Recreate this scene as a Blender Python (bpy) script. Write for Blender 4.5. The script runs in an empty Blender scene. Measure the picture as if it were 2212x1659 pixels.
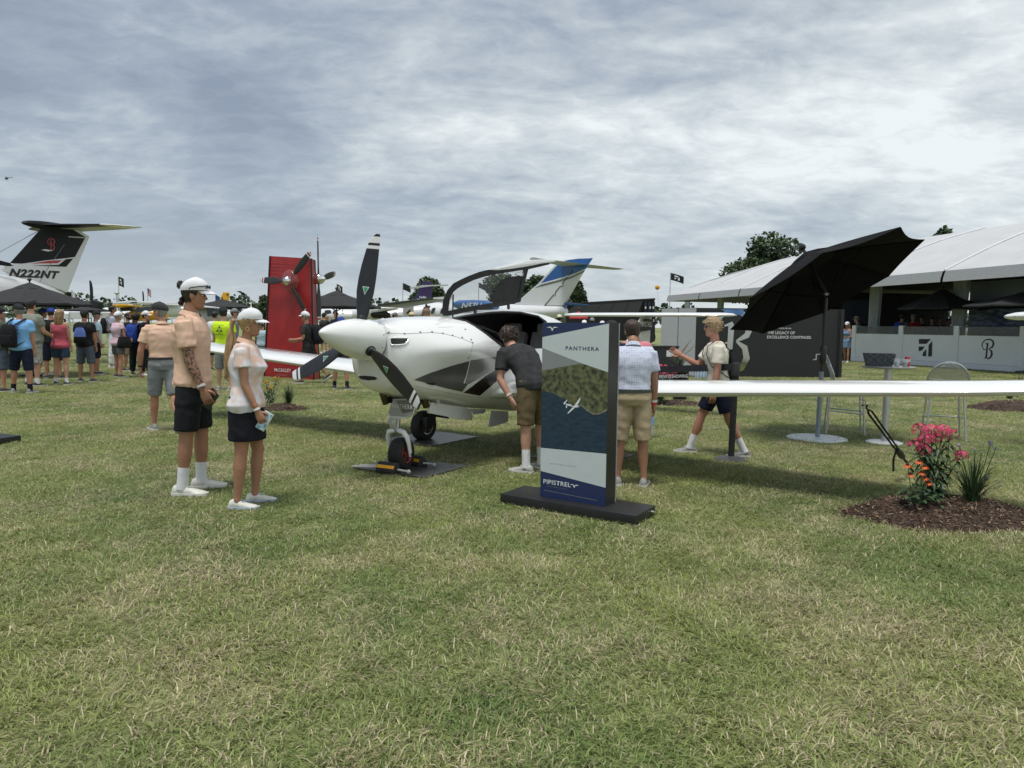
import bpy, bmesh, math, random
import numpy as np
from mathutils import Vector, Matrix, noise
from mathutils.bvhtree import BVHTree
R = math.radians
random.seed(7); np.random.seed(7)
S = bpy.context.scene
COL = S.collection
V = Vector

# ---------------------------------------------------------------- camera
F, CX, CY = 1536.0, 1106.0, 829.5          # measuring frame: photograph at 2212 x 1659
CAMH, PITCH, ROLL = 1.45, R(4.708), R(0.6)
_r0 = V((1, 0, 0)); _u0 = V((0, math.sin(PITCH), math.cos(PITCH))); CF = V((0, math.cos(PITCH), -math.sin(PITCH)))
CR = _r0*math.cos(ROLL) + _u0*math.sin(ROLL); CU = -_r0*math.sin(ROLL) + _u0*math.cos(ROLL)
CPOS = V((0, 0, CAMH))
cam_d = bpy.data.cameras.new('camera'); cam = bpy.data.objects.new('camera', cam_d); COL.objects.link(cam)
cam_d.sensor_width = 36; cam_d.lens = 36*F/2212; cam_d.clip_start = 0.05; cam_d.clip_end = 2000
mw = Matrix.Identity(4)
for i in range(3):
    mw[i][0] = CR[i]; mw[i][1] = CU[i]; mw[i][2] = -CF[i]; mw[i][3] = CPOS[i]
cam.matrix_world = mw
S.camera = cam

def ray(u, v):
    return CF + CR*((u-CX)/F) + CU*((CY-v)/F)
def Q(u, v, y):                       # the point at distance y in front of the viewer that is seen at (u, v)
    d = ray(u, v); return CPOS + d*(y/d.y)
def G(u, v, z=0.0):                   # the point of the ground seen at (u, v)
    d = ray(u, v); return CPOS + d*((z-CAMH)/d.z)
def PL(u, v, p, n):                   # the point of a given plane seen at (u, v)
    d = ray(u, v); n = V(n); return CPOS + d*((V(p)-CPOS).dot(n)/d.dot(n))

# ---------------------------------------------------------------- sky, sun, exposure
SUN_EL, SUN_AZ = R(76), R(215)        # azimuth clockwise from +Y
wd = bpy.data.worlds.new('World'); S.world = wd; wd.use_nodes = True
def build_world():
    nt = wd.node_tree; N = nt.nodes; L = nt.links; N.clear()
    def nd(t, **k):
        n = N.new(t)
        for a, b in k.items(): setattr(n, a, b)
        return n
    def mth(op, a, b=None):
        n = nd('ShaderNodeMath', operation=op)
        for i, x in enumerate((a, b)):
            if x is None: continue
            if isinstance(x, (int, float)): n.inputs[i].default_value = x
            else: L.new(x, n.inputs[i])
        return n.outputs[0]
    out = nd('ShaderNodeOutputWorld'); bg = nd('ShaderNodeBackground'); bg.inputs[1].default_value = 0.1
    L.new(bg.outputs[0], out.inputs[0])
    sky = nd('ShaderNodeTexSky', sky_type='NISHITA', sun_disc=False)
    sky.sun_elevation = SUN_EL; sky.sun_rotation = SUN_AZ
    tc = nd('ShaderNodeTexCoord'); sp = nd('ShaderNodeSeparateXYZ'); L.new(tc.outputs['Generated'], sp.inputs[0])
    z = mth('MAXIMUM', sp.outputs[2], 0.0); zz = mth('ADD', z, 0.26)
    cb = nd('ShaderNodeCombineXYZ')
    L.new(mth('DIVIDE', sp.outputs[0], zz), cb.inputs[0]); L.new(mth('DIVIDE', sp.outputs[1], zz), cb.inputs[1])
    def cloud(rot, sc, scale, detail, rough, dist, loc=(0, 0, 0)):
        mp = nd('ShaderNodeMapping'); mp.inputs['Rotation'].default_value = (0, 0, rot); mp.inputs['Scale'].default_value = sc
        mp.inputs['Location'].default_value = loc
        L.new(cb.outputs[0], mp.inputs[0])
        n = nd('ShaderNodeTexNoise'); n.inputs['Scale'].default_value = scale; n.inputs['Detail'].default_value = detail
        n.inputs['Roughness'].default_value = rough; n.inputs['Distortion'].default_value = dist
        L.new(mp.outputs[0], n.inputs['Vector']); return n.outputs['Fac']
    big = cloud(R(-28), (0.8, 1.0, 1), 1.15, 3, 0.5, 0.6, (1.7, 0.4, 0))
    mid = cloud(R(-32), (0.8, 1.15, 1), 3.6, 8, 0.58, 0.5, (0.3, 2.2, 0))
    fine = cloud(R(-30), (0.85, 1.35, 1), 12.0, 9, 0.62, 0.4, (4.0, 1.0, 0))
    # thick grey sheet to the left, thinner and brighter to the right (over the whole dome)
    side = mth('MULTIPLY', sp.outputs[0], 0.56)
    f = mth('ADD', mth('MULTIPLY', mth('SUBTRACT', big, 0.5), 1.35), mth('MULTIPLY', mth('SUBTRACT', mid, 0.5), 1.15))
    f = mth('ADD', f, mth('MULTIPLY', mth('SUBTRACT', fine, 0.5), 0.62))
    f = mth('ADD', mth('ADD', f, side), 0.54)
    ramp = nd('ShaderNodeValToRGB'); e = ramp.color_ramp.elements
    e[0].position = 0.02; e[0].color = (.245, .295, .375, 1)
    e[1].position = 1.0; e[1].color = (.83, .87, .88, 1)
    for p, c in ((.3, (.33, .385, .46)), (.52, (.45, .505, .555)), (.74, (.60, .65, .675))):
        k = e.new(p); k.color = c + (1,)
    L.new(f, ramp.inputs[0])
    # the sheet pales towards the horizon
    hz = mth('POWER', mth('SUBTRACT', 1.0, z), 9.0)
    m1 = nd('ShaderNodeMixRGB'); L.new(mth('MULTIPLY', hz, 0.68), m1.inputs[0]); L.new(ramp.outputs[0], m1.inputs[1])
    m1.inputs[2].default_value = (.62, .68, .70, 1)
    sc = nd('ShaderNodeMixRGB', blend_type='MULTIPLY'); sc.inputs[0].default_value = 1
    L.new(m1.outputs[0], sc.inputs[1]); sc.inputs[2].default_value = (5.6, 5.6, 5.6, 1)
    m2 = nd('ShaderNodeMixRGB'); m2.inputs[0].default_value = 0.94
    L.new(sky.outputs[0], m2.inputs[1]); L.new(sc.outputs[0], m2.inputs[2])
    L.new(m2.outputs[0], bg.inputs[0])
build_world()
sun_d = bpy.data.lights.new('sun', 'SUN'); sun = bpy.data.objects.new('sun', sun_d); COL.objects.link(sun)
sun_d.energy = 1.5; sun_d.angle = R(16); sun_d.color = (1, .96, .9)
_sd = V((math.sin(SUN_AZ)*math.cos(SUN_EL), math.cos(SUN_AZ)*math.cos(SUN_EL), math.sin(SUN_EL)))
sun.rotation_euler = (-_sd).to_track_quat('-Z', 'Y').to_euler()
S.view_settings.view_transform = 'Standard'; S.view_settings.look = 'None'
S.view_settings.exposure = 0.95; S.view_settings.gamma = 1.0; S.view_settings.use_curve_mapping = False
S.cycles.max_bounces = 8; S.cycles.use_denoising = True

# ---------------------------------------------------------------- materials
MATS = {}
def lin(*c):                          # sRGB 0-255 -> linear
    return tuple(((x/255)/12.92 if x/255 < .04045 else ((x/255+.055)/1.055)**2.4) for x in c)
def mat(name, col, rough=.6, metal=0.0, var=.08, scale=12.0, bump=0.0, bscale=60.0, coat=0.0, trans=0.0,
        alpha=1.0, emit=None, emit_s=1.0, spec=.5, col2=None, aniso=(1, 1, 1), thr=None):
    if name in MATS: return MATS[name]
    m = bpy.data.materials.new(name); m.use_nodes = True; nt = m.node_tree; N = nt.nodes; L = nt.links
    b = N['Principled BSDF']
    b.inputs['Roughness'].default_value = rough; b.inputs['Metallic'].default_value = metal
    b.inputs['Coat Weight'].default_value = coat; b.inputs['Coat Roughness'].default_value = .06
    b.inputs['Transmission Weight'].default_value = trans; b.inputs['Alpha'].default_value = alpha
    b.inputs['Specular IOR Level'].default_value = spec
    tc = N.new('ShaderNodeTexCoord'); mp = N.new('ShaderNodeMapping'); mp.inputs['Scale'].default_value = aniso
    L.new(tc.outputs['Object'], mp.inputs[0])
    n = N.new('ShaderNodeTexNoise'); n.inputs['Scale'].default_value = scale; n.inputs['Detail'].default_value = 5
    L.new(mp.outputs[0], n.inputs['Vector'])
    r = N.new('ShaderNodeValToRGB'); e = r.color_ramp.elements
    a = tuple(max(0, min(1, c*(1-var))) for c in col); c2 = col2 or tuple(max(0, min(1, c*(1+var))) for c in col)
    e[0].position, e[1].position = thr or (.32, .68)
    e[0].color = a + (1,); e[1].color = tuple(c2) + (1,)
    L.new(n.outputs['Fac'], r.inputs[0]); L.new(r.outputs[0], b.inputs['Base Color'])
    if bump:
        n2 = N.new('ShaderNodeTexNoise'); n2.inputs['Scale'].default_value = bscale; n2.inputs['Detail'].default_value = 4
        L.new(mp.outputs[0], n2.inputs['Vector'])
        bp = N.new('ShaderNodeBump'); bp.inputs['Strength'].default_value = bump; bp.inputs['Distance'].default_value = .01
        L.new(n2.outputs['Fac'], bp.inputs['Height']); L.new(bp.outputs[0], b.inputs['Normal'])
    if emit:
        b.inputs['Emission Color'].default_value = emit + (1,); b.inputs['Emission Strength'].default_value = emit_s
    MATS[name] = m
    return m

# ---------------------------------------------------------------- mesh helpers
def rot_to(d, side=None):             # 3x3 with z along d, x along side
    z = V(d).normalized(); s = V(side) if side is not None else (V((1, 0, 0)) if abs(z.x) < .9 else V((0, 1, 0)))
    x = (s - z*s.dot(z)).normalized(); y = z.cross(x)
    return x, y, z
class MB:
    def __init__(s): s.v = []; s.f = []; s.m = []; s.cur = 0
    def add(s, vs, fs, m=None):
        o = len(s.v); s.v += [tuple(x) for x in vs]; s.f += [tuple(i+o for i in f) for f in fs]
        s.m += [s.cur if m is None else m]*len(fs); return s
    def poly(s, pts, m=None): return s.add(pts, [tuple(range(len(pts)))], m)
    def box(s, c, sz, ax=None, m=None, taper=1.0):
        x, y, z = ax or (V((1, 0, 0)), V((0, 1, 0)), V((0, 0, 1))); c = V(c)
        vs = [c + x*(i*sz[0]/2*(taper if k > 0 else 1)) + y*(j*sz[1]/2*(taper if k > 0 else 1)) + z*(k*sz[2]/2) for k in (-1, 1) for j in (-1, 1) for i in (-1, 1)]
        return s.add(vs, [(0, 2, 3, 1), (4, 5, 7, 6), (0, 1, 5, 4), (2, 6, 7, 3), (0, 4, 6, 2), (1, 3, 7, 5)], m)
    def loft(s, rings, cap=True, m=None, closed=True):
        n = len(rings[0]); vs = [p for r in rings for p in r]; fs = []
        for i in range(len(rings)-1):
            for j in range(n if closed else n-1):
                k = (j+1) % n; fs.append((i*n+j, i*n+k, (i+1)*n+k, (i+1)*n+j))
        if cap and closed:
            fs.append(tuple(reversed(range(n)))); o = (len(rings)-1)*n; fs.append(tuple(range(o, o+n)))
        return s.add(vs, fs, m)
    def tube(s, pts, rad, n=10, side=None, cap=True, m=None, power=2.0):
        pts = [V(p) for p in pts]; rings = []; prev = side
        if not isinstance(rad, (list, tuple)): rad = [rad]*len(pts)
        for i, p in enumerate(pts):
            d = (pts[min(i+1, len(pts)-1)] - pts[max(i-1, 0)])
            if d.length < 1e-9: d = V((0, 0, 1))
            x, y, z = rot_to(d, prev); prev = x
            r = rad[i]; ra, rb = r if isinstance(r, (list, tuple)) else (r, r)
            ring = []
            for k in range(n):
                a = 2*math.pi*k/n; c, q = math.cos(a), math.sin(a)
                if power != 2.0:
                    c = math.copysign(abs(c)**(2/power), c); q = math.copysign(abs(q)**(2/power), q)
                ring.append(p + x*(ra*c) + y*(rb*q))
            rings.append(ring)
        return s.loft(rings, cap, m)
    def ball(s, c, r, n=12, k=8, ax=None, m=None, z0=-1.0, z1=1.0):
        x, y, z = ax or (V((1, 0, 0)), V((0, 1, 0)), V((0, 0, 1))); c = V(c)
        rr = r if isinstance(r, (list, tuple)) else (r, r, r); rings = []
        for i in range(k+1):
            t = math.asin(z0) + (math.asin(z1)-math.asin(z0))*i/k; cz = max(math.cos(t), 1e-4)
            rings.append([c + x*(rr[0]*cz*math.cos(2*math.pi*j/n)) + y*(rr[1]*cz*math.sin(2*math.pi*j/n)) + z*(rr[2]*math.sin(t)) for j in range(n)])
        return s.loft(rings, True, m)
    def lathe(s, prof, c=(0, 0, 0), n=20, ax=None, m=None, cap=True):
        x, y, z = ax or (V((1, 0, 0)), V((0, 1, 0)), V((0, 0, 1))); c = V(c)
        return s.loft([[c + x*(max(r, 1e-5)*math.cos(2*math.pi*j/n)) + y*(max(r, 1e-5)*math.sin(2*math.pi*j/n)) + z*h for j in range(n)] for r, h in prof], cap, m)
    def prism(s, pts, d, m=None):     # planar outline pushed along vector d
        pts = [V(p) for p in pts]; d = V(d); n = len(pts)
        vs = pts + [p + d for p in pts]
        fs = [tuple(reversed(range(n))), tuple(range(n, 2*n))] + [(i, (i+1) % n, n+(i+1) % n, n+i) for i in range(n)]
        return s.add(vs, fs, m)
    def mesh(s, name):
        me = bpy.data.meshes.new(name); me.from_pydata(s.v, [], s.f)
        me.polygons.foreach_set('material_index', s.m); me.update(); return me

def empty(name, loc=(0, 0, 0)):
    o = bpy.data.objects.new(name, None); COL.objects.link(o); o.location = loc; o.empty_display_size = .1; return o
def tag(o, label=None, cat=None, group=None, kind=None):
    if label: o['label'] = label
    if cat: o['category'] = cat
    if group: o['group'] = group
    if kind: o['kind'] = kind
    return o
def thing(name, loc, label, cat, group=None): return tag(empty(name, loc), label, cat, group)
def link(name, me, m, parent=None, smooth=True, ang=38, fix=True, bevel=0):
    o = bpy.data.objects.new(name, me); COL.objects.link(o)
    for x in (m if isinstance(m, (list, tuple)) else [m]): me.materials.append(x)
    if fix or bevel:
        bm = bmesh.new(); bm.from_mesh(me)
        if bevel:
            bmesh.ops.bevel(bm, geom=[e for e in bm.edges if len(e.link_faces) == 2 and e.calc_face_angle(0) > R(40)], offset=bevel, segments=2, affect='EDGES', profile=.6)
        bmesh.ops.recalc_face_normals(bm, faces=bm.faces); bm.to_mesh(me); bm.free()
    if smooth:
        me.shade_smooth(); me.set_sharp_from_angle(angle=R(ang))
    if parent:
        o.parent = parent; p = parent; M = Matrix.Identity(4)
        while p: M = p.matrix_basis @ M if p.parent is None else p.matrix_parent_inverse @ p.matrix_basis @ M; p = p.parent
        o.matrix_parent_inverse = M.inverted()
    return o
def obj(name, mb, m, parent=None, smooth=True, ang=38, fix=True, bevel=0):
    return link(name, mb.mesh(name), m, parent, smooth, ang, fix, bevel)
def copy_tree(o, M, label=None, group=None):   # a thing with its parts, moved by the world matrix M
    mp = {}
    def rec(a, par):
        c = a.copy(); COL.objects.link(c); mp[a] = c
        if par is None: c.matrix_basis = M @ a.matrix_basis
        else: c.parent = par; c.matrix_parent_inverse = a.matrix_parent_inverse.copy()
        for ch in a.children: rec(ch, c)
        return c
    c = rec(o, None)
    if label: c['label'] = label
    if group: c['group'] = group
    return c
def text_mesh(txt, size=1.0, spacing=1.0, shear=0.0, extrude=0.0, align='LEFT', bold=0.0):
    cu = bpy.data.curves.new('t', 'FONT'); cu.body = txt; cu.size = size; cu.space_character = spacing; cu.shear = shear
    cu.align_x = align; cu.offset = bold; cu.extrude = extrude; cu.resolution_u = 3
    o = bpy.data.objects.new('t', cu); COL.objects.link(o)
    bpy.context.view_layer.update()
    me = bpy.data.meshes.new_from_object(o.evaluated_get(bpy.context.evaluated_depsgraph_get()))
    bpy.data.objects.remove(o); bpy.data.curves.remove(cu)
    return me
def text_on(name, txt, org, xdir, ydir, width, m, parent, height=None, **k):   # flat lettering on a surface, fitted to a width
    me = text_mesh(txt, **k); X = V(xdir).normalized(); Y = V(ydir).normalized(); Z = X.cross(Y)
    co = np.empty(len(me.vertices)*3); me.vertices.foreach_get('co', co); co = co.reshape(-1, 3)
    w = co[:, 0].max()-co[:, 0].min(); h = co[:, 1].max()-co[:, 1].min(); sx = width/w; sy = (height/h) if height else sx
    x0 = co[:, 0].min(); y0 = co[:, 1].min(); org = V(org)
    for v in me.vertices:
        v.co = org + X*((v.co.x-x0)*sx) + Y*((v.co.y-y0)*sy) + Z*v.co.z
    return link(name, me, m, parent, smooth=False, fix=False)
def strip(pts, w, z=None):            # outline quads of a flat brush stroke in 2-D: list of (x, y), widths
    out = []
    n = len(pts)
    for i, p in enumerate(pts):
        a = V(pts[max(i-1, 0)]); b = V(pts[min(i+1, n-1)]); d = (b-a).normalized(); nn = V((-d.y, d.x))
        out.append((V(p)+nn*w[i]/2, V(p)-nn*w[i]/2))
    return out
def stroke_on(mb, strokes, org, X, Y, s, m=0):   # strokes = [(points, widths)], drawn on the plane org + X,Y
    for pts, w in strokes:
        pr = strip([V(p) for p in pts], w); vs = []
        for a, b in pr: vs += [V(org)+X*(a.x*s)+Y*(a.y*s), V(org)+X*(b.x*s)+Y*(b.y*s)]
        mb.add(vs, [(2*i, 2*i+1, 2*i+3, 2*i+2) for i in range(len(pts)-1)], m)
def spline(keys, n):                  # Catmull-Rom through key tuples
    K = np.array(keys, float); out = []
    t = np.linspace(0, len(K)-1, n)
    for x in t:
        i = min(int(x), len(K)-2); f = x-i
        p0, p1, p2, p3 = K[max(i-1, 0)], K[i], K[i+1], K[min(i+2, len(K)-1)]
        out.append(.5*((2*p1)+(-p0+p2)*f+(2*p0-5*p1+4*p2-p3)*f*f+(-p0+3*p1-3*p2+p3)*f**3))
    return np.array(out)
def interp(x, xs, ys): return float(np.interp(x, xs, ys))
B_LOGO = [([(-.42, .12), (-.5, .3), (-.44, .56), (-.2, .76), (.12, .8), (.38, .68), (.46, .45), (.36, .2), (.1, .06)], [.05, .09, .1, .1, .11, .15, .17, .15, .05]),
          ([(.1, .06), (.32, -.1), (.38, -.36), (.26, -.62), (.06, -.72), (-.06, -.6), (-.02, -.46)], [.05, .15, .17, .14, .09, .1, .05]),
          ([(-.42, .12), (-.3, -.02), (-.12, .02)], [.07, .08, .04]),
          ([(-.22, .44), (-.02, .5), (-.04, .45), (-.06, -.1), (-.1, -.66), (-.28, -.7)], [.04, .1, .15, .14, .13, .04])]
# ---------------------------------------------------------------- ground
def ground_material(name, blade=False):
    m = bpy.data.materials.new(name); m.use_nodes = True; nt = m.node_tree; N = nt.nodes; L = nt.links
    b = N['Principled BSDF']; b.inputs['Roughness'].default_value = .7; b.inputs['Specular IOR Level'].default_value = .25
    geo = N.new('ShaderNodeNewGeometry')
    def nz(scale, detail, lo, hi, rough=.55, dist=0.0):
        n = N.new('ShaderNodeTexNoise'); n.inputs['Scale'].default_value = scale; n.inputs['Detail'].default_value = detail
        n.inputs['Roughness'].default_value = rough; n.inputs['Distortion'].default_value = dist
        L.new(geo.outputs['Position'], n.inputs['Vector'])
        r = N.new('ShaderNodeMapRange'); r.inputs[1].default_value = lo; r.inputs[2].default_value = hi
        L.new(n.outputs['Fac'], r.inputs[0]); return r.outputs[0]
    def mix(f, a, b_, bt='MIX'):
        x = N.new('ShaderNodeMixRGB'); x.blend_type = bt
        for i, q in enumerate((f, a, b_)):
            if isinstance(q, (int, float)): x.inputs[i].default_value = q
            elif isinstance(q, tuple): x.inputs[i].default_value = q + (1,)
            else: L.new(q, x.inputs[i])
        return x.outputs[0]
    def mth(op, a, b_):
        x = N.new('ShaderNodeMath'); x.operation = op
        for i, q in enumerate((a, b_)):
            if isinstance(q, (int, float)): x.inputs[i].default_value = q
            else: L.new(q, x.inputs[i])
        return x.outputs[0]
    lush = nz(.55, 3, .40, .62, dist=.4)
    dry = mth('MULTIPLY', nz(.9, 6, .44, .70, .62, .3), .95)
    fine = nz(3.2, 6, .36, .70, .65)
    green = mix(lush, (.245, .285, .086), (.135, .205, .056))
    green = mix(mth('MULTIPLY', fine, .5), green, (.285, .305, .108))
    straw = mix(fine, (.36, .315, .185), (.54, .475, .31))
    if blade:
        at = N.new('ShaderNodeAttribute'); at.attribute_name = 'tone'
        sp = N.new('ShaderNodeSeparateColor'); L.new(at.outputs['Color'], sp.inputs[0])
        # tone.r: lightness of the blade, tone.g: how ready it is to be straw
        isdry = N.new('ShaderNodeMath'); isdry.operation = 'GREATER_THAN'
        L.new(mth('ADD', mth('MULTIPLY', dry, .62), sp.outputs[1]), isdry.inputs[0]); isdry.inputs[1].default_value = .885
        c = mix(isdry.outputs[0], green, straw)
        k = mth('ADD', mth('MULTIPLY', sp.outputs[0], 1.15), .66)
        hs = N.new('ShaderNodeHueSaturation'); L.new(c, hs.inputs['Color']); L.new(k, hs.inputs['Value'])
        hs.inputs['Saturation'].default_value = .93
        L.new(hs.outputs[0], b.inputs['Base Color'])
        b.inputs['Roughness'].default_value = .5
        tr = N.new('ShaderNodeBsdfTranslucent'); L.new(hs.outputs[0], tr.inputs[0])
        ms = N.new('ShaderNodeMixShader'); ms.inputs[0].default_value = .38; L.new(b.outputs[0], ms.inputs[1]); L.new(tr.outputs[0], ms.inputs[2])
        L.new(ms.outputs[0], N['Material Output'].inputs[0])
    else:
        c = mix(mth('MULTIPLY', dry, .8), green, straw)
        f2 = nz(26, 5, .3, .72, .7)
        c = mix(f2, mix(1.0, c, (.62, .62, .6), 'MULTIPLY'), c)
        L.new(c, b.inputs['Base Color'])
        n2 = N.new('ShaderNodeTexNoise'); n2.inputs['Scale'].default_value = 40; n2.inputs['Detail'].default_value = 6
        L.new(geo.outputs['Position'], n2.inputs['Vector'])
        bp = N.new('ShaderNodeBump'); bp.inputs['Strength'].default_value = .8; bp.inputs['Distance'].default_value = .03
        L.new(n2.outputs['Fac'], bp.inputs['Height']); L.new(bp.outputs[0], b.inputs['Normal'])
    return m
M_ground = ground_material('turf'); M_blade = ground_material('grass_blade', True)
mb = MB(); mb.poly([(-700, -60, 0), (700, -60, 0), (700, 1200, 0), (-700, 1200, 0)])
tag(obj('ground', mb, M_ground, smooth=False), kind='structure')

NOGRASS = []      # (test function) places where nothing grows
def make_grass():
    rng = np.random.RandomState(3)
    coll = bpy.data.collections.new('grass_tufts')
    for k in range(8):
        vs, fs, tone = [], [], []
        n = 92
        lean0 = rng.uniform(0, 6.28)
        for i in range(n):
            a = rng.uniform(0, 6.28); r = .11*math.sqrt(rng.uniform(0, 1)); x0, y0 = r*math.cos(a), r*math.sin(a)
            L_ = rng.uniform(.030, .082); w = rng.uniform(.0015, .0031)
            th = lean0 + rng.normal(0, 1.1); up = rng.uniform(.05, .75)
            dx, dy = math.cos(th), math.sin(th); px, py = -dy*w, dx*w
            hz = L_*math.sqrt(max(0, 1-up*up)); z1 = L_*up
            b0 = len(vs)
            bend = rng.uniform(.45, 1.0)
            vs += [(x0+px, y0+py, -.005), (x0-px, y0-py, -.005),
                   (x0+dx*hz*.45+px*.9, y0+dy*hz*.45+py*.9, z1*.62), (x0+dx*hz*.45-px*.9, y0+dy*hz*.45-py*.9, z1*.62),
                   (x0+dx*hz, y0+dy*hz, z1*bend)]
            fs += [(b0, b0+1, b0+3, b0+2), (b0+2, b0+3, b0+4)]
            t = (rng.uniform(0, 1)**1.3, rng.uniform(0, 1), 0, 1); tone += [t]*5
        me = bpy.data.meshes.new('tuft'); me.from_pydata(vs, [], fs)
        ca = me.color_attributes.new('tone', 'FLOAT_COLOR', 'POINT'); ca.data.foreach_set('color', np.array(tone, np.float32).ravel())
        me.materials.append(M_blade); me.shade_smooth()
        o = bpy.data.objects.new('tuft', me); coll.objects.link(o)
    pts, scl = [], []
    def zone(y0, y1, dens, s0, s1, zs):
        area = .98*(y1*y1-y0*y0)
        n = int(area*dens)
        i = np.arange(n); a1 = (.5+i*.7548776662466927) % 1; a2 = (.5+i*.5698402909980532) % 1
        j = .35/math.sqrt(n); a1 = (a1+rng.uniform(-j, j, n)) % 1; a2 = (a2+rng.uniform(-j, j, n)) % 1
        y = np.sqrt(y0*y0+(y1*y1-y0*y0)*a1); x = (a2*2-1)*1.0*y
        s = rng.uniform(s0, s1, n)
        for a, b, c in zip(x, y, s): pts.append((a, b, 0)); scl.append((c, c, c*zs))
    zone(1.6, 5.0, 130, .70, 1.15, .9)
    zone(5.0, 10.0, 100, .75, 1.2, .72)
    zone(10.0, 20.0, 48, 1.0, 1.6, .55)
    zone(20.0, 42.0, 12, 1.6, 2.6, .42)
    P = np.array(pts); keep = np.ones(len(P), bool)
    for t in NOGRASS: keep &= ~t(P)
    P = P[keep]; Sc = np.array(scl)[keep]
    # taller where the mower missed: against the stands
    me = bpy.data.meshes.new('grass'); me.from_pydata([tuple(p) for p in P], [], [])
    a = me.attributes.new('sc', 'FLOAT_VECTOR', 'POINT'); a.data.foreach_set('vector', Sc.astype(np.float32).ravel())
    ro = np.zeros_like(P); ro[:, 2] = rng.uniform(0, 6.28, len(P))
    a = me.attributes.new('ro', 'FLOAT_VECTOR', 'POINT'); a.data.foreach_set('vector', ro.astype(np.float32).ravel())
    o = bpy.data.objects.new('grass', me); COL.objects.link(o)
    tag(o, 'short mown lawn grass with straw coloured blades', 'grass', kind='stuff')
    ng = bpy.data.node_groups.new('grass', 'GeometryNodeTree')
    ng.interface.new_socket('Geometry', in_out='INPUT', socket_type='NodeSocketGeometry')
    ng.interface.new_socket('Geometry', in_out='OUTPUT', socket_type='NodeSocketGeometry')
    N = ng.nodes; L = ng.links
    gi = N.new('NodeGroupInput'); go = N.new('NodeGroupOutput'); ip = N.new('GeometryNodeInstanceOnPoints')
    ci = N.new('GeometryNodeCollectionInfo'); ci.inputs['Collection'].default_value = coll
    ci.inputs['Separate Children'].default_value = True; ci.inputs['Reset Children'].default_value = True
    a1 = N.new('GeometryNodeInputNamedAttribute'); a1.data_type = 'FLOAT_VECTOR'; a1.inputs['Name'].default_value = 'sc'
    a2 = N.new('GeometryNodeInputNamedAttribute'); a2.data_type = 'FLOAT_VECTOR'; a2.inputs['Name'].default_value = 'ro'
    er = N.new('FunctionNodeEulerToRotation'); L.new(a2.outputs['Attribute'], er.inputs[0])
    ip.inputs['Pick Instance'].default_value = True
    rv = N.new('FunctionNodeRandomValue'); rv.data_type = 'INT'
    rv.inputs[4].default_value = 0; rv.inputs[5].default_value = 7
    L.new(gi.outputs[0], ip.inputs['Points']); L.new(ci.outputs[0], ip.inputs['Instance'])
    L.new(rv.outputs[2], ip.inputs['Instance Index'])
    L.new(er.outputs[0], ip.inputs['Rotation']); L.new(a1.outputs['Attribute'], ip.inputs['Scale'])
    L.new(ip.outputs[0], go.inputs[0])
    md = o.modifiers.new('grass', 'NODES'); md.node_group = ng
# ---------------------------------------------------------------- the white single-propeller aeroplane
BETA = R(33)
PN = V((-math.sin(BETA), -math.cos(BETA), 0)); PLF = V((math.cos(BETA), -math.sin(BETA), 0)); UZ = V((0, 0, 1))
PO = G(867, 1015) - PN*1.03
def A(s, l, z): return PO + PN*s + PLF*l + UZ*z
def A0(u, v, off=0.0): return PL(u, v, PO + PLF*off, PLF)
def T4(x, y): return (658.3+.24467*x, 647.3+.24467*y)
def T5(x, y): return (905.2+.21082*x, 521.2+.21082*y)
def T6(x, y): return (740.6+.14881*x, 822.9+.14881*y)
white_paint = mat('white_gelcoat', (.80, .81, .80), rough=.16, var=.015, scale=3, coat=.6)
white_paint2 = mat('white_enamel', (.74, .75, .74), rough=.3, var=.04, scale=8)
black_trim = mat('black_trim', (.012, .012, .013), rough=.55, var=.25, scale=30)
black_matt = mat('black_matt', (.016, .017, .018), rough=.8, var=.3, scale=18, bump=.15)
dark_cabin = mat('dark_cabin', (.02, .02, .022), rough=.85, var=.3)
grey_paint = mat('grey_paint', (.13, .13, .125), rough=.2, var=.06, scale=5, coat=.4, metal=.3)
silver_paint = mat('silver_paint', (.30, .30, .30), rough=.22, var=.05, scale=5, coat=.4, metal=.4)
maroon_paint = mat('maroon_paint', (.022, .012, .011), rough=.2, var=.1, coat=.4)
line_grey = mat('panel_gap', (.25, .26, .26), rough=.5)
steel = mat('steel', (.45, .45, .44), rough=.32, metal=.9, var=.1, scale=30)
alu = mat('brushed_aluminium', (.55, .56, .57), rough=.38, metal=.7, var=.07, scale=40)
rubber = mat('tyre_rubber', (.018, .018, .018), rough=.75, var=.25, scale=25, bump=.2)
red_hub = mat('red_hub', (.36, .035, .035), rough=.4, var=.15)
exhaust = mat('burnt_exhaust', (.10, .075, .05), rough=.45, metal=.7, var=.35, scale=14)
door_grey = mat('door_grey', (.33, .34, .36), rough=.35, var=.05)
glass_smoke = mat('smoked_glass', (.3, .31, .31), rough=.03, var=.02, trans=0, alpha=.14)
white_print = mat('white_print', (.72, .74, .75), rough=.5, var=.02)
black_print = mat('black_print', (.014, .015, .02), rough=.5, var=.1)

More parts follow.
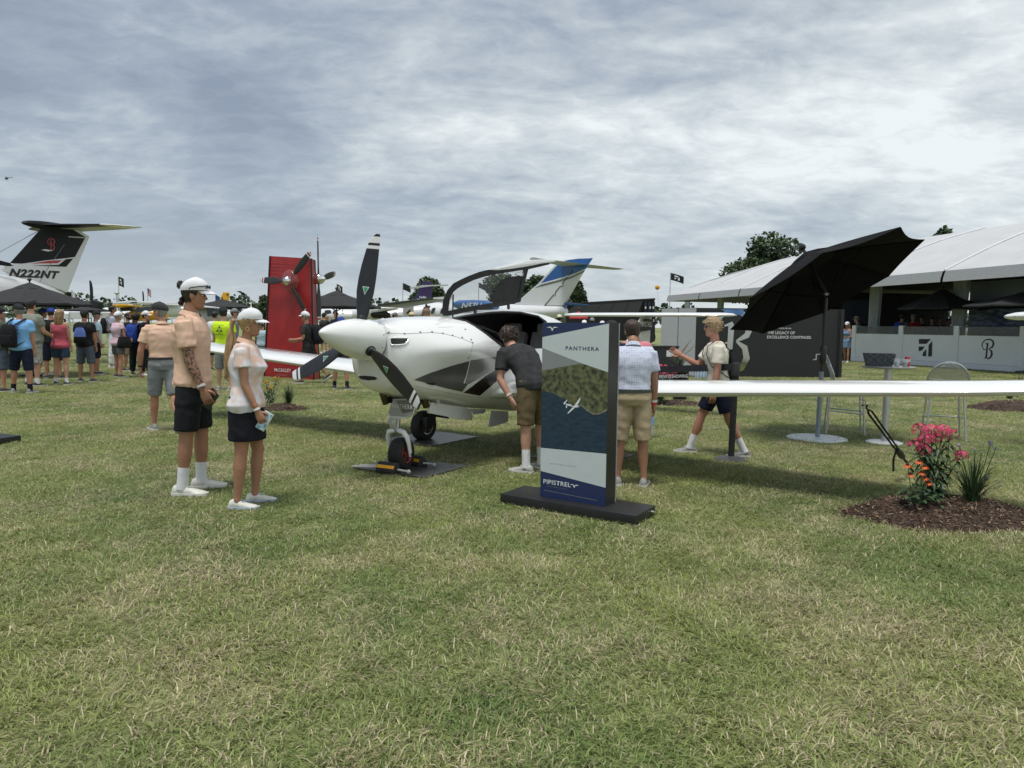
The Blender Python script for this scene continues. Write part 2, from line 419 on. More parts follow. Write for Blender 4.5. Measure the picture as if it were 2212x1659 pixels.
plane = thing('light_aircraft', A(0, 0, 0), 'white low wing propeller aeroplane with its cabin door raised beside the tall black sign', 'aeroplane')
KEYS = [(1.43, 1.45, .93, .20, 1.16), (1.40, 1.48, .87, .29, 1.12), (1.32, 1.492, .81, .36, 1.09), (1.1, 1.515, .735, .415, 1.09), (.85, 1.528, .685, .445, 1.10), (.55, 1.535, .64, .475, 1.10),
        (.2, 1.535, .565, .52, 1.07), (-.1, 1.575, .515, .545, 1.06), (-.45, 1.61, .465, .565, 1.05), (-.9, 1.63, .41, .58, 1.04), (-1.4, 1.605, .40, .57, 1.02),
        (-1.8, 1.53, .42, .52, 1.01), (-2.5, 1.37, .50, .40, .98), (-3.5, 1.21, .62, .26, .96), (-4.6, 1.11, .74, .14, .95), (-5.4, 1.06, .83, .06, .95)]
def section(k, n, sc=1.0):
    s, zt, zb, hw, zm = k; out = []
    for j in range(n):
        a = 2*math.pi*j/n; c, q = math.cos(a), math.sin(a); e = 2/2.35
        y = hw*math.copysign(abs(c)**e, c); z = (zt-zm if q > 0 else zm-zb)*math.copysign(abs(q)**e, q)
        # cheeks over the cylinders, pinched below
        y *= 1 + .12*math.exp(-((s-.75)/.42)**2)*math.exp(-((z+zm-1.22)/.11)**2)
        y *= 1 - .15*math.exp(-((s-.75)/.5)**2)*math.exp(-((z+zm-.96)/.13)**2)
        out.append(A(s, y*sc, zm + z*sc))
    return out
NS, NR = 230, 128
KS = spline(KEYS, NS); KS[:, 0] = np.sort(KS[:, 0])[::-1]
rings = [section(k, NR) for k in KS]
full = MB(); full.loft(rings); bm_ = full.mesh('tmp')
FUSE = BVHTree.FromPolygons([v.co.copy() for v in bm_.vertices], [tuple(p.vertices) for p in bm_.polygons]); bpy.data.meshes.remove(bm_)
def in_poly(x, y, P):
    c = False; n = len(P)
    for i in range(n):
        (x1, y1), (x2, y2) = P[i], P[(i+1) % n]
        if (y1 > y) != (y2 > y) and x < (x2-x1)*(y-y1)/(y2-y1)+x1: c = not c
    return c
def proj(p):
    q = V(p)-CPOS; z = q.dot(CF); return CX+F*q.dot(CR)/z, CY-F*q.dot(CU)/z
HOLE = [T4(*p) for p in [(1312, 168), (1400, 150), (1500, 132), (1640, 116), (1750, 110), (1900, 114), (2060, 149), (2128, 196), (2160, 420), (1760, 480), (1735, 400), (1600, 300), (1500, 232), (1420, 190)]]
def holed(rr, test=True):
    m = MB(); m.loft(rr)
    keep = []
    for i, f in enumerate(m.f):
        c = sum((V(m.v[k]) for k in f), V())/len(f)
        nn = (V(m.v[f[1]])-V(m.v[f[0]])).cross(V(m.v[f[2]])-V(m.v[f[0]]))
        l = (c-PO).dot(PLF)
        u, v = proj(c)
        if len(f) == 4 and l > .02 and in_poly(u, v, HOLE): continue
        keep.append(i)
    m.f = [m.f[i] for i in keep]; m.m = [m.m[i] for i in keep]
    return m
fus = obj('fuselage', holed(rings), white_paint, plane, ang=60)
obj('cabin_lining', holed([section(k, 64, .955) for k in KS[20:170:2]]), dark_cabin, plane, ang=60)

def surf(u, v, off=.004, bvh=None):
    d = ray(u, v).normalized(); h = (bvh or FUSE).ray_cast(CPOS, d)
    if h[0] is None:
        h = (bvh or FUSE).find_nearest(CPOS + d*8.0)
    nn = h[1] if h[1].dot(d) < 0 else -h[1]
    return h[0] + nn*off
def decal(name, poly, m, parent, off=.004, step=7.0, bvh=None):
    bm = bmesh.new(); vs = [bm.verts.new((x, y, 0)) for x, y in poly]; bm.faces.new(vs)
    bmesh.ops.triangulate(bm, faces=bm.faces[:])
    for _ in range(7):
        es = [e for e in bm.edges if e.calc_length() > step]
        if not es: break
        bmesh.ops.subdivide_edges(bm, edges=es, cuts=1); bmesh.ops.triangulate(bm, faces=[f for f in bm.faces if len(f.verts) > 3])
    for v in bm.verts: v.co = surf(v.co.x, v.co.y, off, bvh)
    me = bpy.data.meshes.new(name); bm.to_mesh(me); bm.free()
    return link(name, me, m, parent, ang=80)
def on_line(pts, step=6):
    out = []
    for (x1, y1), (x2, y2) in zip(pts[:-1], pts[1:]):
        n = max(1, int(math.hypot(x2-x1, y2-y1)/step))
        out += [(x1+(x2-x1)*i/n, y1+(y2-y1)*i/n) for i in range(n)]
    return out+[pts[-1]]
# door seal round the opening
mb = MB(); mb.tube([surf(u, v, .0) for u, v in on_line(HOLE[:8]+[HOLE[8]], 5)], .014, 8); mb.tube([surf(u, v, .0) for u, v in on_line(HOLE[9:]+HOLE[:1], 5)], .014, 8)
obj('door_seal', mb, black_trim, plane)
# painted panels
decal('paint_panel', [T4(*p) for p in [(962, 706), (1100, 648), (1290, 584), (1452, 540), (1440, 600), (1420, 680), (1398, 738), (1440, 744), (1388, 812), (1250, 782), (1120, 748), (1040, 726)]], grey_paint, plane)
decal('paint_panel', [T4(*p) for p in [(1464, 534), (1600, 516), (1800, 486), (1800, 560), (1640, 630), (1500, 714), (1452, 744), (1412, 738), (1440, 640)]], silver_paint, plane)
decal('paint_panel', [T4(*p) for p in [(1400, 820), (1470, 770), (1600, 672), (1700, 612), (1830, 560), (1830, 600), (1720, 690), (1640, 765), (1545, 846)]], maroon_paint, plane)
decal('paint_panel', [T4(*p) for p in [(1062, 736), (1150, 730), (1132, 757)]], black_trim, plane, off=.006)
decal('paint_panel', [T4(*p) for p in [(1780, 815), (1880, 700), (1960, 760), (1830, 826)]], silver_paint, plane)
# step fairing bulge
mb = MB(); c = surf(*T4(1436, 640), 0.0); mb.ball(c, (.035, .16, .10), 16, 10, ax=(PLF, (PN*.75+UZ*.65).normalized(), (UZ*.75-PN*.65).normalized()))
# air inlets
def inlet(poly, lip):
    decal('air_inlet', poly, black_trim, plane, off=.008)
    m_ = MB(); P = on_line(poly+[poly[0]], 4)
    m_.tube([surf(u, v, .004) for u, v in P], lip, 8); obj('inlet_lip', m_, white_paint, plane)
inlet([T4(*p) for p in [(755, 342), (780, 338), (890, 341), (914, 345), (908, 372), (880, 396), (830, 402), (770, 400), (758, 380)]], .008)
inlet([T4(*p) for p in [(480, 668), (530, 666), (620, 674), (652, 690), (630, 710), (570, 714), (510, 706), (486, 690)]], .006)
# gaps and fasteners
mb = MB()
mb.tube([surf(u, v, -.001) for u, v in on_line([T4(*p) for p in [(652, 293), (760, 297), (880, 302), (1010, 296), (1120, 290), (1220, 299), (1300, 318), (1400, 348), (1484, 384)]])], .0035, 5)
mb.tube([surf(u, v, -.001) for u, v in on_line([T4(*p) for p in [(1484, 384), (1474, 440), (1455, 512)]])], .003, 5)
mb.tube([surf(u, v, -.001) for u, v in on_line([T4(*p) for p in [(1300, 165), (1240, 190), (1160, 220), (1180, 245), (1300, 240)]])], .0025, 5)
mb.tube([surf(u, v, -.001) for u, v in on_line([T4(*p) for p in [(960, 760), (1100, 790), (1300, 830), (1500, 862), (1800, 880)]])], .0025, 5)
obj('panel_gap', mb, line_grey, plane)
mb = MB()
for p in [(660, 274), (740, 286), (880, 299), (1018, 285), (1122, 284), (1216, 296), (1304, 314), (1388, 333), (1466, 352), (1416, 262), (1479, 378), (1445, 511), (1280, 820)]:
    mb.ball(surf(*T4(*p), .001), .011, 8, 5)
obj('fastener', mb, steel, plane)['kind'] = 'stuff'

# spinner and propeller
SA = (A(2.06, 0, 1.372)-A(1.43, 0, 1.292)).normalized(); SC = A(1.43, 0, 1.292)
sx = PLF; sy = SA.cross(sx).normalized()
prof = [(.192, 0), (.194, .03), (.192, .10), (.184, .18), (.168, .27), (.145, .36), (.113, .45), (.074, .54), (.036, .605), (.012, .63), (.001, .634)]
spin_cone = obj('spinner', MB().lathe([(r, h) for r, h in spline(prof, 40)], SC + SA*.012, 40, (sx, sy, SA)), white_paint, plane, ang=70)
mb = MB(); mb.lathe([(.186, -.02), (.186, .03)], SC, 36, (sx, sy, SA)); obj('spinner_backplate', mb, line_grey, plane)
mb = MB()
for k in range(10):
    a = k*.628+.3; mb.ball(SC + SA*.05 + (sx*math.cos(a)+sy*math.sin(a))*.192, .009, 8, 5)
obj('spinner_screw', mb, steel, plane)['kind'] = 'stuff'
blade_black = mat('blade_black', (.018, .019, .022), rough=.38, var=.15, scale=10)
blade_white = mat('blade_white', (.70, .71, .72), rough=.35, var=.03)
green_badge = mat('green_badge', (.03, .30, .12), rough=.4, var=.2, scale=80)
HUB = SC + SA*.17
SB = [(.10, .075, .07, 0, 70), (.16, .085, .065, 0, 66), (.23, .110, .045, .0, 56), (.32, .145, .032, .004, 46), (.44, .178, .022, .006, 38), (.56, .184, .018, .004, 33), (.68, .172, .014, .0, 29),
      (.78, .152, .012, -.006, 26), (.845, .138, .010, -.010, 24), (.875, .130, .009, -.014, 24), (.90, .122, .008, -.018, 23), (.935, .105, .007, -.024, 22), (.96, .082, .006, -.032, 22), (.985, .04, .005, -.044, 21)]
def blade(hub, ax, radial, R_=1.0, parent=None, pm=None, bands=((9, 1), (10, 0), (11, 1), (12, 1)), badge=True, rev=1, sb=SB):
    tang = ax.cross(radial).normalized()*rev; rs = []; mi = []
    for r, ch, th, off, pit in sb:
        p = R(pit*.5); cd = tang*math.cos(p) + ax*math.sin(p); nd = ax*math.cos(p) - tang*math.sin(p)
        c = hub + radial*r*R_ + cd*off*R_; ring = []
        for k in range(14):
            a = 2*math.pi*k/14; ring.append(c + cd*(ch/2*R_*math.cos(a)) + nd*(th/2*R_*math.sin(a)))
        rs.append(ring)
    m_ = MB(); m_.loft(rs); bd = dict(bands); n = 14
    for i in range(len(rs)-1):
        for j in range(n): m_.m[i*n+j] = bd.get(i+1, 0) if i+1 >= 9 else 0
    m_.m[-1] = bd.get(12, 1)
    o = obj('propeller_blade', m_, pm or [blade_black, blade_white], parent, ang=50)
    if badge:
        p = R(38*.5); cd = tang*math.cos(p)+ax*math.sin(p); nd = ax*math.cos(p)-tang*math.sin(p)
        c = hub + radial*.45 + nd*.014; b_ = MB()
        b_.poly([c+cd*.034+radial*.03, c-cd*.034+radial*.03, c-radial*.045], 0)
        b_.poly([c+nd*.002+cd*.024+radial*.024, c+nd*.002-cd*.024+radial*.024, c+nd*.002-radial*.033], 1)
        obj('badge', b_, [blade_white, green_badge], o, smooth=False)
    return o
for a in (4.5, 124.5, 244.5):
    rd = (UZ - SA*UZ.dot(SA)).normalized(); lt = SA.cross(rd).normalized()*-1
    if lt.dot(PLF) < 0: lt = -lt
    rad = rd*math.cos(R(a)) + lt*math.sin(R(a))
    blade(HUB, SA, rad, .985, plane, rev=1)
for a in (4.5, 124.5, 244.5):
    rad = rd*math.cos(R(a)) + lt*math.sin(R(a)); x, y, z = rot_to(rad, SA)
    mb = MB(); mb.lathe([(.050, .12), (.050, .20), (.04, .215)], HUB, 18, (x, y, z)); obj('blade_cuff', mb, black_trim, plane)

# wings
def airfoil(n=26):
    out = []
    for k in range(n):
        a = 2*math.pi*k/n; x = .5*(1-math.cos(a)); t = .64*(.2969*math.sqrt(max(x, 0)) - .126*x - .3516*x**2 + .2843*x**3 - .1015*x**4)
        out.append((x, t*1.12 + .02*math.sin(math.pi*x) if a <= math.pi else -t*1.02 + .02*math.sin(math.pi*x)))
    return out
AF = airfoil()
def wing_mesh(side, extra=0.0):
    rs = []
    for t in (.30, .5, .8, 1.2, 1.8, 2.5, 3.2, 4.0, 4.7, 5.15, 5.35, 5.45, 5.5):
        ch = 1.30 - .10*t; k = 1.0
        if t > 5.1: k = max(.12, math.sqrt(max(0, 1-((t-5.1)/.41)**2)))
        z = .70 + .06*t + extra*min(1, t/1.5) + (.05*((t-4.9)/.6)**2 if t > 4.9 else 0); ring = []
        for x, y in AF:
            ring.append(A(.06*(t < .6) - (x*ch*(.5+.5*k)) - (1-k)*.12, side*t, z + y*ch*.98*k))
        rs.append(ring)
    return MB().loft(rs)
lw = obj('wing', wing_mesh(1), white_paint, plane, ang=50)
rw = obj('wing', wing_mesh(-1, .055), white_paint, plane, ang=50)
# control surface gap on top of the wings
for side, ex, par in ((1, 0, lw), (-1, .055, rw)):
    mb = MB()
    mb.tube([A(-.9+.03*t, side*t, .70+.06*t+ex+.045) for t in (2.9, 4.0, 5.0)], .004, 5); obj('aileron_gap', mb, line_grey, par)
# wing root fillet
mb = MB()
for side in (1,):
    rs = []
    for t, g in ((.40, 1.25), (.55, 1.12), (.75, 1.01)):
        rs.append([A(.16*(g-1) - x*1.30*(1+.2*(g-1)) + .05, side*t, .70+.06*t + y*1.27*g) for x, y in AF])
    mb.loft(rs)
obj('wing_fillet', mb, white_paint, plane, ang=60)
# tail
def slab(rs_def):
    rs = []
    for (s0, s1, l, z, th) in rs_def:
        rs.append([A(s0 + (s1-s0)*x, l + y*th*8, z) for x, y in AF])
    return MB().loft(rs)
fin = obj('fin', slab([(-3.7, -5.38, 0, .98, .10), (-4.35, -5.38, 0, 1.2, .08), (-4.62, -5.38, 0, 1.38, .06), (-4.93, -5.42, 0, 1.62, .05)]), white_paint, plane, ang=60)
mb = MB()
mb.poly([A(-4.62, .075, 1.36), A(-5.33, .055, 1.40), A(-5.37, .055, 1.575), A(-4.93, .07, 1.59)])
obj('fin_panel', mb, black_print, fin, smooth=False)
text_on('lettering', 'PIPISTREL', A(-4.74, .085, 1.45), -PN, UZ, .50, white_print, fin, bold=.01)
mb = MB(); rs = []
for l in (-1.52, -1.48, -1.3, -.4, .4, 1.3, 1.48, 1.52):
    k = 1 if abs(l) < 1.4 else (.75 if abs(l) < 1.5 else .35)
    rs.append([A(-4.80 - .06*abs(l) - .55*(x*k+(1-k)*.5), l, 1.645 + y*.5*k) for x, y in AF])
mb.loft(rs); obj('tailplane', mb, white_paint, plane, ang=50)

# raised cabin door
def D(x, y, off=0.0): return A0(*T5(x, y), off)
fo = [(232, 735), (246, 600), (290, 500), (350, 432), (420, 395), (500, 358), (620, 312), (750, 282), (900, 256), (1050, 226), (1200, 206), (1348, 206), (1335, 238), (1120, 288), (1090, 410), (1040, 622), (900, 655), (560, 712), (300, 764), (250, 765)]
fi = [(300, 708), (318, 590), (352, 520), (392, 486), (450, 450), (560, 398), (660, 366), (760, 342), (850, 328), (930, 316), (1000, 304), (1050, 296), (1064, 298), (1066, 308), (1062, 330), (1020, 590), (900, 606), (560, 662), (350, 700), (312, 712)]
door = obj('cabin_door', MB().loft([[D(*p, .035) for p in fo], [D(*p, .035) for p in fi], [D(*p, -.03) for p in fi], [D(*p, -.03) for p in fo], [D(*p, .035) for p in fo]], cap=False, closed=True), black_matt, plane, ang=50)
door['label'] = 'raised gull wing cabin door with black frame and smoked window'
obj('door_window', MB().prism([D(*p, -.002) for p in fi], PLF*.006), glass_smoke, door, smooth=False)
obj('door_dark_panel', MB().prism([D(*p, .014) for p in [(722, 622), (742, 560), (790, 470), (860, 396), (900, 372), (960, 360), (1075, 348), (1058, 420), (1024, 592), (900, 606)]], PLF*.014), black_matt, door, smooth=False)  # dark panel across the rear part of the door window
obj('door_handle', MB().tube([D(*p, .05) for p in [(985, 335), (1010, 318), (1060, 308), (1066, 345), (1050, 356), (990, 342), (985, 335)]], .007, 8), alu, door)
sk = [(640, 296), (760, 270), (900, 240), (1050, 205), (1150, 190), (1240, 186), (1330, 192), (1352, 206), (1330, 216), (1210, 230), (1050, 262), (900, 284), (750, 300)]
obj('door_skin', MB().prism([D(*p, -.045) for p in sk], PLF*.085), white_paint, door, ang=30, bevel=.012)
obj('gas_strut', MB().tube([D(350, 545, .09), D(345, 780, .12)], .008, 8), black_trim, door)
for x, y in ((575, 715), (915, 652)): obj('hinge', MB().tube([D(x, y-8, .02), D(x+2, y+36, .05)], .018, 8), black_trim, door)
# cabin: glare shield, seats, far window, red strap
mb = MB(); rs = []
for s, z, w in ((.12, 1.47, .34), (-.02, 1.42, .44), (-.18, 1.34, .47), (-.34, 1.27, .47), (-.40, 1.18, .46), (-.38, .9, .44)):
    rs.append([A(s, l, z - .25*(l)**2) for l in np.linspace(-w, w, 14)] + [A(s, l, z-.06) for l in np.linspace(w, -w, 14)])
mb.loft(rs); obj('glare_shield', mb, dark_cabin, plane, ang=60)
seat_grey = mat('seat_leather', (.34, .34, .33), rough=.5, var=.1)
for l in (-.24, .26):
    st = MB(); st.box(A(-1.28, l, 1.02), (.40, .12, .72), (PLF, (PN*.95+UZ*.3).normalized(), (UZ*.95-PN*.3).normalized())); st.box(A(-1.36, l, 1.40), (.24, .09, .16), (PLF, PN, UZ))
    st.box(A(-1.0, l, .72), (.42, .5, .14), (PLF, PN, UZ)); obj('seat', st, seat_grey, plane, bevel=.03)
mb = MB(); mb.tube([A(-.52, -.35, 1.52), A(-.53, -.36, 1.30)], .014, 6); obj('red_strap', mb, mat('red_webbing', (.45, .03, .03), rough=.7), plane)
mb = MB(); mb.prism([A(s, -.47, z) for s, z in ((-.05, 1.20), (-.2, 1.38), (-.5, 1.47), (-.85, 1.45), (-.95, 1.2))], PLF*.01); obj('far_window', mb, seat_grey, plane, smooth=False)

# undercarriage
def wheel(c, axle, r, w, parent, hubm):
    x, y, z = rot_to(axle, UZ)
    m_ = MB(); m_.lathe([(r*.55, -w*.42), (r*.80, -w*.5), (r*.93, -w*.42), (r*.985, -w*.22), (r, 0), (r*.985, w*.22), (r*.93, w*.42), (r*.80, w*.5), (r*.55, w*.42)], c, 36, (x, y, z), cap=True)
    o = obj('wheel', m_, rubber, parent, ang=50)
    for k in (-.25, 0, .25):
        g = MB(); g.lathe([(r*1.0-abs(k)*.012, k*w-.003), (r*1.003-abs(k)*.012, k*w), (r*1.0-abs(k)*.012, k*w+.003)], c, 36, (x, y, z)); obj('tread_rib', g, black_trim, o)
    for sg in (-1, 1):
        h = MB(); h.lathe([(.002, sg*w*.46), (r*.20, sg*w*.46), (r*.24, sg*w*.36), (r*.44, sg*w*.36), (r*.56, sg*w*.47), (r*.58, sg*w*.40)], c, 24, (x, y, z), cap=False)
        for k in range(5): a = k*1.2566; h.ball(V(c)+z*(sg*w*.38)+(x*math.cos(a)+y*math.sin(a))*r*.34, r*.07, 8, 5)
        obj('hub', h, hubm, o)
    return o
nwc = A(1.03, 0, .166); ax_n = (PLF*.98-PN*.20).normalized()
wheel(nwc, ax_n, .164, .150, plane, red_hub)
gear = MB()
for sg in (-1, 1):
    pts = [A(1.09, 0, .405)+ax_n*(sg*.02), A(1.10, 0, .392)+ax_n*(sg*.082), A(1.085, 0, .345)+ax_n*(sg*.108), A(1.06, 0, .27)+ax_n*(sg*.110), A(1.03, 0, .15)+ax_n*(sg*.106)]
    gear.tube(pts, [(.03, .024), (.034, .026), (.036, .020), (.032, .016), (.026, .014)], 12, side=PN)
obj('nose_fork', gear, white_paint, plane, ang=60)
for sg in (-1, 1): obj('axle_nut', MB().lathe([(.002, -.012), (.017, -.012), (.017, .012), (.002, .012)], nwc+ax_n*(sg*.122), 14, rot_to(ax_n)[0:3]), black_trim, plane)
mb = MB(); mb.tube([A(1.09, 0, .40), A(1.03, 0, .80)], .022, 14); mb.tube([A(1.03, 0, .62), A(1.0, 0, .90)], .038, 14); obj('nose_strut', mb, steel, plane)
mb = MB()
mb.tube([A(1.10, 0, .41)-PLF*.05, A(1.115, 0, .50)-PLF*.075, A(1.07, 0, .60)-PLF*.03], [(.022, .008)]*3, 8); mb.tube([A(1.11, 0, .41)-PLF*.01, A(1.13, 0, .50)-PLF*.03, A(1.07, 0, .60)+PLF*.01], [(.018, .008)]*3, 8)
mb.box(A(.92, .03, .60), (.10, .14, .10)); mb.tube([A(.95, .04, .60), A(.62, .06, .72)], .02, 8); mb.tube([A(.99, -.03, .72), A(.80, -.03, .92)], .02, 8)
obj('torque_link', mb, steel, plane)
# nose leg door with its lettering
npl = (PN*.96 - PLF*.28).normalized(); pd = A(1.17, 0, .7)
def DP(x, y, off=0.0): return PL(*T6(x, y), pd + npl*off, npl)
hexa = [(727, 285), (1000, 292), (1050, 350), (1010, 482), (925, 548), (688, 535), (656, 460)]
gd = obj('nose_leg_door', MB().prism([DP(*p) for p in hexa], -npl*.014), white_paint2, plane, smooth=False)
obj('door_panel', MB().prism([DP(*p, .003) for p in [(727, 285), (1000, 292), (1050, 350), (1012, 474), (925, 520), (690, 508), (662, 455)]], npl*.002), door_grey, gd, smooth=False)
obj('door_panel', MB().prism([DP(*p, .006) for p in [(770, 287), (1000, 292), (1048, 350), (1020, 440), (870, 470)]], npl*.002), grey_paint, gd, smooth=False)
text_on('lettering', 'PANTHERA', DP(716, 395, .012), DP(1010, 415, .012)-DP(716, 395, .012), UZ, (DP(1004, 400)-DP(712, 380)).length, white_print, gd, spacing=1.25, bold=.012)
mb = MB(); mb.prism([DP(*p, .002) for p in [(722, 262), (1020, 250), (1010, 284), (728, 284)]], -npl*.02); obj('door_hinge', mb, door_grey, gd, smooth=False)
obj('wheel_well', MB().box(A(.78, 0, .72), (.24, .62, .10), (PLF, PN, UZ)), dark_cabin, plane, smooth=False)
# long bay doors hanging beside the leg
def bay(name, pts, off, th, m):
    return obj(name, MB().prism([A0(*T6(*p), off) for p in pts], PLF*th), m, plane, smooth=False)
bay('bay_door', [(1272, 308), (1500, 345), (1740, 378), (1840, 405), (1872, 500), (1868, 568), (1700, 560), (1520, 520), (1222, 462)], .16, .012, white_paint2)
bay('bay_door', [(1230, 462), (1520, 520), (1530, 548), (1240, 505)], -.10, .012, black_trim)
bay('main_gear_door', [(2150, 430), (2385, 440), (2390, 560), (2370, 600), (2200, 650), (2108, 664)], .42, .014, door_grey)
bay('main_gear_door', [(1842, 405), (2062, 410), (2040, 465), (1900, 482)], .30, .014, door_grey)
# exhaust pipes
for pts in ([(580, 160), (600, 240), (630, 325)], [(1155, 195), (1190, 290), (1215, 378)]):
    off = -.12 if pts[0][0] < 900 else .14
    e_ = MB(); P = [A0(*T6(*p), off) for p in pts]; dr = (P[2]-P[0]).normalized()
    e_.tube([P[0]-dr*.06, P[1], P[2]], .036, 16, cap=True); e_.tube([P[2]-dr*.002, P[2]+dr*.001], .029, 16, m=1)
    obj('exhaust_pipe', e_, [exhaust, black_trim], plane, ang=50)
mb = MB(); mb.box(A0(*T6(1385, 288), .2), (.03, .03, .05)); obj('drain_mast', mb, steel, plane)
# main legs
for l, s in ((-1.0, -.50), (1.18, -.62)):
    wheel(A(s, l, .19), PLF, .19, .15, plane, steel)
    mb = MB(); mb.tube([A(s, l*.86, .20), A(s-.02, l*.86, .42), A(s+.05, l*.80, .74)], [(.035, .03), (.045, .035), (.05, .04)], 12)
    mb.box(A(s+.06, l*.89, .24), (.09, .12, .14), (PLF, PN, UZ)); obj('main_leg', mb, black_trim, plane, bevel=.012)
# belly flap by the wing root
# steel plates on the lawn
plate_m = mat('oiled_steel_plate', (.075, .078, .080), rough=.42, metal=.5, var=.35, scale=4, bump=.05)
def plate(cs, label):
    c = sum(cs, V())/len(cs); t_ = tag(obj('ground_plate', MB().prism([V((p.x, p.y, .012)) for p in cs], UZ*.008), plate_m, smooth=False), label, 'plate', 'steel plates under the wheels'); return t_
P1 = [G(764, 1014), G(916, 1036), G(1012, 1009.6), G(862, 992)]
P2 = [G(828, 952), G(926, 968), G(1033, 946), G(930, 933)]
pl3 = [A(s, l, 0) for s, l in ((-.25, .72), (-.25, 1.6), (-1.08, 1.6), (-1.08, .72))]
plate(P1, 'oily steel plate on the grass under the nose wheel')
plate(P2, 'steel plate on the grass under the rear wheel behind the nose wheel')
plate(pl3, 'steel plate on the grass behind the legs of the man in khaki shorts')
def poly_test(pts, grow=1.0):
    c = sum(pts, V())/len(pts); Pp = [((p.x-c.x)*grow+c.x, (p.y-c.y)*grow+c.y) for p in pts]
    def t(Pn):
        r = np.zeros(len(Pn), bool); x, y = Pn[:, 0], Pn[:, 1]
        for i in range(len(Pp)):
            (x1, y1), (x2, y2) = Pp[i], Pp[(i+1) % len(Pp)]
            if y1 == y2: continue
            r ^= ((y1 > y) != (y2 > y)) & (x < (x2-x1)*(y-y1)/(y2-y1)+x1)
        return r
    return t
NOGRASS += [poly_test(P1, .86), poly_test(P2, .9), poly_test(pl3, .9)]
# wheel chocks, yellow faced
yellow_face = mat('yellow_face', (.75, .36, .015), rough=.5, var=.1, scale=20)
rope_m = mat('grey_rope', (.42, .42, .40), rough=.9, var=.2, scale=90, bump=.5)
def chock(a, b, label, w=.12, h=.098):
    a, b = V(a), V(b); d = (b-a).normalized(); nrm = V((d.y, -d.x, 0)); c = (a+b)/2; L_ = (b-a).length
    t_ = thing('wheel_chock', (c.x, c.y, .02), label, 'wheel chock', 'chocks at the nose wheel')
    m_ = MB(); ends = []
    for p in (a, b):
        q = V((p.x, p.y, .021)); ends.append([q-nrm*w/2, q+nrm*w/2, q+nrm*w*.5+UZ*.03, q+nrm*w*.16+UZ*h, q-nrm*w*.16+UZ*h, q-nrm*w*.5+UZ*.03])
    m_.loft(ends); obj('block', m_, rubber, t_, bevel=.006, ang=30)
    f0 = nrm*w*.43+UZ*.046; f1 = nrm*w*.29+UZ*.074; n2 = (nrm*.068+UZ*w*.34).normalized()*.004; m2 = MB()
    e0, e1 = a+d*L_*.05, b-d*L_*.05
    m2.prism([V((e0.x, e0.y, .02))+f0+n2, V((e1.x, e1.y, .02))+f0+n2, V((e1.x, e1.y, .02))+f1+n2, V((e0.x, e0.y, .02))+f1+n2], n2*.5); obj('reflective_band', m2, yellow_face, t_, smooth=False)
    return t_, d
ch1, d1 = chock(G(819, 1022), G(859, 1027), 'black chock with yellow face in front of the nose wheel')
ch2, d2 = chock(G(892, 1007), G(914, 1012), 'black chock with yellow face half hidden behind the nose wheel')
a_, b_ = G(819, 1022), G(859, 1027)
mb = MB(); mb.tube([V((a_.x, a_.y, .06)), V((a_.x-.12, a_.y+.05, .05)), V((a_.x-.28, a_.y+.10, .045)), V((a_.x-.22, a_.y+.18, .04)), V((a_.x-.05, a_.y+.16, .04))], .011, 8); obj('rope', mb, rope_m, ch1); mb = MB(); mb.tube([V((b_.x, b_.y, .055)), V((b_.x+.09, b_.y-.02, .045)), V((b_.x+.10, b_.y-.03, .04))], .011, 8); mb.ball((b_.x+.11, b_.y-.03, .042), .022, 10, 7)
obj('rope', mb, rope_m, ch1)
b_ = G(914, 1012); mb = MB(); mb.tube([V((b_.x, b_.y, .055)), V((b_.x+.07, b_.y-.0, .05)), V((b_.x+.11, b_.y-.03, .045))], .010, 8); mb.ball((b_.x+.115, b_.y-.03, .045), .02, 10, 7); obj('rope', mb, rope_m, ch2)
# ---------------------------------------------------------------- people
def skin_mat(name, c): return mat(name, c, rough=.5, var=.10, scale=9, bump=.04, bscale=120, spec=.4)
SKINS = {'tan': skin_mat('skin_tan', (.36, .185, .115)), 'fair': skin_mat('skin_fair', (.50, .28, .195)), 'red': skin_mat('skin_sunburnt', (.44, .215, .145)),
         'dark': skin_mat('skin_brown', (.16, .08, .05))}
tattoo = mat('tattooed_skin', (.085, .06, .055), rough=.5, scale=52, var=.2, col2=(.34, .175, .11), thr=(.43, .50))
M_lip = mat('lips', (.30, .11, .085), rough=.45); M_eye = mat('eye_dark', (.02, .016, .012), rough=.15); M_white = mat('eye_white', (.62, .6, .57), rough=.3)
def cloth(name, c, var=.10, bump=.8, scale=14, **k): return mat('cloth_'+name, c, rough=.85, var=var, scale=scale, bump=bump, bscale=13, spec=.2, **k)
HAIRS = {n: mat('hair_'+n, c, rough=.55, var=.35, scale=50, bump=.5, bscale=90, aniso=(1, 1, .25)) for n, c in
         dict(black=(.012, .010, .009), brown=(.035, .02, .012), dark=(.02, .013, .010), blond=(.30, .215, .115), grey=(.22, .21, .19), sandy=(.24, .155, .075), honey=(.36, .235, .11)).items()}
sole_white = mat('sole_white', (.62, .62, .58), rough=.7, var=.08); 
REMESH = []            # (mesh object) waiting for the voxel pass
PENDING = []

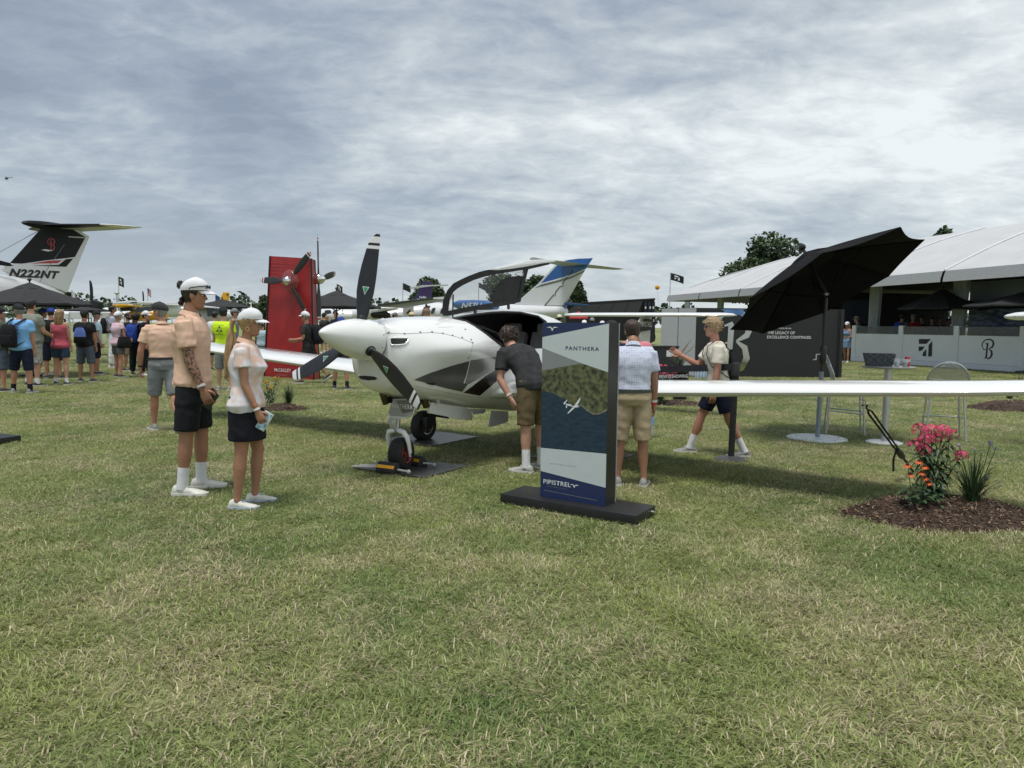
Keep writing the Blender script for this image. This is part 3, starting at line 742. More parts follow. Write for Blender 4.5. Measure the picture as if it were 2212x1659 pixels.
HW = [(-.125, .012), (-.118, .026), (-.10, .043), (-.07, .056), (-.03, .066), (0, .071), (.04, .077), (.075, .073), (.098, .055), (.112, .03), (.118, .004)]
HF = [(-.125, .045), (-.118, .070), (-.10, .084), (-.085, .082), (-.072, .083), (-.06, .088), (-.045, .086), (-.02, .087), (-.005, .080), (.012, .085), (.025, .092), (.06, .088), (.09, .064), (.108, .032), (.118, .0)]
HB = [(-.125, .005), (-.118, .0), (-.10, -.03), (-.07, -.058), (-.03, -.083), (0, -.097), (.04, -.103), (.075, -.088), (.098, -.055), (.112, -.025), (.118, -.0)]
def hp(tab, z): return interp(z, [a for a, b in tab], [b for a, b in tab])
def head_ring(z, n, grow=0.0):
    w, f, b = hp(HW, z)+grow, hp(HF, z)+grow, hp(HB, z)-grow; out = []
    for j in range(n):
        a = 2*math.pi*j/n; c, s = math.cos(a), math.sin(a)
        if c > 0: x = .0 + f*abs(c)**.75
        else: x = -abs(b)*abs(c)**.9
        y = w*math.copysign(abs(s)**.85, s)
        if c > 0 and -.02 < z < .012: x -= .010*math.exp(-((abs(y)-.033)/.014)**2)
        out.append(V((x, y, z)))
    return out
class Fig:
    """one figure built in its own frame: facing +X, left side +Y, metres for a 1.8 m adult, scaled by k"""
    def __init__(s, H, fem=False, g=1.0, lean=0, lean2=None, twist=0, hyaw=0, hpitch=0, legs=((3, 4, 5), (-3, 2, 5)), feet=(12, 12), arms=None, curl=(35, 35), sway=0):
        s.k = k = H/1.8; s.fem = fem; s.g = g
        lean2 = lean if lean2 is None else lean2
        s.hipw = .088*k; s.J = {}
        for i, sd in enumerate((1, -1)):       # left, right
            p, kn, out = legs[i]
            hip = V((0, sd*s.hipw, 0)); td = V((math.sin(R(p)), sd*math.sin(R(out)), -math.cos(R(p)))).normalized()
            knee = hip + td*.425*k; q = p-kn
            sd_ = V((math.sin(R(q)), sd*math.sin(R(out))*.6, -math.cos(R(q)))).normalized()
            ank = knee + sd_*.415*k
            s.J[i] = [hip, knee, ank, q]
        s.footp = [0, 0]
        low = min(s.J[i][2].z for i in (0, 1)); s.root = V((0, 0, .085*k - low))
        for i in (0, 1):
            for j in range(3): s.J[i][j] = s.J[i][j] + s.root
        s.feet = feet
        # spine
        s.sp = []
        for h in (-.07, .0, .08, .16, .25, .34, .42, .49, .535, .57):
            t = max(0, min(1, h/.5)); a = R(lean + (lean2-lean)*t)
            if not s.sp: p = s.root + V((math.sin(R(lean))*h*k, 0, h*k*math.cos(R(lean))))
            else: p = s.sp[-1][1] + V((math.sin(a), 0, math.cos(a)))*((h-s.sp[-1][0])*k)
            s.sp.append((h, p, a))
        s.top = s.sp[8][1]; a = s.sp[8][2]; s.ca = a
        tw = R(twist); s.lat = V((-math.sin(tw), math.cos(tw), 0)); s.tw = tw
        up = V((math.sin(a), 0, math.cos(a))); s.up = up
        s.fwd = s.lat.cross(up)
        shw = (.158 if fem else .182)*k*(.9+.1*g)
        s.sh = [s.top - up*.055*k + s.lat*shw, s.top - up*.055*k - s.lat*shw]
        arms = arms or (((.05, .12, -1), (.22, .02, -1)), ((.05, .12, -1), (.22, .02, -1)))
        s.arm = []
        for i, sd in enumerate((1, -1)):
            if len(arms[i]) == 2 or True:
                u, f = V(arms[i][0]), V(arms[i][1])
                rz = Matrix.Rotation(tw*.8, 3, 'Z')
                u = rz @ V((u.x, sd*u.y, u.z)).normalized(); f = rz @ V((f.x, sd*f.y, f.z)).normalized()
            el = s.sh[i] + u*.295*k; wr = el + f*.255*k
            s.arm.append((s.sh[i], el, wr, u, f))
        s.curl = curl
        hy = R(hyaw); s.hy = hy
        neck0 = s.top; nd = (up*.8 + V((0, 0, .35)) + V((math.sin(R(hpitch))*.35, 0, 0))).normalized()
        s.neck = [neck0 - up*.03*k, neck0 + nd*.075*k]
        Rm = Matrix.Rotation(tw + hy, 3, 'Z') @ Matrix.Rotation(R(hpitch), 3, 'Y')
        s.HM = Rm; s.hs = k*.97 if not fem else k*.95
        s.hc = s.neck[1] + Rm @ V((.022*k, 0, .112*k))
    def hd(s, p): return s.hc + s.HM @ (V(p)*s.hs)
    def torso_sections(s, ease=0.0):
        k, g = s.k, s.g
        if s.fem: W = [.150, .172, .150, .128, .135, .150, .158, .135, .075, .055]; D = [.105, .125, .105, .09, .10, .118, .105, .085, .065, .055]
        else: W = [.145, .168, .160, .150, .160, .178, .188, .165, .085, .06]; D = [.105, .122, .112, .105, .115, .125, .118, .095, .07, .06]
        out = []
        for i, (h, p, a) in enumerate(s.sp):
            gg = g if 1 <= i <= 6 else 1+(g-1)*.4
            t = max(0, min(1, h/.45)); la = V((-math.sin(s.tw*t), math.cos(s.tw*t), 0))
            belly = .035*k*(g-1)*2 if i in (2, 3, 4) else 0
            fw = la.cross(V((math.sin(a), 0, math.cos(a))))
            bust = .02*k if (s.fem and i == 5) else 0
            out.append((p + fw*(belly+bust), W[i]*k*gg+ease, D[i]*k*gg+ease+belly*.5+bust, la))
        return out
    def tors(s, m, i0, i1, ease, flare=0.0, n=22):
        sec = s.torso_sections(ease); rings = []
        for i in range(i0, i1+1):
            p, w, d, la = sec[i]; a = s.sp[i][2]; up = V((math.sin(a), 0, math.cos(a))); fw = la.cross(up)
            e = flare*max(0, 1-(i-i0)/3)
            rings.append([p + la*((w+e)*math.cos(2*math.pi*j/n)) - fw*((d+e)*math.sin(2*math.pi*j/n)) for j in range(n)])
        m.loft(rings)
    def limb(s, m, pts, rad, n=12): m.tube(pts, rad, n, side=V((0, 1, 0)))
    def leg_pts(s, i, t0, t1, n=7):
        h, kn, an, q = s.J[i]; L1 = (kn-h).length; L2 = (an-kn).length; T = L1+L2; out = []
        for x in np.linspace(t0, t1, n):
            d = x*T; out.append(h+(kn-h)*(d/L1) if d < L1 else kn+(an-kn)*((d-L1)/L2))
        return out
    def leg_r(s, t):
        xs = [-.08, 0, .2, .38, .48, .53, .60, .70, .80, .92, 1.0]
        rs = [.088, .088, .079, .064, .056, .054, .055, .056, .045, .034, .036] if not s.fem else [.085, .086, .080, .064, .054, .051, .052, .054, .043, .031, .033]
        return float(np.interp(t, xs, rs))*s.k*(.55+.45*s.g)
    def arm_r(s, t):
        xs = [0, .15, .3, .5, .58, .7, .9, 1.0]; rs = [.058, .053, .049, .040, .042, .041, .029, .027] if not s.fem else [.048, .045, .042, .034, .035, .033, .024, .023]
        return float(np.interp(t, xs, rs))*s.k*(.6+.4*s.g)
    def arm_pts(s, i, t0, t1, n=7):
        sh, el, wr, u, f = s.arm[i]; L1 = (el-sh).length; L2 = (wr-el).length; T = L1+L2; out = []
        for x in np.linspace(t0, t1, n):
            d = x*T; out.append(sh+(el-sh)*(d/L1) if d < L1 else el+(wr-el)*((d-L1)/L2))
        return out
    def body_mb(s):
        m = MB(); s.tors(m, 0, 9, -.012*s.k)
        for i in (0, 1):
            ts = np.linspace(-.06, 1.03, 16); P = s.leg_pts(i, -.06, 1.03, 16); s.limb(m, P, [s.leg_r(t) for t in ts])
            # calf set back, kneecap
            h, kn, an, q = s.J[i]; 
            m.ball(kn+V((.018*s.k, 0, 0)), (.042*s.k, .044*s.k, .052*s.k), 10, 8)
            c = kn+(an-kn)*.3; m.ball(c-V((.016*s.k, 0, 0)), (.045*s.k, .046*s.k, .10*s.k), 10, 8)
            ts = np.linspace(0, 1.0, 12); P = s.arm_pts(i, 0, 1.0, 12); s.limb(m, P, [s.arm_r(t) for t in ts], 10)
            m.tube([s.top-s.up*.03*s.k, s.sh[i]+s.up*.012*s.k, s.sh[i]+s.arm[i][3]*.05*s.k], [.05*s.k, .056*s.k, .055*s.k], 10)
        a, b = s.neck; m.tube([a, b, b+s.HM @ V((.01, 0, .05))*s.hs], [.060*s.k if not s.fem else .05*s.k, .054*s.k if not s.fem else .044*s.k, .05*s.k], 14)
        return m
    def hand_mb(s, m, i):
        sh, el, wr, u, f = s.arm[i]; k = s.k*(.93 if s.fem else 1.0); sd = 1 if i == 0 else -1
        x = f                                          # along the hand
        inw = (s.lat*(-sd)); n = (inw - x*inw.dot(x))  # palm looks at the body
        if n.length < .1: n = V((0, 0, -1)) - x*V((0, 0, -1)).dot(x)
        n.normalize(); w = x.cross(n).normalized()
        if w.dot(s.fwd) < 0: w = -w                    # thumb side looks ahead
        m.loft([[wr + x*(a*k) + w*(b*k*math.cos(t)) + n*(c*k*math.sin(t)) for t in np.linspace(0, 2*math.pi, 11)[:-1]] for a, b, c in ((-.015, .024, .020), (.015, .032, .018), (.05, .041, .016), (.085, .040, .013), (.094, .034, .009))], m=0)
        cu = s.curl[i]
        for j, (o, L_) in enumerate(((.029, .075), (.010, .083), (-.010, .077), (-.028, .060))):
            p = wr + x*(.086*k) + w*(o*k); pts = [p - x*.01*k, p]; a = R(cu*.7); dirs = []
            for q, fr in enumerate((.45, .32, .23)):
                dd = x*math.cos(a) + n*math.sin(a) + w*(.05*(1.5-j)); p = p + dd*(L_*k*fr); pts.append(p); a += R(cu)
            m.tube(pts, [.0095*k, .0095*k, .009*k, .008*k, .0055*k], 7, m=0)
        p = wr + x*(.022*k) + w*(.030*k); pts = [p]; 
        for q, (dx, dw, dn) in enumerate(((.6, .62, .25), (.85, .30, .45), (.85, .05, .6))): p = p + (x*dx + w*dw + n*dn).normalized()*(.033*k); pts.append(p)
        m.tube(pts, [.014*k, .0125*k, .011*k, .007*k], 7, m=0)
        return wr, x, n, w
    def head_mb(s, m, glasses=False, beard=None):
        n = 32; zs = [-.125, -.118, -.108, -.10, -.09, -.08, -.07, -.06, -.05, -.04, -.03, -.02, -.01, 0, .01, .02, .035, .05, .065, .08, .092, .102, .11, .115, .118]
        m.loft([[s.hd(p) for p in head_ring(z, n)] for z in zs], m=0)
        # nose
        N_ = [(.083, .0, .008), (.112, 0, -.030), (.088, .016, -.038), (.088, -.016, -.038), (.092, 0, -.044), (.080, .009, -.002), (.080, -.009, -.002), (.104, .010, -.033), (.104, -.010, -.033)]
        m.add([s.hd(p) for p in N_], [(0, 5, 7, 1), (0, 1, 8, 6), (5, 2, 7), (6, 8, 3), (1, 7, 2, 4), (1, 4, 3, 8)], 0)
        X, Y, Z = s.HM @ V((1, 0, 0)), s.HM @ V((0, 1, 0)), s.HM @ V((0, 0, 1)); q = s.hs
        for sd in (1, -1):
            m.ball(s.hd((.0, sd*.074, -.012)), (.019*q, .009*q, .032*q), 10, 8, ax=(X, (Y*sd - X*.35).normalized(), Z), m=0)
            m.ball(s.hd((.072, sd*.032, -.002)), (.012*q, .014*q, .008*q), 10, 6, ax=(X, Y, Z), m=3)
            m.ball(s.hd((.078, sd*.032, -.002)), (.0075*q, .007*q, .0065*q), 8, 6, ax=(X, Y, Z), m=2)
            m.tube([s.hd((.088, sd*.014, .014)), s.hd((.088, sd*.032, .020)), s.hd((.076, sd*.050, .014))], [.003*q, .0042*q, .002*q], 6, m=4)
        for zc, r in ((-.058, (.006, .021, .0055)), (-.067, (.006, .018, .006))):
            m.ball(s.hd((.083, 0, zc)), tuple(a*q for a in r), 10, 6, ax=(X, Y, Z), m=1)
        if beard:
            rr = []
            for z in (-.124, -.112, -.10, -.085, -.07, -.05, -.035):
                ring = head_ring(z, n, .006); rr.append([s.hd(p) for p in ring[-9:]+ring[:10]])
            m.loft(rr, cap=False, closed=False, m=4)
    def shoe(s, i, upper, sole, h=1.0, hi=.5):
        k = s.k*(.93 if s.fem else 1.0); hipj, kn, an, q = s.J[i]; sd = 1 if i == 0 else -1
        yaw = R(s.feet[i])*sd; x = V((math.cos(yaw), math.sin(yaw), 0)); pz = R(s.footp[i]); up = V((0, 0, 1))
        x = (x*math.cos(pz) - up*math.sin(pz)); y = up.cross(x).normalized(); z = x.cross(y)*1
        if z.z < 0: z = -z
        o = an - z*.085*k - x*.055*k; m = MB()
        if abs(s.footp[i]) < 1: o.z = 0.0
        st = [(-.028, .022, .05, .018), (-.015, .034, .085, .012), (.02, .038, .102, .01), (.06, .040, .095, .01), (.10, .041, .078, .01), (.145, .046, .062, .01), (.19, .048, .052, .011), (.225, .042, .044, .016), (.25, .026, .034, .022), (.256, .008, .026, .024)]
        rings = []; soles = []
        for a, w, t, bz in st:
            rings.append([o + x*(a*k) + y*(w*k*math.copysign(abs(math.cos(c))**.8, math.cos(c))*(1.0 if math.sin(c) < .2 else .86)) + z*((bz*.6+(t-bz*.6)*(.5+.5*math.sin(c)))*k) for c in np.linspace(0, 2*math.pi, 15)[:-1]])
            soles.append([o + x*((a*1.035-.002)*k) + y*(cw*(w+.004)*k) + z*(cz*k) for cw, cz in ((1, .003), (1.04, .016), (.98, .030), (-.98, .030), (-1.04, .016), (-1, .003))])
        m.loft(rings, m=0); m.loft(soles, m=1)
        m.tube([o+x*(.075*k)+z*.094*k-y*.02*k, o+x*(.10*k)+z*.088*k, o+x*.085*k+z*.096*k+y*.02*k], .005*k, 6, m=1)
        m.tube([o+x*(.11*k)+z*.080*k-y*.022*k, o+x*(.125*k)+z*.076*k, o+x*.11*k+z*.080*k+y*.022*k], .005*k, 6, m=1)
        return m

def wrinkle(me, amp, sc, seed):
    n = len(me.vertices); co = np.empty(n*3); me.vertices.foreach_get('co', co); co = co.reshape(-1, 3)
    no = np.empty(n*3); me.vertices.foreach_get('normal', no); no = no.reshape(-1, 3)
    p = co*sc; s = seed
    # folds: a few warped directional waves
    w = 1.7*np.sin(p[:, 2]*1.3+s)+1.1*np.sin(p[:, 0]*1.7+2*s)
    f = np.sin(p[:, 0]*2.1+p[:, 2]*1.6+w)+np.sin(p[:, 1]*2.4-p[:, 2]*2.3+1.3*w+s)+.6*np.sin(p[:, 2]*4.3+p[:, 0]*2.2-w*1.6)+.5*np.sin(p[:, 1]*5.1+p[:, 0]*4.0+2.2*w)
    co += no*(f*amp/2.2)[:, None]; me.vertices.foreach_set('co', co.ravel()); me.update()
def queue(name, mb, m, parent, vox, smooth=2, wr=None, extra=None, after=None):
    o = bpy.data.objects.new(name, mb.mesh(name)); COL.objects.link(o)
    r = o.modifiers.new('r', 'REMESH'); r.mode = 'VOXEL'; r.voxel_size = vox; r.use_smooth_shade = True
    if smooth:
        q = o.modifiers.new('s', 'SMOOTH'); q.factor = .5; q.iterations = smooth
    PENDING.append((o, name, m, parent, wr, extra, after)); return o
def flush():
    if not PENDING: return
    bpy.context.view_layer.update(); dg = bpy.context.evaluated_depsgraph_get()
    for o, name, m, parent, wr, extra, after in PENDING:
        me = bpy.data.meshes.new_from_object(o.evaluated_get(dg)); old = o.data
        o.modifiers.clear(); o.data = me; bpy.data.meshes.remove(old)
        if wr: wrinkle(me, *wr)
        ms = m if isinstance(m, (list, tuple)) else [m]
        me.materials.clear()
        for x in ms: me.materials.append(x)
        if after: after(me)
        if extra:
            n0 = len(me.vertices); v = np.empty(n0*3); me.vertices.foreach_get('co', v)
            np_ = len(me.polygons); vs = [tuple(x) for x in v.reshape(-1, 3)]; fs = [tuple(p.vertices) for p in me.polygons]
            mi = [p.material_index for p in me.polygons] + extra.m
            m2 = bpy.data.meshes.new(name); m2.from_pydata(vs+extra.v, [], fs+[tuple(i+n0 for i in f) for f in extra.f])
            for x in ms: m2.materials.append(x)
            m2.polygons.foreach_set('material_index', mi); m2.update(); o.data = m2; bpy.data.meshes.remove(me); me = m2
        me.name = name; me.shade_smooth()
        o.parent = parent
    PENDING.clear()

def hair_shell(f, kind, m, parent, cap=False):
    mb = MB(); n = 40; rng = random.Random(int(f.k*1e4)+len(kind)); tops = [-.07, -.055, -.04, -.02, 0, .02, .035, .05, .065, .08, .095, .107, .116, .122]
    g0 = dict(short=.010, crop=.005, curly=.022, pony=.013, long=.014, thick=.020, bun=.010).get(kind, .01); amp = dict(curly=.016, thick=.006, short=.004, crop=.001).get(kind, .004)
    rings = []
    for z in tops:
        zz = min(z, .1175); ring = head_ring(zz, n, g0); o = []
        for j, p in enumerate(ring):
            a = 2*math.pi*j/n; c = math.cos(a)
            q = V((p.x, p.y, z + g0*max(0, (z-.08)/.04)))
            d = noise.noise(V((math.cos(a)*3, math.sin(a)*3, z*28))*(2.2 if kind == 'curly' else 1.4)+V((f.k*9, 0, 0)))
            q += V((q.x, q.y, q.z*.6)).normalized()*d*amp*1.6
            line = .055 if c > .35 else (.0 if c > -.1 else -.075)     # hairline: brow, temple, nape
            if kind in ('curly', 'thick') and c > .35: line = .045
            if z < line: q = V((q.x*.78, q.y*.78, q.z))
            o.append(f.hd(q))
        rings.append(o)
    mb.loft(rings, cap=True)
    if kind in ('curly', 'thick'):
        for _ in range(150 if kind == 'curly' else 46):
            a = rng.uniform(0, 6.28); z = rng.uniform(-.05, .118); c = math.cos(a)
            if c > .2 and z < .05: continue
            if c > -.2 and z < .0: continue
            p = head_ring(min(z, .115), 40, g0+.006)[int(a/6.28*40) % 40]; r = rng.uniform(.010, .018)
            t = V((rng.uniform(-1, 1), rng.uniform(-1, 1), rng.uniform(-1, 1))).normalized()*r
            up = V((p.x, p.y, p.z)).normalized()*r
            if kind == 'thick': t = V((.022, rng.uniform(-.010, .010), .0)); up *= .35
            mb.tube([f.hd(p-t), f.hd(p+up*.7), f.hd(p+t)], [.004, .007, .002], 5)
    if kind == 'long':
        for i in range(26):
            a = R(rng.uniform(95, 265)); p = head_ring(.02, 40, .012)[int(a/6.283*40) % 40]; L_ = rng.uniform(.22, .32)
            pts = [f.hd(p)]
            for t in (.3, .6, 1.0): pts.append(f.hd(p) + V((rng.uniform(-.012, .012), rng.uniform(-.012, .012), -L_*t)) + f.HM @ V((-.02*t, 0, 0)))
            mb.tube(pts, [.016, .022, .02, .004], 6)
    if kind == 'pony':
        base = f.hd((-.108, 0, .02))
        for i in range(22):
            oy, ox = rng.uniform(-.022, .022), rng.uniform(-.018, .018); L_ = rng.uniform(.38, .50)
            b = f.HM @ V((-1, 0, 0))
            pts = [base + f.HM @ V((.02, oy*.3, 0)), base + b*.045 + f.HM @ V((ox*.6, oy*.6, -.01)), base + b*(.065+ox) + V((0, oy, -L_*.35)), base + b*(.085+ox) + V((rng.uniform(-.01, .01), oy*1.1, -L_*.7)), base + b*(.10+ox*.6) + V((rng.uniform(-.01, .02), oy*.6, -L_))]
            mb.tube(pts, [.007, .012, .014, .012, .002], 6)
    if kind == 'bun':
        for i in range(30):
            t = V((rng.uniform(-1, 1), rng.uniform(-1, 1), rng.uniform(-1, 1))).normalized()
            c = V((-.115, 0, .055)); mb.tube([f.hd(c+t*.018), f.hd(c+t*.03+V((0, .01, .008))), f.hd(c+t*.02+V((-.006, -.012, -.01)))], [.008, .012, .004], 5)
        for i in range(16):
            y = rng.uniform(-.05, .05); c = V((-.085, y, -.055+rng.uniform(-.02, .03))); mb.tube([f.hd(c), f.hd(c+V((-.02, .004, -.02))), f.hd(c+V((-.008, 0, -.04)))], [.012, .013, .003], 5)
    return obj('hair', mb, m, parent, ang=70)
def cap_mesh(f, m, bm, parent, kind='cap', back=False, tilt=0):
    top = MB(); n = 36; rings = []
    for z, g in ((.030, .012), (.045, .015), (.062, .016), (.08, .016), (.096, .016), (.108, .014), (.116, .010), (.1178, .004)):
        zz = min(z, .1175); rings.append([f.hd(V((p.x, p.y, z+(.024*(z-.03)/.088))) + V((0, 0, (.010 if p.x > 0 else -.012)*abs(p.x)/.09))) for p in head_ring(zz, n, g)])
    top.loft(rings); top.ball(f.hd((0, 0, .143)), .006, 8, 5)
    o = obj('cap' if kind == 'cap' else 'hat', top, m, parent, ang=60)
    br = MB(); sg = -1 if back else 1; U, Lo = [], []
    if kind == 'cap':
        for r_, dz in ((0, 0), (.5, .004), (1.0, -.008)):
            rowu, rowl = [], []
            for t in np.linspace(-1, 1, 13):
                a = t*1.12; x = .082*math.cos(a)*1.12+.012; y = .080*math.sin(a)*1.04
                ext = .070*math.cos(t*1.45)**.6*r_
                p = V((sg*(x+ext), y, .036+dz*1.0-.016*(abs(t)**2)*1.0-.18*ext)); rowu.append(f.hd(p+V((0, 0, .003)))); rowl.append(f.hd(p))
            U.append(rowu); Lo.append(rowl)
        br.loft([u+list(reversed(l)) for u, l in zip(U, Lo)])
    else:
        w = .06 if kind == 'bucket' else .085; rr = []
        for e, dz in ((0, .0), (.5, -.004), (1.0, .006 if kind == 'straw' else -.016)): rr.append([f.hd(V((p.x*(1+e*w/.085), p.y*(1+e*w/.075), .032+dz))) for p in head_ring(.03, n, .012)])
        for e, dz in ((1.0, .002 if kind == 'straw' else -.020), (0, -.004)): rr.append([f.hd(V((p.x*(1+e*w/.085), p.y*(1+e*w/.075), .032+dz))) for p in head_ring(.03, n, .012)])
        br.loft(rr, cap=False)
    obj('brim', br, bm or m, o, ang=50)
    if kind != 'cap':
        b2 = MB(); b2.loft([[f.hd(V((p.x, p.y, z))) for p in head_ring(.04, n, .0165)] for z in (.034, .052)], cap=False); obj('hat_band', b2, black_print, o)
    return o

def person(u, vfoot, vhead, label, heading=90, group=None, skin='red', shirt='tee', shirt_c=None, bottom='shorts', bottom_c=None, shoe_c=None, sole_c=None,
           sock=.0, sock_c=None, hair='short', hair_c='dark', cap=None, cap_c=None, brim_c=None, vox=.021, hem=.55, sleeve=.34, H=None, pos=None, hatpad=.03, glasses=False, beard=None,
           belt=None, untuck=True, wrist=None, tat=False, collar=False, hands=True, pants_w=1.0, footp=(0, 0), **pose):
    loc = pos or G(u, vfoot)
    if H is None:
        H = Q(u, vhead, loc.y).z - (hatpad if cap else .012)
        H = H/max(.5, pose.pop('hfac', 1.0))
    pose.pop('hfac', None)
    f = Fig(H, **pose); f.footp = list(footp); k = f.k
    t = thing('person', (loc.x, loc.y, 0), label, 'person', group); t.rotation_euler = (0, 0, R(heading))
    sk = SKINS[skin]; hm = HAIRS[hair_c] if hair_c else sk
    def part(name, mb, m, **kk):
        o = obj(name, mb, m, None, **kk); o.parent = t; return o
    ex = MB(); hand = []
    for i in (0, 1): hand.append(f.hand_mb(ex, i))
    f.head_mb(ex, beard=beard)
    f.hand = hand
    after = None
    if tat:
        i_ = 1; sh, el, wr = f.arm[i_][:3]
        def after(me, a=sh+(el-sh)*.55, e=el, b=wr):
            for p in me.polygons:
                c = p.center
                if min((c-(e+(b-e)*x)).length for x in (0, .2, .4, .6, .8, .95)) < .062 or (c-a).length < .07 or (c-(a+e)/2).length < .07: p.material_index = 5
    queue('body', f.body_mb(), [sk, M_lip, M_eye, M_white, hm, tattoo], t, vox*(.85 if vox < .012 else .9), 2, extra=ex, after=after)
    if shirt:
        m = MB(); e = .016*k
        low = 0 if untuck else 2
        if shirt == 'tank':
            f.tors(m, 0, 7, e, .018*k)
            for i in (0, 1): m.tube([f.top-f.up*.06*k+(f.sh[i]-f.top)*.45, f.top-f.up*.01*k+(f.sh[i]-f.top)*.42], .03*k, 10)
        else:
            f.tors(m, low, 8, e, .012*k if untuck else .006*k)
            for i in (0, 1):
                ts = np.linspace(-.02, sleeve, 6); P = f.arm_pts(i, -.02, sleeve, 6); f.limb(m, P, [f.arm_r(x)+.010*k+.018*k*max(0, x/max(sleeve, .01))*(1 if sleeve < .6 else .3) for x in ts], 14)
                m.tube([f.top-f.up*.035*k, f.sh[i]+f.up*.010*k, f.sh[i]+f.arm[i][3]*.06*k], [.056*k, .060*k, .060*k], 12)
            m.tube([f.top-f.up*.06*k, f.top+f.up*.012*k], [.075*k, .066*k], 14)
        o = queue('shirt', m, shirt_c, t, vox, 3, wr=(.0032*k, 13, len(label) % 7))
        if collar:
            c = MB(); up = f.up; base = f.top+up*.012*k; fw = f.fwd; la = f.lat; rs = []
            for dz, rr in ((-.012, .075), (.030, .066), (.034, .070), (-.004, .086)):
                rs.append([base + la*(rr*k*math.sin(a)) + fw*(rr*k*math.cos(a)*1.02) + up*(dz*k - .016*k*math.cos(a)) for a in np.linspace(.25, 2*math.pi-.25, 24)])
            c.loft(rs, cap=False, closed=False)
            part('collar', c, collar if not isinstance(collar, bool) else shirt_c, ang=50)
    if bottom in ('shorts', 'pants'):
        m = MB(); f.tors(m, 0, 2 if not untuck else 1, (.024 if not untuck else .010)*k, 0)
        end = hem if bottom == 'shorts' else .97
        for i in (0, 1):
            ts = np.linspace(-.07, end, 9); P = f.leg_pts(i, -.07, end, 9)
            f.limb(m, P, [f.leg_r(x)*(1 if x < .45 else 1.0)+(.016+.020*pants_w*min(1, max(0, x)/.5))*k for x in ts], 16)
        queue(bottom if bottom == 'pants' else 'shorts', m, bottom_c, t, vox, 3, wr=(.0038*k, 12, len(label) % 5))
    elif bottom == 'skirt':
        m = MB(); s2 = f.torso_sections(.016*k); rs = []
        kn = (f.J[0][1]+f.J[1][1])/2
        for x, w, d in ((1.0, None, None), (.5, .180, .140), (0, .188, .148), (-.10, .190, .150), (-.22, .195, .155), (hem*-1, .200, .160)):
            if w is None: p, w_, d_, la = s2[2]; w, d = w_/k, d_/k; c = p
            else: c = f.root + (f.sp[2][1]-f.root)*max(x, 0) + (V((kn.x*max(0, -x)*1.0, 0, x*k if x < 0 else 0)))
            rs.append([c + V((0, w*k*math.cos(a), 0)) + V((d*k*math.sin(a), 0, 0)) for a in np.linspace(0, 2*math.pi, 29)[:-1]])
        m.loft(rs); queue('skirt', m, bottom_c, t, vox, 2, wr=(.003*k, 10, 2))
    if belt:
        p, w, d, la = f.torso_sections(.031*k)[2]; a = f.sp[2][2]; up = V((math.sin(a), 0, math.cos(a))); fw = la.cross(up); b = MB()
        b.loft([[p + up*(z*k) + la*((w+e)*math.cos(x)) + fw*((d+e)*math.sin(x)) for x in np.linspace(0, 2*math.pi, 33)[:-1]] for z, e in ((-.012, 0), (-.012, .004), (.022, .004), (.022, 0))], cap=False)
        part('belt', b, belt)
    for i in (0, 1):
        if shoe_c: part('shoe', f.shoe(i, shoe_c, sole_c), [shoe_c, sole_c or sole_white], ang=50)
        if sock:
            h_, kn, an, q = f.J[i]; b = MB(); d = (kn-an).normalized(); L_ = (kn-an).length
            b.tube([an-d*.03*k, an+d*sock*k*.4, an+d*sock*k*.55, an+d*sock*k], [.047*k, (f.leg_r(.97)+.008*k), f.leg_r(.94)+.010*k, f.leg_r(.90)+.009*k], 14); part('sock', b, sock_c or sole_white, ang=60)
    if hair: hair_shell(f, hair, hm, None).parent = t
    if cap:
        o = cap_mesh(f, cap_c, brim_c, None, cap); o.parent = t
    if glasses:
        g = MB()
        for sd in (1, -1):
            g.ball(f.hd((.093, sd*.033, -.003)), (.005*f.hs, .026*f.hs, .019*f.hs), 12, 6, ax=(f.HM @ V((1, 0, 0)), f.HM @ V((0, 1, 0)), f.HM @ V((0, 0, 1))))
            g.tube([f.hd((.09, sd*.056, .002)), f.hd((.05, sd*.074, .004)), f.hd((.0, sd*.079, .0))], .0025, 6)
        g.tube([f.hd((.097, .012, .002)), f.hd((.097, -.012, .002))], .0025, 6)
        part('sunglasses', g, mat('lens_black', (.012, .012, .014), rough=.12))
    if wrist:
        for i, m, tt in wrist:
            P = f.arm_pts(i, tt-.015, tt+.02, 3); b = MB(); b.tube(P, [f.arm_r(tt)+.006*k]*3, 16); part('wristband', b, m)
    f.t = t; f.loc = loc; f.heading = heading
    f.W = Matrix.Translation((loc.x, loc.y, 0)) @ Matrix.Rotation(R(heading), 4, 'Z')
    return f
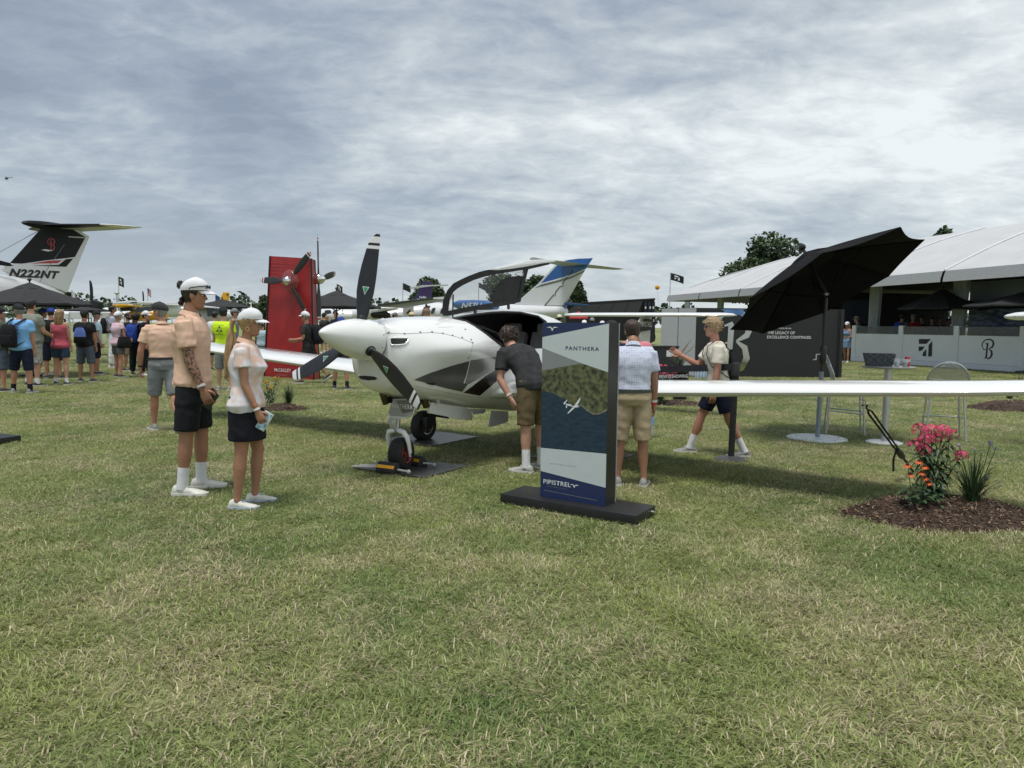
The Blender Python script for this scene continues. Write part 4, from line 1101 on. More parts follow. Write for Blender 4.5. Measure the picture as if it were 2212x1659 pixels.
# things people carry -------------------------------------------------------
def carried(f, name, label, cat, build, p):
    w = f.W @ V(p); t = thing(name, w, label, cat); t.rotation_euler = (0, 0, R(f.heading)); build(t, V(p)); return t
def kid(t, name, mb, m, p, **k):      # part given in the wearer's frame
    mb.v = [tuple(V(x)-p) for x in mb.v]; o = obj(name, mb, m, None, **k); o.parent = t; return o
def backpack(f, m, label, m2=None, w=.30, h=.44, d=.17, side=0.0, drawstring=False, straps=True, drop=0.0):
    k = f.k; c = f.top - f.up*(.27*k+drop) - f.fwd*((.125+.01)*k*f.g + d*k/2) + f.lat*side*k; ax = (f.lat, -f.fwd, f.up)
    def b(t, p):
        m_ = MB(); rs = []
        prof = ((-.5, .80, .7), (-.47, .95, .95), (-.2, 1.0, 1.0), (.2, .97, .92), (.42, .82, .72), (.5, .55, .4)) if not drawstring else ((-.5, .86, .45), (-.45, 1.0, .8), (-.1, .95, 1.0), (.2, .85, .8), (.4, .6, .5), (.47, .35, .3), (.5, .5, .36))
        for z, sw, sd in prof:
            rs.append([c + f.up*(z*h*k) + f.lat*(w/2*sw*k*math.copysign(abs(math.cos(a))**.55, math.cos(a))) - f.fwd*(d/2*sd*k*math.copysign(abs(math.sin(a))**.6, math.sin(a))) for a in np.linspace(0, 2*math.pi, 25)[:-1]])
        m_.loft(rs)
        if drawstring and m2:
            n = 24
            for q in range(len(rs)-1):
                for j in range(n): m_.m[q*n+j] = 1 if q >= 2 else 0
            kid(t, 'bag', m_, [m, m2], p, ang=60)
        else: kid(t, 'bag', m_, m, p, ang=60)
        if not drawstring:
            q = MB(); cc = c - f.fwd*(d*.5*k) - f.up*(h*.18*k); q.box(cc, (w*.74*k, d*.34*k, h*.42*k), ax); kid(t, 'pocket', q, m2 or m, p, bevel=.02)
        if straps:
            for sd in (1, -1):
                s_ = MB(); a = f.sh[0 if sd > 0 else 1]; inner = f.top+(a-f.top)*.62
                thick = (.022*k, .006*k) if not drawstring else (.005*k, .005*k)
                s_.tube([c+f.lat*(sd*w*.28*k)+f.up*(h*.44*k)+f.fwd*(d*.3*k), inner-f.fwd*.075*k+f.up*.045*k, inner+f.up*.062*k, inner+f.fwd*.11*k*f.g+f.up*.0*k, inner+f.fwd*.14*k*f.g-f.up*.10*k+f.lat*sd*.012*k, inner+f.fwd*.10*k*f.g-f.up*.25*k+f.lat*sd*.045*k, inner+f.lat*sd*.06*k-f.up*.33*k, c+f.lat*(sd*w*.45*k)-f.up*(h*.40*k)+f.fwd*(d*.2*k)], [thick]*8, 8, side=f.lat)
                kid(t, 'strap', s_, m, p)
    return carried(f, 'drawstring_bag' if drawstring else 'backpack', label, 'bag', b, c)
# the people nearest the viewer
def shirt_peach(): return mat('cloth_peach', (.70, .47, .35), rough=.85, var=.05, scale=10, bump=.6, bscale=13, spec=.2)
peach = shirt_peach()
c_black = cloth('black', (.014, .015, .018), var=.25); c_navy = cloth('navy', (.012, .016, .035), var=.2); c_white = cloth('white', (.70, .71, .73), var=.04)
c_grey = cloth('grey', (.22, .235, .25), var=.10); c_char = cloth('charcoal', (.035, .036, .038), var=.2); c_cream = cloth('cream', (.66, .62, .52), var=.04); c_khaki = cloth('khaki', (.42, .34, .22), var=.06)
c_olive = cloth('brown_olive', (.13, .098, .052), var=.12); c_silver = mat('shoe_silver', (.38, .38, .37), rough=.6, var=.25, scale=60); shoe_white = mat('shoe_white', (.62, .61, .56), rough=.6, var=.12, scale=30)
shoe_grey = mat('shoe_grey', (.26, .26, .25), rough=.7, var=.25, scale=40); shoe_dark = mat('shoe_dark', (.04, .042, .05), rough=.7, var=.3, scale=40); shoe_blue = mat('shoe_pale_blue', (.40, .48, .58), rough=.6, var=.1)
band_white = mat('band_white', (.68, .66, .66), rough=.6, var=.12, scale=60); band_red = mat('band_red', (.6, .04, .04), rough=.6); belt_m = mat('belt_dark', (.02, .018, .016), rough=.6)
c_pattern = mat('cloth_marbled', (.72, .52, .43), rough=.85, var=.03, scale=9, col2=(.70, .70, .75), thr=(.40, .56), bump=.6, bscale=13)
def dotted():
    m = mat('cloth_pale_blue_dots', (.56, .60, .72), rough=.85, var=.03, scale=6, bump=.6, bscale=13); nt = m.node_tree; N = nt.nodes; L = nt.links
    b = N['Principled BSDF']; src = b.inputs['Base Color'].links[0].from_socket
    tc = N.new('ShaderNodeTexCoord'); vo = N.new('ShaderNodeTexVoronoi'); vo.inputs['Scale'].default_value = 46; vo.inputs['Randomness'].default_value = .05
    L.new(tc.outputs['Object'], vo.inputs['Vector'])
    lt = N.new('ShaderNodeMath'); lt.operation = 'LESS_THAN'; lt.inputs[1].default_value = .28; L.new(vo.outputs['Distance'], lt.inputs[0])
    mx = N.new('ShaderNodeMixRGB'); L.new(lt.outputs[0], mx.inputs[0]); L.new(src, mx.inputs[1]); mx.inputs[2].default_value = (.36, .39, .56, 1); L.new(mx.outputs[0], b.inputs['Base Color'])
    return m
c_dots = dotted()
phone_black = mat('phone_black', (.012, .013, .016), rough=.25); phone_case = mat('phone_case', (.70, .72, .74), rough=.35, var=.04); phone_blue = mat('phone_marbled', (.10, .34, .46), rough=.35, col2=(.6, .7, .75), scale=25, thr=(.4, .6))
cap_white = mat('cap_white', (.72, .73, .76), rough=.85, var=.04, scale=20, bump=.2, bscale=60); cap_dark = mat('cap_charcoal', (.03, .032, .034), rough=.9, var=.2); cap_black = mat('cap_black', (.013, .014, .016), rough=.9, var=.2); cap_blue = mat('cap_royal_blue', (.02, .045, .26), rough=.85, var=.2)

man = person(423, 1063, 585, 'tall man in peach polo and white cap standing beside the blonde woman', heading=8, skin='tan', shirt_c=peach, collar=True, bottom_c=c_black, hem=.47, shoe_c=shoe_white, sock=.15, sock_c=c_white,
    hair='bun', hair_c='dark', cap='cap', cap_c=cap_white, brim_c=cap_white, vox=.009, lean=-3, lean2=1, hpitch=6, g=1.06, tat=True, legs=((3, 5, 4), (-4, 1, 3)), feet=(14, 8),
    arms=(((.05, .14, -1), (.2, .0, -1)), ((.16, .10, -1), (.40, -.02, -1))), curl=(30, 38), wrist=((1, band_white, .93),), sleeve=.36, beard=None)
def phone_in(f, i, m, m2, label, tilt=0.0):
    wr, x, n, w = f.hand[i]; k = f.k; c = wr + x*.10*k + n*.026*k + w*.012*k; ph = (w*.80 - x*.55).normalized(); sd = n.cross(ph).normalized()
    def b(t, p):
        kid(t, 'case', MB().box(c, (.150, .073, .011), (ph, sd, n)), m, p, bevel=.004)
        kid(t, 'screen', MB().box(c - n*.0065, (.140, .064, .002), (ph, sd, n)), m2, p)
        q = MB(); q.box(c + n*.007 + ph*.045+sd*.012, (.032, .030, .004), (ph, sd, n)); kid(t, 'camera_bump', q, m2, p)
    return carried(f, 'phone', label, 'phone', b, c)
phone_in(man, 1, phone_black, phone_black, 'black phone held in the hand of the tattooed man')
gl = MB()
for sd in (1, -1):
    gl.ball(man.hd((.107, sd*.034, .072)), (.006, .026, .017), 12, 6, ax=(man.HM @ V((1, 0, 0)), man.HM @ V((0, 1, 0)), man.HM @ V((0, 0, 1))))
    gl.tube([man.hd((.104, sd*.058, .076)), man.hd((.055, sd*.092, .066)), man.hd((-.01, sd*.097, .048)), man.hd((-.022, sd*.094, .034))], .004, 6)
tg = thing('sunglasses', man.W @ man.hd((.1, 0, .07)), 'black sunglasses resting on the tall man white cap', 'sunglasses'); tg.rotation_euler = (0, 0, R(8)); kid(tg, 'frame', gl, mat('lens_black', (.012, .012, .014), rough=.12), man.hd((.1, 0, .07)))

woman = person(536, 1092, 650, 'blonde woman with ponytail in white cap and navy skirt', heading=6, skin='tan', fem=True, shirt_c=c_pattern, collar=peach, bottom='skirt', bottom_c=cloth('black_navy', (.010, .011, .016), var=.2), hem=.315, shoe_c=shoe_white, sole_c=shoe_blue, hair='pony', hair_c='honey',
    cap='cap', cap_c=cap_white, vox=.009, lean=-2, lean2=4, hpitch=4, g=1.12, legs=((9, 14, 3), (-3, -4+6, 3)), feet=(10, 6), arms=(((.0, .12, -1), (.2, .0, -1)), ((.10, .10, -1), (.45, .02, -1))), curl=(30, 42), wrist=((1, band_white, .96), (1, mat('bracelet_copper', (.5, .22, .12), rough=.4, metal=.6), .89)), sleeve=.27)
phone_in(woman, 1, phone_case, phone_blue, 'pale cased phone with blue back in the woman hand')
er = MB(); er.tube([woman.hd((-.002+.016*math.cos(a), -.082, -.058+.018*math.sin(a))) for a in np.linspace(0, 6.28, 15)], .003, 6); eo = obj('earring', er, mat('gold', (.7, .5, .3), rough=.3, metal=.8)); eo.parent = woman.t

peachman = person(357, 931, 642, 'older man in peach polo, grey shorts and dark cap walking away', heading=122, skin='red', shirt_c=peach, collar=True, bottom_c=c_grey, hem=.50, shoe_c=shoe_grey, hair='crop', hair_c='grey', cap='cap', cap_c=cap_dark, vox=.010, lean=2, hyaw=52, g=1.0,
    legs=((12, 6, 3), (-14, 28, 3)), footp=(0, 50), feet=(10, 6), arms=(((.05, .30, -1), (.30, .02, -1)), ((-.1, .12, -1), (.2, .0, -1))), belt=belt_m, untuck=False, curl=(30, 30), wrist=((0, belt_m, .93),))

bender = person(1150, 1017, 0, 'man in black tee and brown shorts leaning into the open cabin', H=1.67, heading=124, skin='fair', shirt_c=c_char, bottom_c=c_olive, hem=.50, shoe_c=c_silver, sock=.17, sock_c=c_white, hair='curly', hair_c='brown', vox=.010,
    lean=18, lean2=62, hpitch=30, hyaw=-10, g=1.06, legs=((-4, 2, 4), (4, 5, 4)), feet=(24, -14), arms=(((-.15, .22, -1), (-.50, -.22, -.8)), ((.8, .1, -.5), (.9, .0, .1))), curl=(30, 40), wrist=((0, band_white, .90),), sleeve=.36)
dotman = person(1361, 1049, 676, 'brown haired man in dotted pale blue shirt and khaki shorts seen from behind', heading=88, skin='tan', shirt_c=c_dots, collar=True, bottom_c=c_khaki, hem=.52, shoe_c=shoe_grey, hair='short', hair_c='brown', vox=.010, lean=0, lean2=8, hpitch=20, g=1.08,
    legs=((1, 2, 4), (-2, 1, 4)), feet=(6, 16), arms=(((.1, .2, -1), (.3, .0, -1)), ((.03, .17, -1), (.12, .03, -1))), curl=(35, 32), belt=mat('belt_green', (.05, .06, .045), rough=.8), untuck=False, wrist=((1, band_white, .93), (1, band_red, .985)), sleeve=.36)
def bottle(f, i, label, cc):
    wr, x, n, w = f.hand[i]; c = wr + x*.11*f.k + n*.03*f.k
    gl_ = mat('clear_plastic', (.75, .82, .86), rough=.06, alpha=.45); 
    def b(t, p):
        kid(t, 'bottle_body', MB().lathe([(.002, -.19), (.028, -.19), (.032, -.18), (.030, -.14), (.032, -.10), (.030, -.06), (.032, -.02), (.024, .015), (.013, .035)], c, 18), gl_, p)
        kid(t, 'bottle_label', MB().lathe([(.0325, -.09), (.0325, -.02)], c, 18, cap=False), cc, p); kid(t, 'bottle_cap', MB().lathe([(.014, .033), (.014, .05), (.002, .051)], c, 14), c_white, p)
    return carried(f, 'water_bottle', label, 'bottle', b, c)
bottle(dotman, 1, 'clear water bottle in the hand of the man in dotted shirt', mat('label_blue', (.25, .45, .7), rough=.4, var=.2))
walker = person(1546, 983, 671, 'young blond man in cream tee walking with raised hand', heading=176, skin='red', shirt_c=c_cream, bottom_c=c_navy, hem=.40, shoe_c=shoe_grey, sole_c=shoe_white, sock=.16, sock_c=c_white, hair='thick', hair_c='blond', vox=.010, lean=3, lean2=8, hpitch=2, g=1.02, glasses=True,
    legs=((-17, 9, 3), (23, 5, 3)), footp=(0, 0), feet=(6, 6), arms=(((.05, .08, -1), (.12, .0, -1)), ((.55, .12, -.85), (.85, .10, .50))), curl=(30, 18), sleeve=.37, hfac=.985)
backpack(walker, c_black, 'black drawstring bag on the back of the blond walking man', c_black, w=.27, h=.44, d=.09, drawstring=True, drop=.06)
# the crowd beyond the wing
c_dgreen = cloth('dark_green', (.05, .075, .05)); c_lblue = cloth('light_blue', (.20, .42, .74), var=.06); c_sage = cloth('sage', (.20, .22, .185)); c_camo = cloth('camouflage', (.30, .31, .28), var=.5, scale=24)
c_rose = cloth('rose', (.42, .085, .12)); c_denim = cloth('denim', (.03, .05, .085)); c_sky = cloth('pale_aqua', (.42, .56, .64), var=.06); c_lav = cloth('lavender', (.40, .40, .50)); c_plaid = cloth('pink_plaid', (.62, .45, .52), scale=40, var=.25)
c_ash = cloth('ash', (.10, .105, .11)); c_neon = cloth('neon_yellow', (.56, .78, .03), var=.05); c_slate = cloth('slate', (.075, .095, .125)); c_tan = cloth('tan', (.24, .19, .13)); c_royal = cloth('royal_blue', (.025, .06, .30)); c_red = cloth('red', (.42, .025, .03)); c_pinkish = cloth('pink', (.60, .22, .26))
c_steel = cloth('steel_blue', (.17, .25, .38)); c_dk = cloth('dark_olive', (.04, .042, .032))
st0 = dict(legs=((2, 3, 5), (-2, 2, 5)))
cw = 'visitors in the crowd at left'
GR = dict(group=cw, hands=True)
FG = {}
FG['green'] = person(4, 846, 658, 'man in dark green tee cut by the left edge of the photo', heading=70, hyaw=-30, skin='red', shirt_c=c_dgreen, bottom_c=c_slate, shoe_c=shoe_dark, hair='short', cap='cap', cap_c=cap_black, brim_c=cap_white, g=1.15, group=cw)
FG['blue'] = person(50, 849, 650, 'man in light blue tee and black cap with black backpack on one shoulder', heading=98, hyaw=58, skin='red', shirt_c=c_lblue, bottom_c=c_navy, hem=.56, shoe_c=shoe_grey, sock=.10, sock_c=c_black, hair='crop', hair_c='grey', cap='cap', cap_c=cap_black, g=1.12, group=cw,
    legs=((4, 3, 9), (-4, 2, 7)), arms=(((.4, .22, -.8), (.7, .0, .6)), ((.02, .12, -1), (.15, .02, -1))))
backpack(FG['blue'], c_black, 'black backpack slung on the shoulder of the man in light blue tee', c_black, side=.10, drop=.04, w=.28, h=.46)
FG['sage'] = person(73, 834, 640, 'tall heavy man in sage grey tee and cap behind the man in light blue', heading=80, skin='fair', shirt_c=c_sage, bottom_c=c_camo, hem=.56, shoe_c=shoe_dark, sock=.08, sock_c=c_white, hair='short', hair_c='brown', cap='cap', cap_c=cap_dark, g=1.28, group=cw, arms=(((.1, .2, -1), (.6, -.2, -.4)), ((.15, .2, -1), (.9, -.15, -.35))))
FG['camo'] = person(96, 812, 660, 'man in white tee and royal blue cap behind the sage tee man', heading=60, hyaw=-20, skin='red', shirt_c=c_white, bottom_c=c_camo, hem=.56, shoe_c=shoe_white, hair='crop', hair_c='brown', cap='cap', cap_c=cap_blue, group=cw, legs=((14, 6, 3), (-12, 6, 3)))
FG['bcap'] = person(116, 818, 659, 'man in black tee and royal blue cap left of the woman in rose top', heading=120, hyaw=20, skin='red', shirt_c=c_black, bottom_c=c_navy, hem=.56, shoe_c=shoe_dark, hair='crop', hair_c='brown', cap='cap', cap_c=cap_blue, g=1.05, group=cw, arms=(((.2, .1, -.9), (.8, .1, .1)), ((.05, .12, -1), (.2, 0, -1))))
FG['rose'] = person(134, 831, 664, 'woman with wavy blond hair in rose tank top and denim shorts', heading=92, skin='fair', fem=True, shirt='tank', shirt_c=c_rose, bottom_c=c_denim, hem=.34, shoe_c=shoe_dark, sock=.08, sock_c=c_white, hair='long', hair_c='sandy', g=1.12, group=cw, arms=(((.15, .16, -1), (.6, -.2, -.2)), ((.1, .14, -1), (.4, -.1, -1))))
FG['bpolo'] = person(187, 825, 664, 'man in black polo and blue grey shorts wearing a blue drawstring bag', heading=92, skin='tan', shirt_c=c_black, bottom_c=c_slate, hem=.56, shoe_c=shoe_dark, hair='crop', hair_c='dark', cap='cap', cap_c=cap_black, back=False, g=1.18, group=cw, legs=((3, 3, 6), (-3, 2, 8))) if False else \
             person(187, 825, 664, 'man in black polo and blue grey shorts wearing a blue drawstring bag', heading=92, skin='tan', shirt_c=c_black, bottom_c=c_slate, hem=.56, shoe_c=shoe_dark, hair='crop', hair_c='dark', cap='cap', cap_c=cap_black, g=1.18, group=cw, legs=((3, 3, 6), (-3, 2, 8)))
backpack(FG['bpolo'], c_black, 'drawstring bag blue above and black below on the black polo man', cloth('bag_blue', (.10, .16, .42)), w=.30, h=.40, d=.10, drawstring=True, drop=.03)
FG['aqua'] = person(211, 809, 667, 'man in pale aqua tee and black cap facing right beside the black polo man', heading=35, skin='red', shirt_c=c_sky, bottom_c=c_navy, hem=.55, shoe_c=shoe_dark, hair='crop', hair_c='grey', cap='cap', cap_c=cap_black, g=1.06, group=cw, arms=(((.05, .1, -1), (.2, 0, -1)), ((.0, .18, -1), (.35, .05, -1))))
def cup_in(f, i, label, col=(.75, .75, .74)):
    wr, x, n, w = f.hand[i]; c = wr + x*.10*f.k + n*.035*f.k
    def b(t, p): kid(t, 'cup_wall', MB().lathe([(.026, -.05), (.036, .05), (.036, .055), (.002, .056)], c, 16), mat('paper_cup', col, rough=.5), p)
    return carried(f, 'cup', label, 'cup', b, c)
cup_in(FG['aqua'], 1, 'cup held low by the man in pale aqua tee')
FG['lav'] = person(246, 795, 656, 'tall man in lavender shirt, white trousers and sunglasses', heading=30, skin='tan', shirt_c=c_lav, bottom='pants', bottom_c=c_white, shoe_c=shoe_white, hair='short', hair_c='black', glasses=True, group=cw, g=1.0, belt=belt_m, untuck=False)
backpack(FG['lav'], c_black, 'black backpack on the tall man in white trousers', c_black)
FG['tote'] = person(258, 815, 668, 'woman in pink plaid top, grey shorts and white cap with a black tote', heading=62, skin='red', fem=True, shirt_c=c_plaid, bottom_c=c_ash, hem=.36, shoe_c=shoe_dark, hair='crop', hair_c='grey', cap='cap', cap_c=cap_white, g=1.25, sleeve=.20, group=cw, arms=(((.1, .12, -1), (.5, -.1, -.5)), ((.05, .25, -1), (.75, -.25, -.35))))
def tote(f, m, label):
    k = f.k; c = f.arm[1][1] - f.up*.16*k - f.fwd*.03*k - f.lat*.06*k
    def b(t, p):
        mb = MB(); rs = []
        for z, w, d in ((-.16, .17, .05), (-.14, .20, .075), (.0, .19, .07), (.14, .155, .03)): rs.append([c + f.up*(z*k) + f.fwd*(w*k*math.copysign(abs(math.cos(a))**.6, math.cos(a))) + f.lat*(d*k*math.copysign(abs(math.sin(a))**.7, math.sin(a))) for a in np.linspace(0, 2*math.pi, 21)[:-1]])
        mb.loft(rs); kid(t, 'bag', mb, m, p, ang=60)
        for o in (-.03, .03): kid(t, 'handle', MB().tube([c+f.fwd*.09*k+f.up*.13*k+f.lat*o*k, f.sh[1]+f.up*.06*k+f.fwd*.03*k, c-f.fwd*.09*k+f.up*.13*k+f.lat*o*k], .008*k, 6), m, p)
    return carried(f, 'tote_bag', label, 'bag', b, c)
tote(FG['tote'], c_black, 'large black tote on the arm of the woman in plaid')
FG['beard'] = person(279, 801, 671, 'bearded man in black tee and tan shorts with hand at his chin', heading=10, skin='tan', shirt_c=c_black, bottom_c=c_tan, hem=.54, shoe_c=shoe_dark, hair='crop', hair_c='brown', beard=True, group=cw, g=1.05, arms=(((.3, .1, -.9), (.6, -.1, .9)), ((.25, .1, -.9), (.75, -.1, .75))))
FG['curl'] = person(297, 810, 673, 'person with curly black hair, black clothes and a royal blue backpack', heading=88, skin='dark', shirt_c=c_black, bottom='pants', bottom_c=c_black, shoe_c=shoe_dark, hair='curly', hair_c='black', group=cw, sleeve=.9, g=1.02)
backpack(FG['curl'], c_royal, 'royal blue backpack with a bottle pocket on the curly haired person', c_royal, w=.34, h=.50, d=.20)
FG['bsw'] = person(317, 811, 667, 'person in black sweater, black trousers and white cap facing right', heading=8, skin='fair', shirt_c=c_black, bottom='pants', bottom_c=c_black, shoe_c=shoe_white, hair='short', hair_c='black', cap='cap', cap_c=cap_white, group=cw, sleeve=.92)
FG['neon'] = person(486, 843, 657, 'man in neon yellow tee with a printed back beyond the wing', heading=84, hyaw=30, skin='fair', shirt_c=c_neon, bottom_c=c_grey, hem=.55, shoe_c=shoe_grey, hair='short', hair_c='dark', cap='cap', cap_c=cap_black, g=1.08, group=cw, legs=((3, 3, 5), (-3, 2, 6)))
def back_print(f, m, txt1, txt2):
    k = f.k; c = f.sp[5][1] + f.up*.03*k - f.fwd*(.165*k*f.g); X = -f.lat; X = f.lat*-1
    W3 = f.W.to_3x3(); o = f.W @ c; Xw = W3 @ (f.lat*-1); Yw = W3 @ f.up; nz = Xw.cross(Yw); nz = nz
    n_ = W3 @ (-f.fwd)
    if Xw.cross(Yw).dot(n_) < 0: Xw = -Xw
    mb = MB()
    for q in range(3):
        a = R(90+120*q); d = Xw*math.cos(a)+Yw*math.sin(a); s_ = Xw*-math.sin(a)+Yw*math.cos(a); mb.prism([o+d*.012-s_*.010, o+d*.08-s_*.012, o+d*.085+s_*.006, o+d*.012+s_*.010], n_*.003)
    mb.tube([o+(Xw*math.cos(a)+Yw*math.sin(a))*.05+n_*.001 for a in np.linspace(0, 6.28, 25)], .005, 4)
    po = obj('shirt_print', mb, m, None, smooth=False); po.parent = f.t; po.matrix_parent_inverse = f.W.inverted()
    for tx, dy, w in ((txt1, .088, .22), (txt2, -.115, .16)):
        q = text_on('shirt_print', tx, o + Yw*dy - Xw*w/2 + n_*.004, Xw, Yw, w, m, None, bold=.01); q.parent = f.t; q.matrix_parent_inverse = f.W.inverted()
back_print(FG['neon'], black_print, 'TAILWIND  AIRPARK', 'PROPELLERS')
back_print(FG['blue'], mat('print_blue', (.03, .10, .26), rough=.7), 'GRAND TURK', 'GUIDES')
FG['blk2'] = person(466, 800, 669, 'person with black hair in white top left of the neon tee man', heading=80, skin='fair', shirt_c=c_white, bottom_c=c_navy, shoe_c=shoe_dark, hair='short', hair_c='black', group=cw)
FG['gcap'] = person(507, 806, 662, 'man in grey tee and grey cap right of the neon tee man', heading=10, skin='fair', shirt_c=c_grey, bottom_c=c_slate, shoe_c=shoe_dark, hair='crop', hair_c='brown', cap='cap', cap_c=c_grey, brim_c=cap_black, group=cw)
FG['pale'] = person(566, 796, 694, 'person in pale blue tee half hidden behind the red pylon', heading=100, skin='tan', shirt_c=c_sky, bottom_c=c_slate, shoe_c=shoe_dark, hair='short', hair_c='dark', group=cw)
FG['walk2'] = person(668, 828, 668, 'older man in charcoal tee and white cap walking past the red pylon', heading=178, skin='red', shirt_c=c_char, bottom_c=c_char, hem=.55, shoe_c=mat('shoe_brown', (.06, .035, .025), rough=.7), hair='crop', hair_c='grey', cap='cap', cap_c=cap_white, glasses=True, g=1.05, group='visitors round the aeroplane', lean=2, lean2=7, legs=((16, 8, 3), (-20, 22, 3)), footp=(0, 35), arms=(((.1, .1, -1), (.9, -.1, -.1)), ((.1, .1, -1), (.9, -.1, -.2))), hfac=.985)
backpack(FG['walk2'], c_black, 'black backpack on the man walking past the red pylon', c_black, w=.30, h=.48, d=.19)
FG['bcap2'] = person(737, 841, 679, 'man in charcoal tee and royal blue cap seen behind the spinner', heading=84, skin='red', shirt_c=c_char, bottom_c=c_char, hem=.56, shoe_c=shoe_dark, sock=.12, sock_c=c_black, hair='crop', hair_c='brown', cap='cap', cap_c=cap_blue, g=1.05, group='visitors round the aeroplane', legs=((4, 4, 8), (-4, 4, 8)))
FG['hug1'] = person(700, 765, 673, 'person in black vest and cap hugging another beside the red pylon', heading=60, skin='fair', shirt_c=c_char, bottom_c=c_tan, shoe_c=shoe_white, hair='crop', cap='cap', cap_c=cap_black, group='visitors round the aeroplane', g=1.15, arms=(((.6, .1, -.4), (.8, -.5, .25)), ((.6, .1, -.4), (.8, -.5, .25))))
FG['hug2'] = person(708, 760, 679, 'bald person being hugged beside the red pylon', heading=240, skin='red', shirt_c=c_navy, bottom_c=c_slate, shoe_c=shoe_white, hair=None, group='visitors round the aeroplane', arms=(((.8, .15, -.1), (.5, -.7, .3)), ((.8, .15, -.1), (.5, -.7, .3))))
FG['dk3'] = person(727, 772, 670, 'man in navy tee with arms crossed beside the hugging pair', heading=250, skin='tan', shirt_c=c_navy, bottom_c=c_slate, shoe_c=shoe_dark, hair='short', hair_c='black', group='visitors round the aeroplane', arms=(((.2, .15, -1), (.7, -.7, .1)), ((.2, .15, -1), (.7, -.7, .1))))
gb = 'visitors beyond the cowling'
for u, vh, lab, h, kw in ((826, 684, 'visitor in white cap seen over the cowling left of the blue shirt', 60, dict(shirt_c=c_white, cap='cap', cap_c=cap_white)),
                          (852, 671, 'man in royal blue tee and grey cap facing right over the cowling', 0, dict(shirt_c=c_royal, cap='cap', cap_c=c_grey)),
                          (889, 670, 'man in dark shirt and straw hat near the open aircraft door', 90, dict(shirt_c=c_navy, cap='straw', cap_c=mat('straw', (.55, .45, .27), rough=.8, scale=40, var=.15))),
                          (900, 680, 'visitor in black cap beside the straw hat man', 80, dict(shirt_c=c_navy, cap='cap', cap_c=cap_black)),
                          (935, 677, 'visitor in striped bucket hat under the aircraft windows', 200, dict(shirt_c=c_slate, cap='bucket', cap_c=mat('hat_stripe', (.35, .22, .14), rough=.8))),
                          (1194, 684, 'visitor in pale cap seen right of the cabin opening', 80, dict(shirt_c=c_white, cap='cap', cap_c=cap_white)),
                          (1208, 676, 'visitor in wide pale sun hat above the sign', 80, dict(shirt_c=c_tan, cap='straw', cap_c=mat('sun_hat', (.60, .57, .45), rough=.8, var=.05))),
                          (1262, 688, 'visitor in white cap above the sign under the tailplane', 80, dict(shirt_c=c_white, cap='cap', cap_c=cap_white)),
                          (1279, 683, 'visitor in grey cap beside the white cap above the sign', 90, dict(shirt_c=c_grey, cap='cap', cap_c=c_grey)),
                          (1300, 690, 'rightmost white capped visitor above the sign', 40, dict(shirt_c=c_white, cap='cap', cap_c=cap_white))):
    hor = 703+(u-1106)*.0105; y = 22+(u % 7)
    person(u, 0, vh, lab, heading=h, pos=V((Q(u, 700, y).x, y, 0)), skin='red', bottom_c=c_slate, shoe_c=shoe_dark, hair='crop', group=gb, vox=.02, **kw)
FG['jetman'] = person(921, 0, 663, 'man in olive shirt in the open aircraft doorway', heading=100, pos=V((Q(921, 700, 44.6).x, 44.6, .0)), H=1.7, skin='red', shirt_c=c_tan, bottom='pants', bottom_c=c_dk, shoe_c=shoe_dark, hair='short', vox=.03)
FG['jetman'].t.location.z = 1.05
FG['ncap'] = person(1322, 0, 683, 'person in navy cap between the sign and the man in dotted shirt', heading=90, pos=V((Q(1322, 700, 8.6).x, 8.6, 0)), skin='red', shirt_c=c_navy, bottom_c=c_slate, shoe_c=shoe_dark, hair='crop', cap='cap', cap_c=cap_black)
FG['pink'] = person(1368, 950, 686, 'person in pink shirt hidden behind the man in dotted shirt', heading=95, skin='red', shirt_c=c_pinkish, bottom_c=c_slate, shoe_c=shoe_dark, hair='short', hair_c='brown')
# by the tent
gt = 'visitors at the hospitality tent'
FG['twoman'] = person(1827, 783, 692, 'woman with blond hair, white cap and blue skirt outside the tent counter', heading=215, skin='tan', fem=True, shirt='tank', shirt_c=c_steel, bottom='skirt', bottom_c=c_steel, hem=.28, shoe_c=shoe_white, hair='long', hair_c='blond', cap='cap', cap_c=cap_white, group=gt, arms=(((.2, .15, -1), (.9, -.2, -.1)), ((.2, .15, -1), (.9, -.2, -.1))), legs=((8, 4, 4), (-8, 6, 4)))
FG['dkbp'] = person(1816, 774, 680, 'person in dark clothes with a backpack beside the woman in blue skirt', heading=120, skin='tan', shirt_c=c_char, bottom_c=c_char, shoe_c=shoe_dark, hair='short', hair_c='black', group=gt)
backpack(FG['dkbp'], c_black, 'dark backpack worn by the person beside the woman in blue skirt', c_black)
# ---------------------------------------------------------------- tall sign on its black plinth
navy_print = mat('navy_print', (.016, .030, .10), rough=.35, var=.03); pale_print = mat('pale_print', (.56, .62, .64), rough=.35, var=.02); midgrey_print = mat('midgrey_print', (.24, .26, .265), rough=.35, var=.02)
forest_print = mat('forest_print', (.028, .036, .022), rough=.4, scale=30, var=.1, col2=(.15, .165, .075), thr=(.36, .64)); water_print = mat('water_print', (.010, .028, .055), rough=.4, scale=18, col2=(.022, .05, .085), aniso=(1, 1, 3)); shore_print = mat('shore_print', (.22, .20, .16), rough=.5, scale=60, var=.4)
sign_black = mat('sign_black', (.016, .017, .019), rough=.42, var=.15, scale=6)
c0 = G(1081, 1087); c1 = G(1373, 1138); bx = V((.840, -.542, 0)).normalized(); by = V((.542, .840, 0)); cb = c1
sign = thing('display_sign', (c0+c1)/2, 'tall blue and white printed sign on a long black plinth in front of the aeroplane', 'sign')
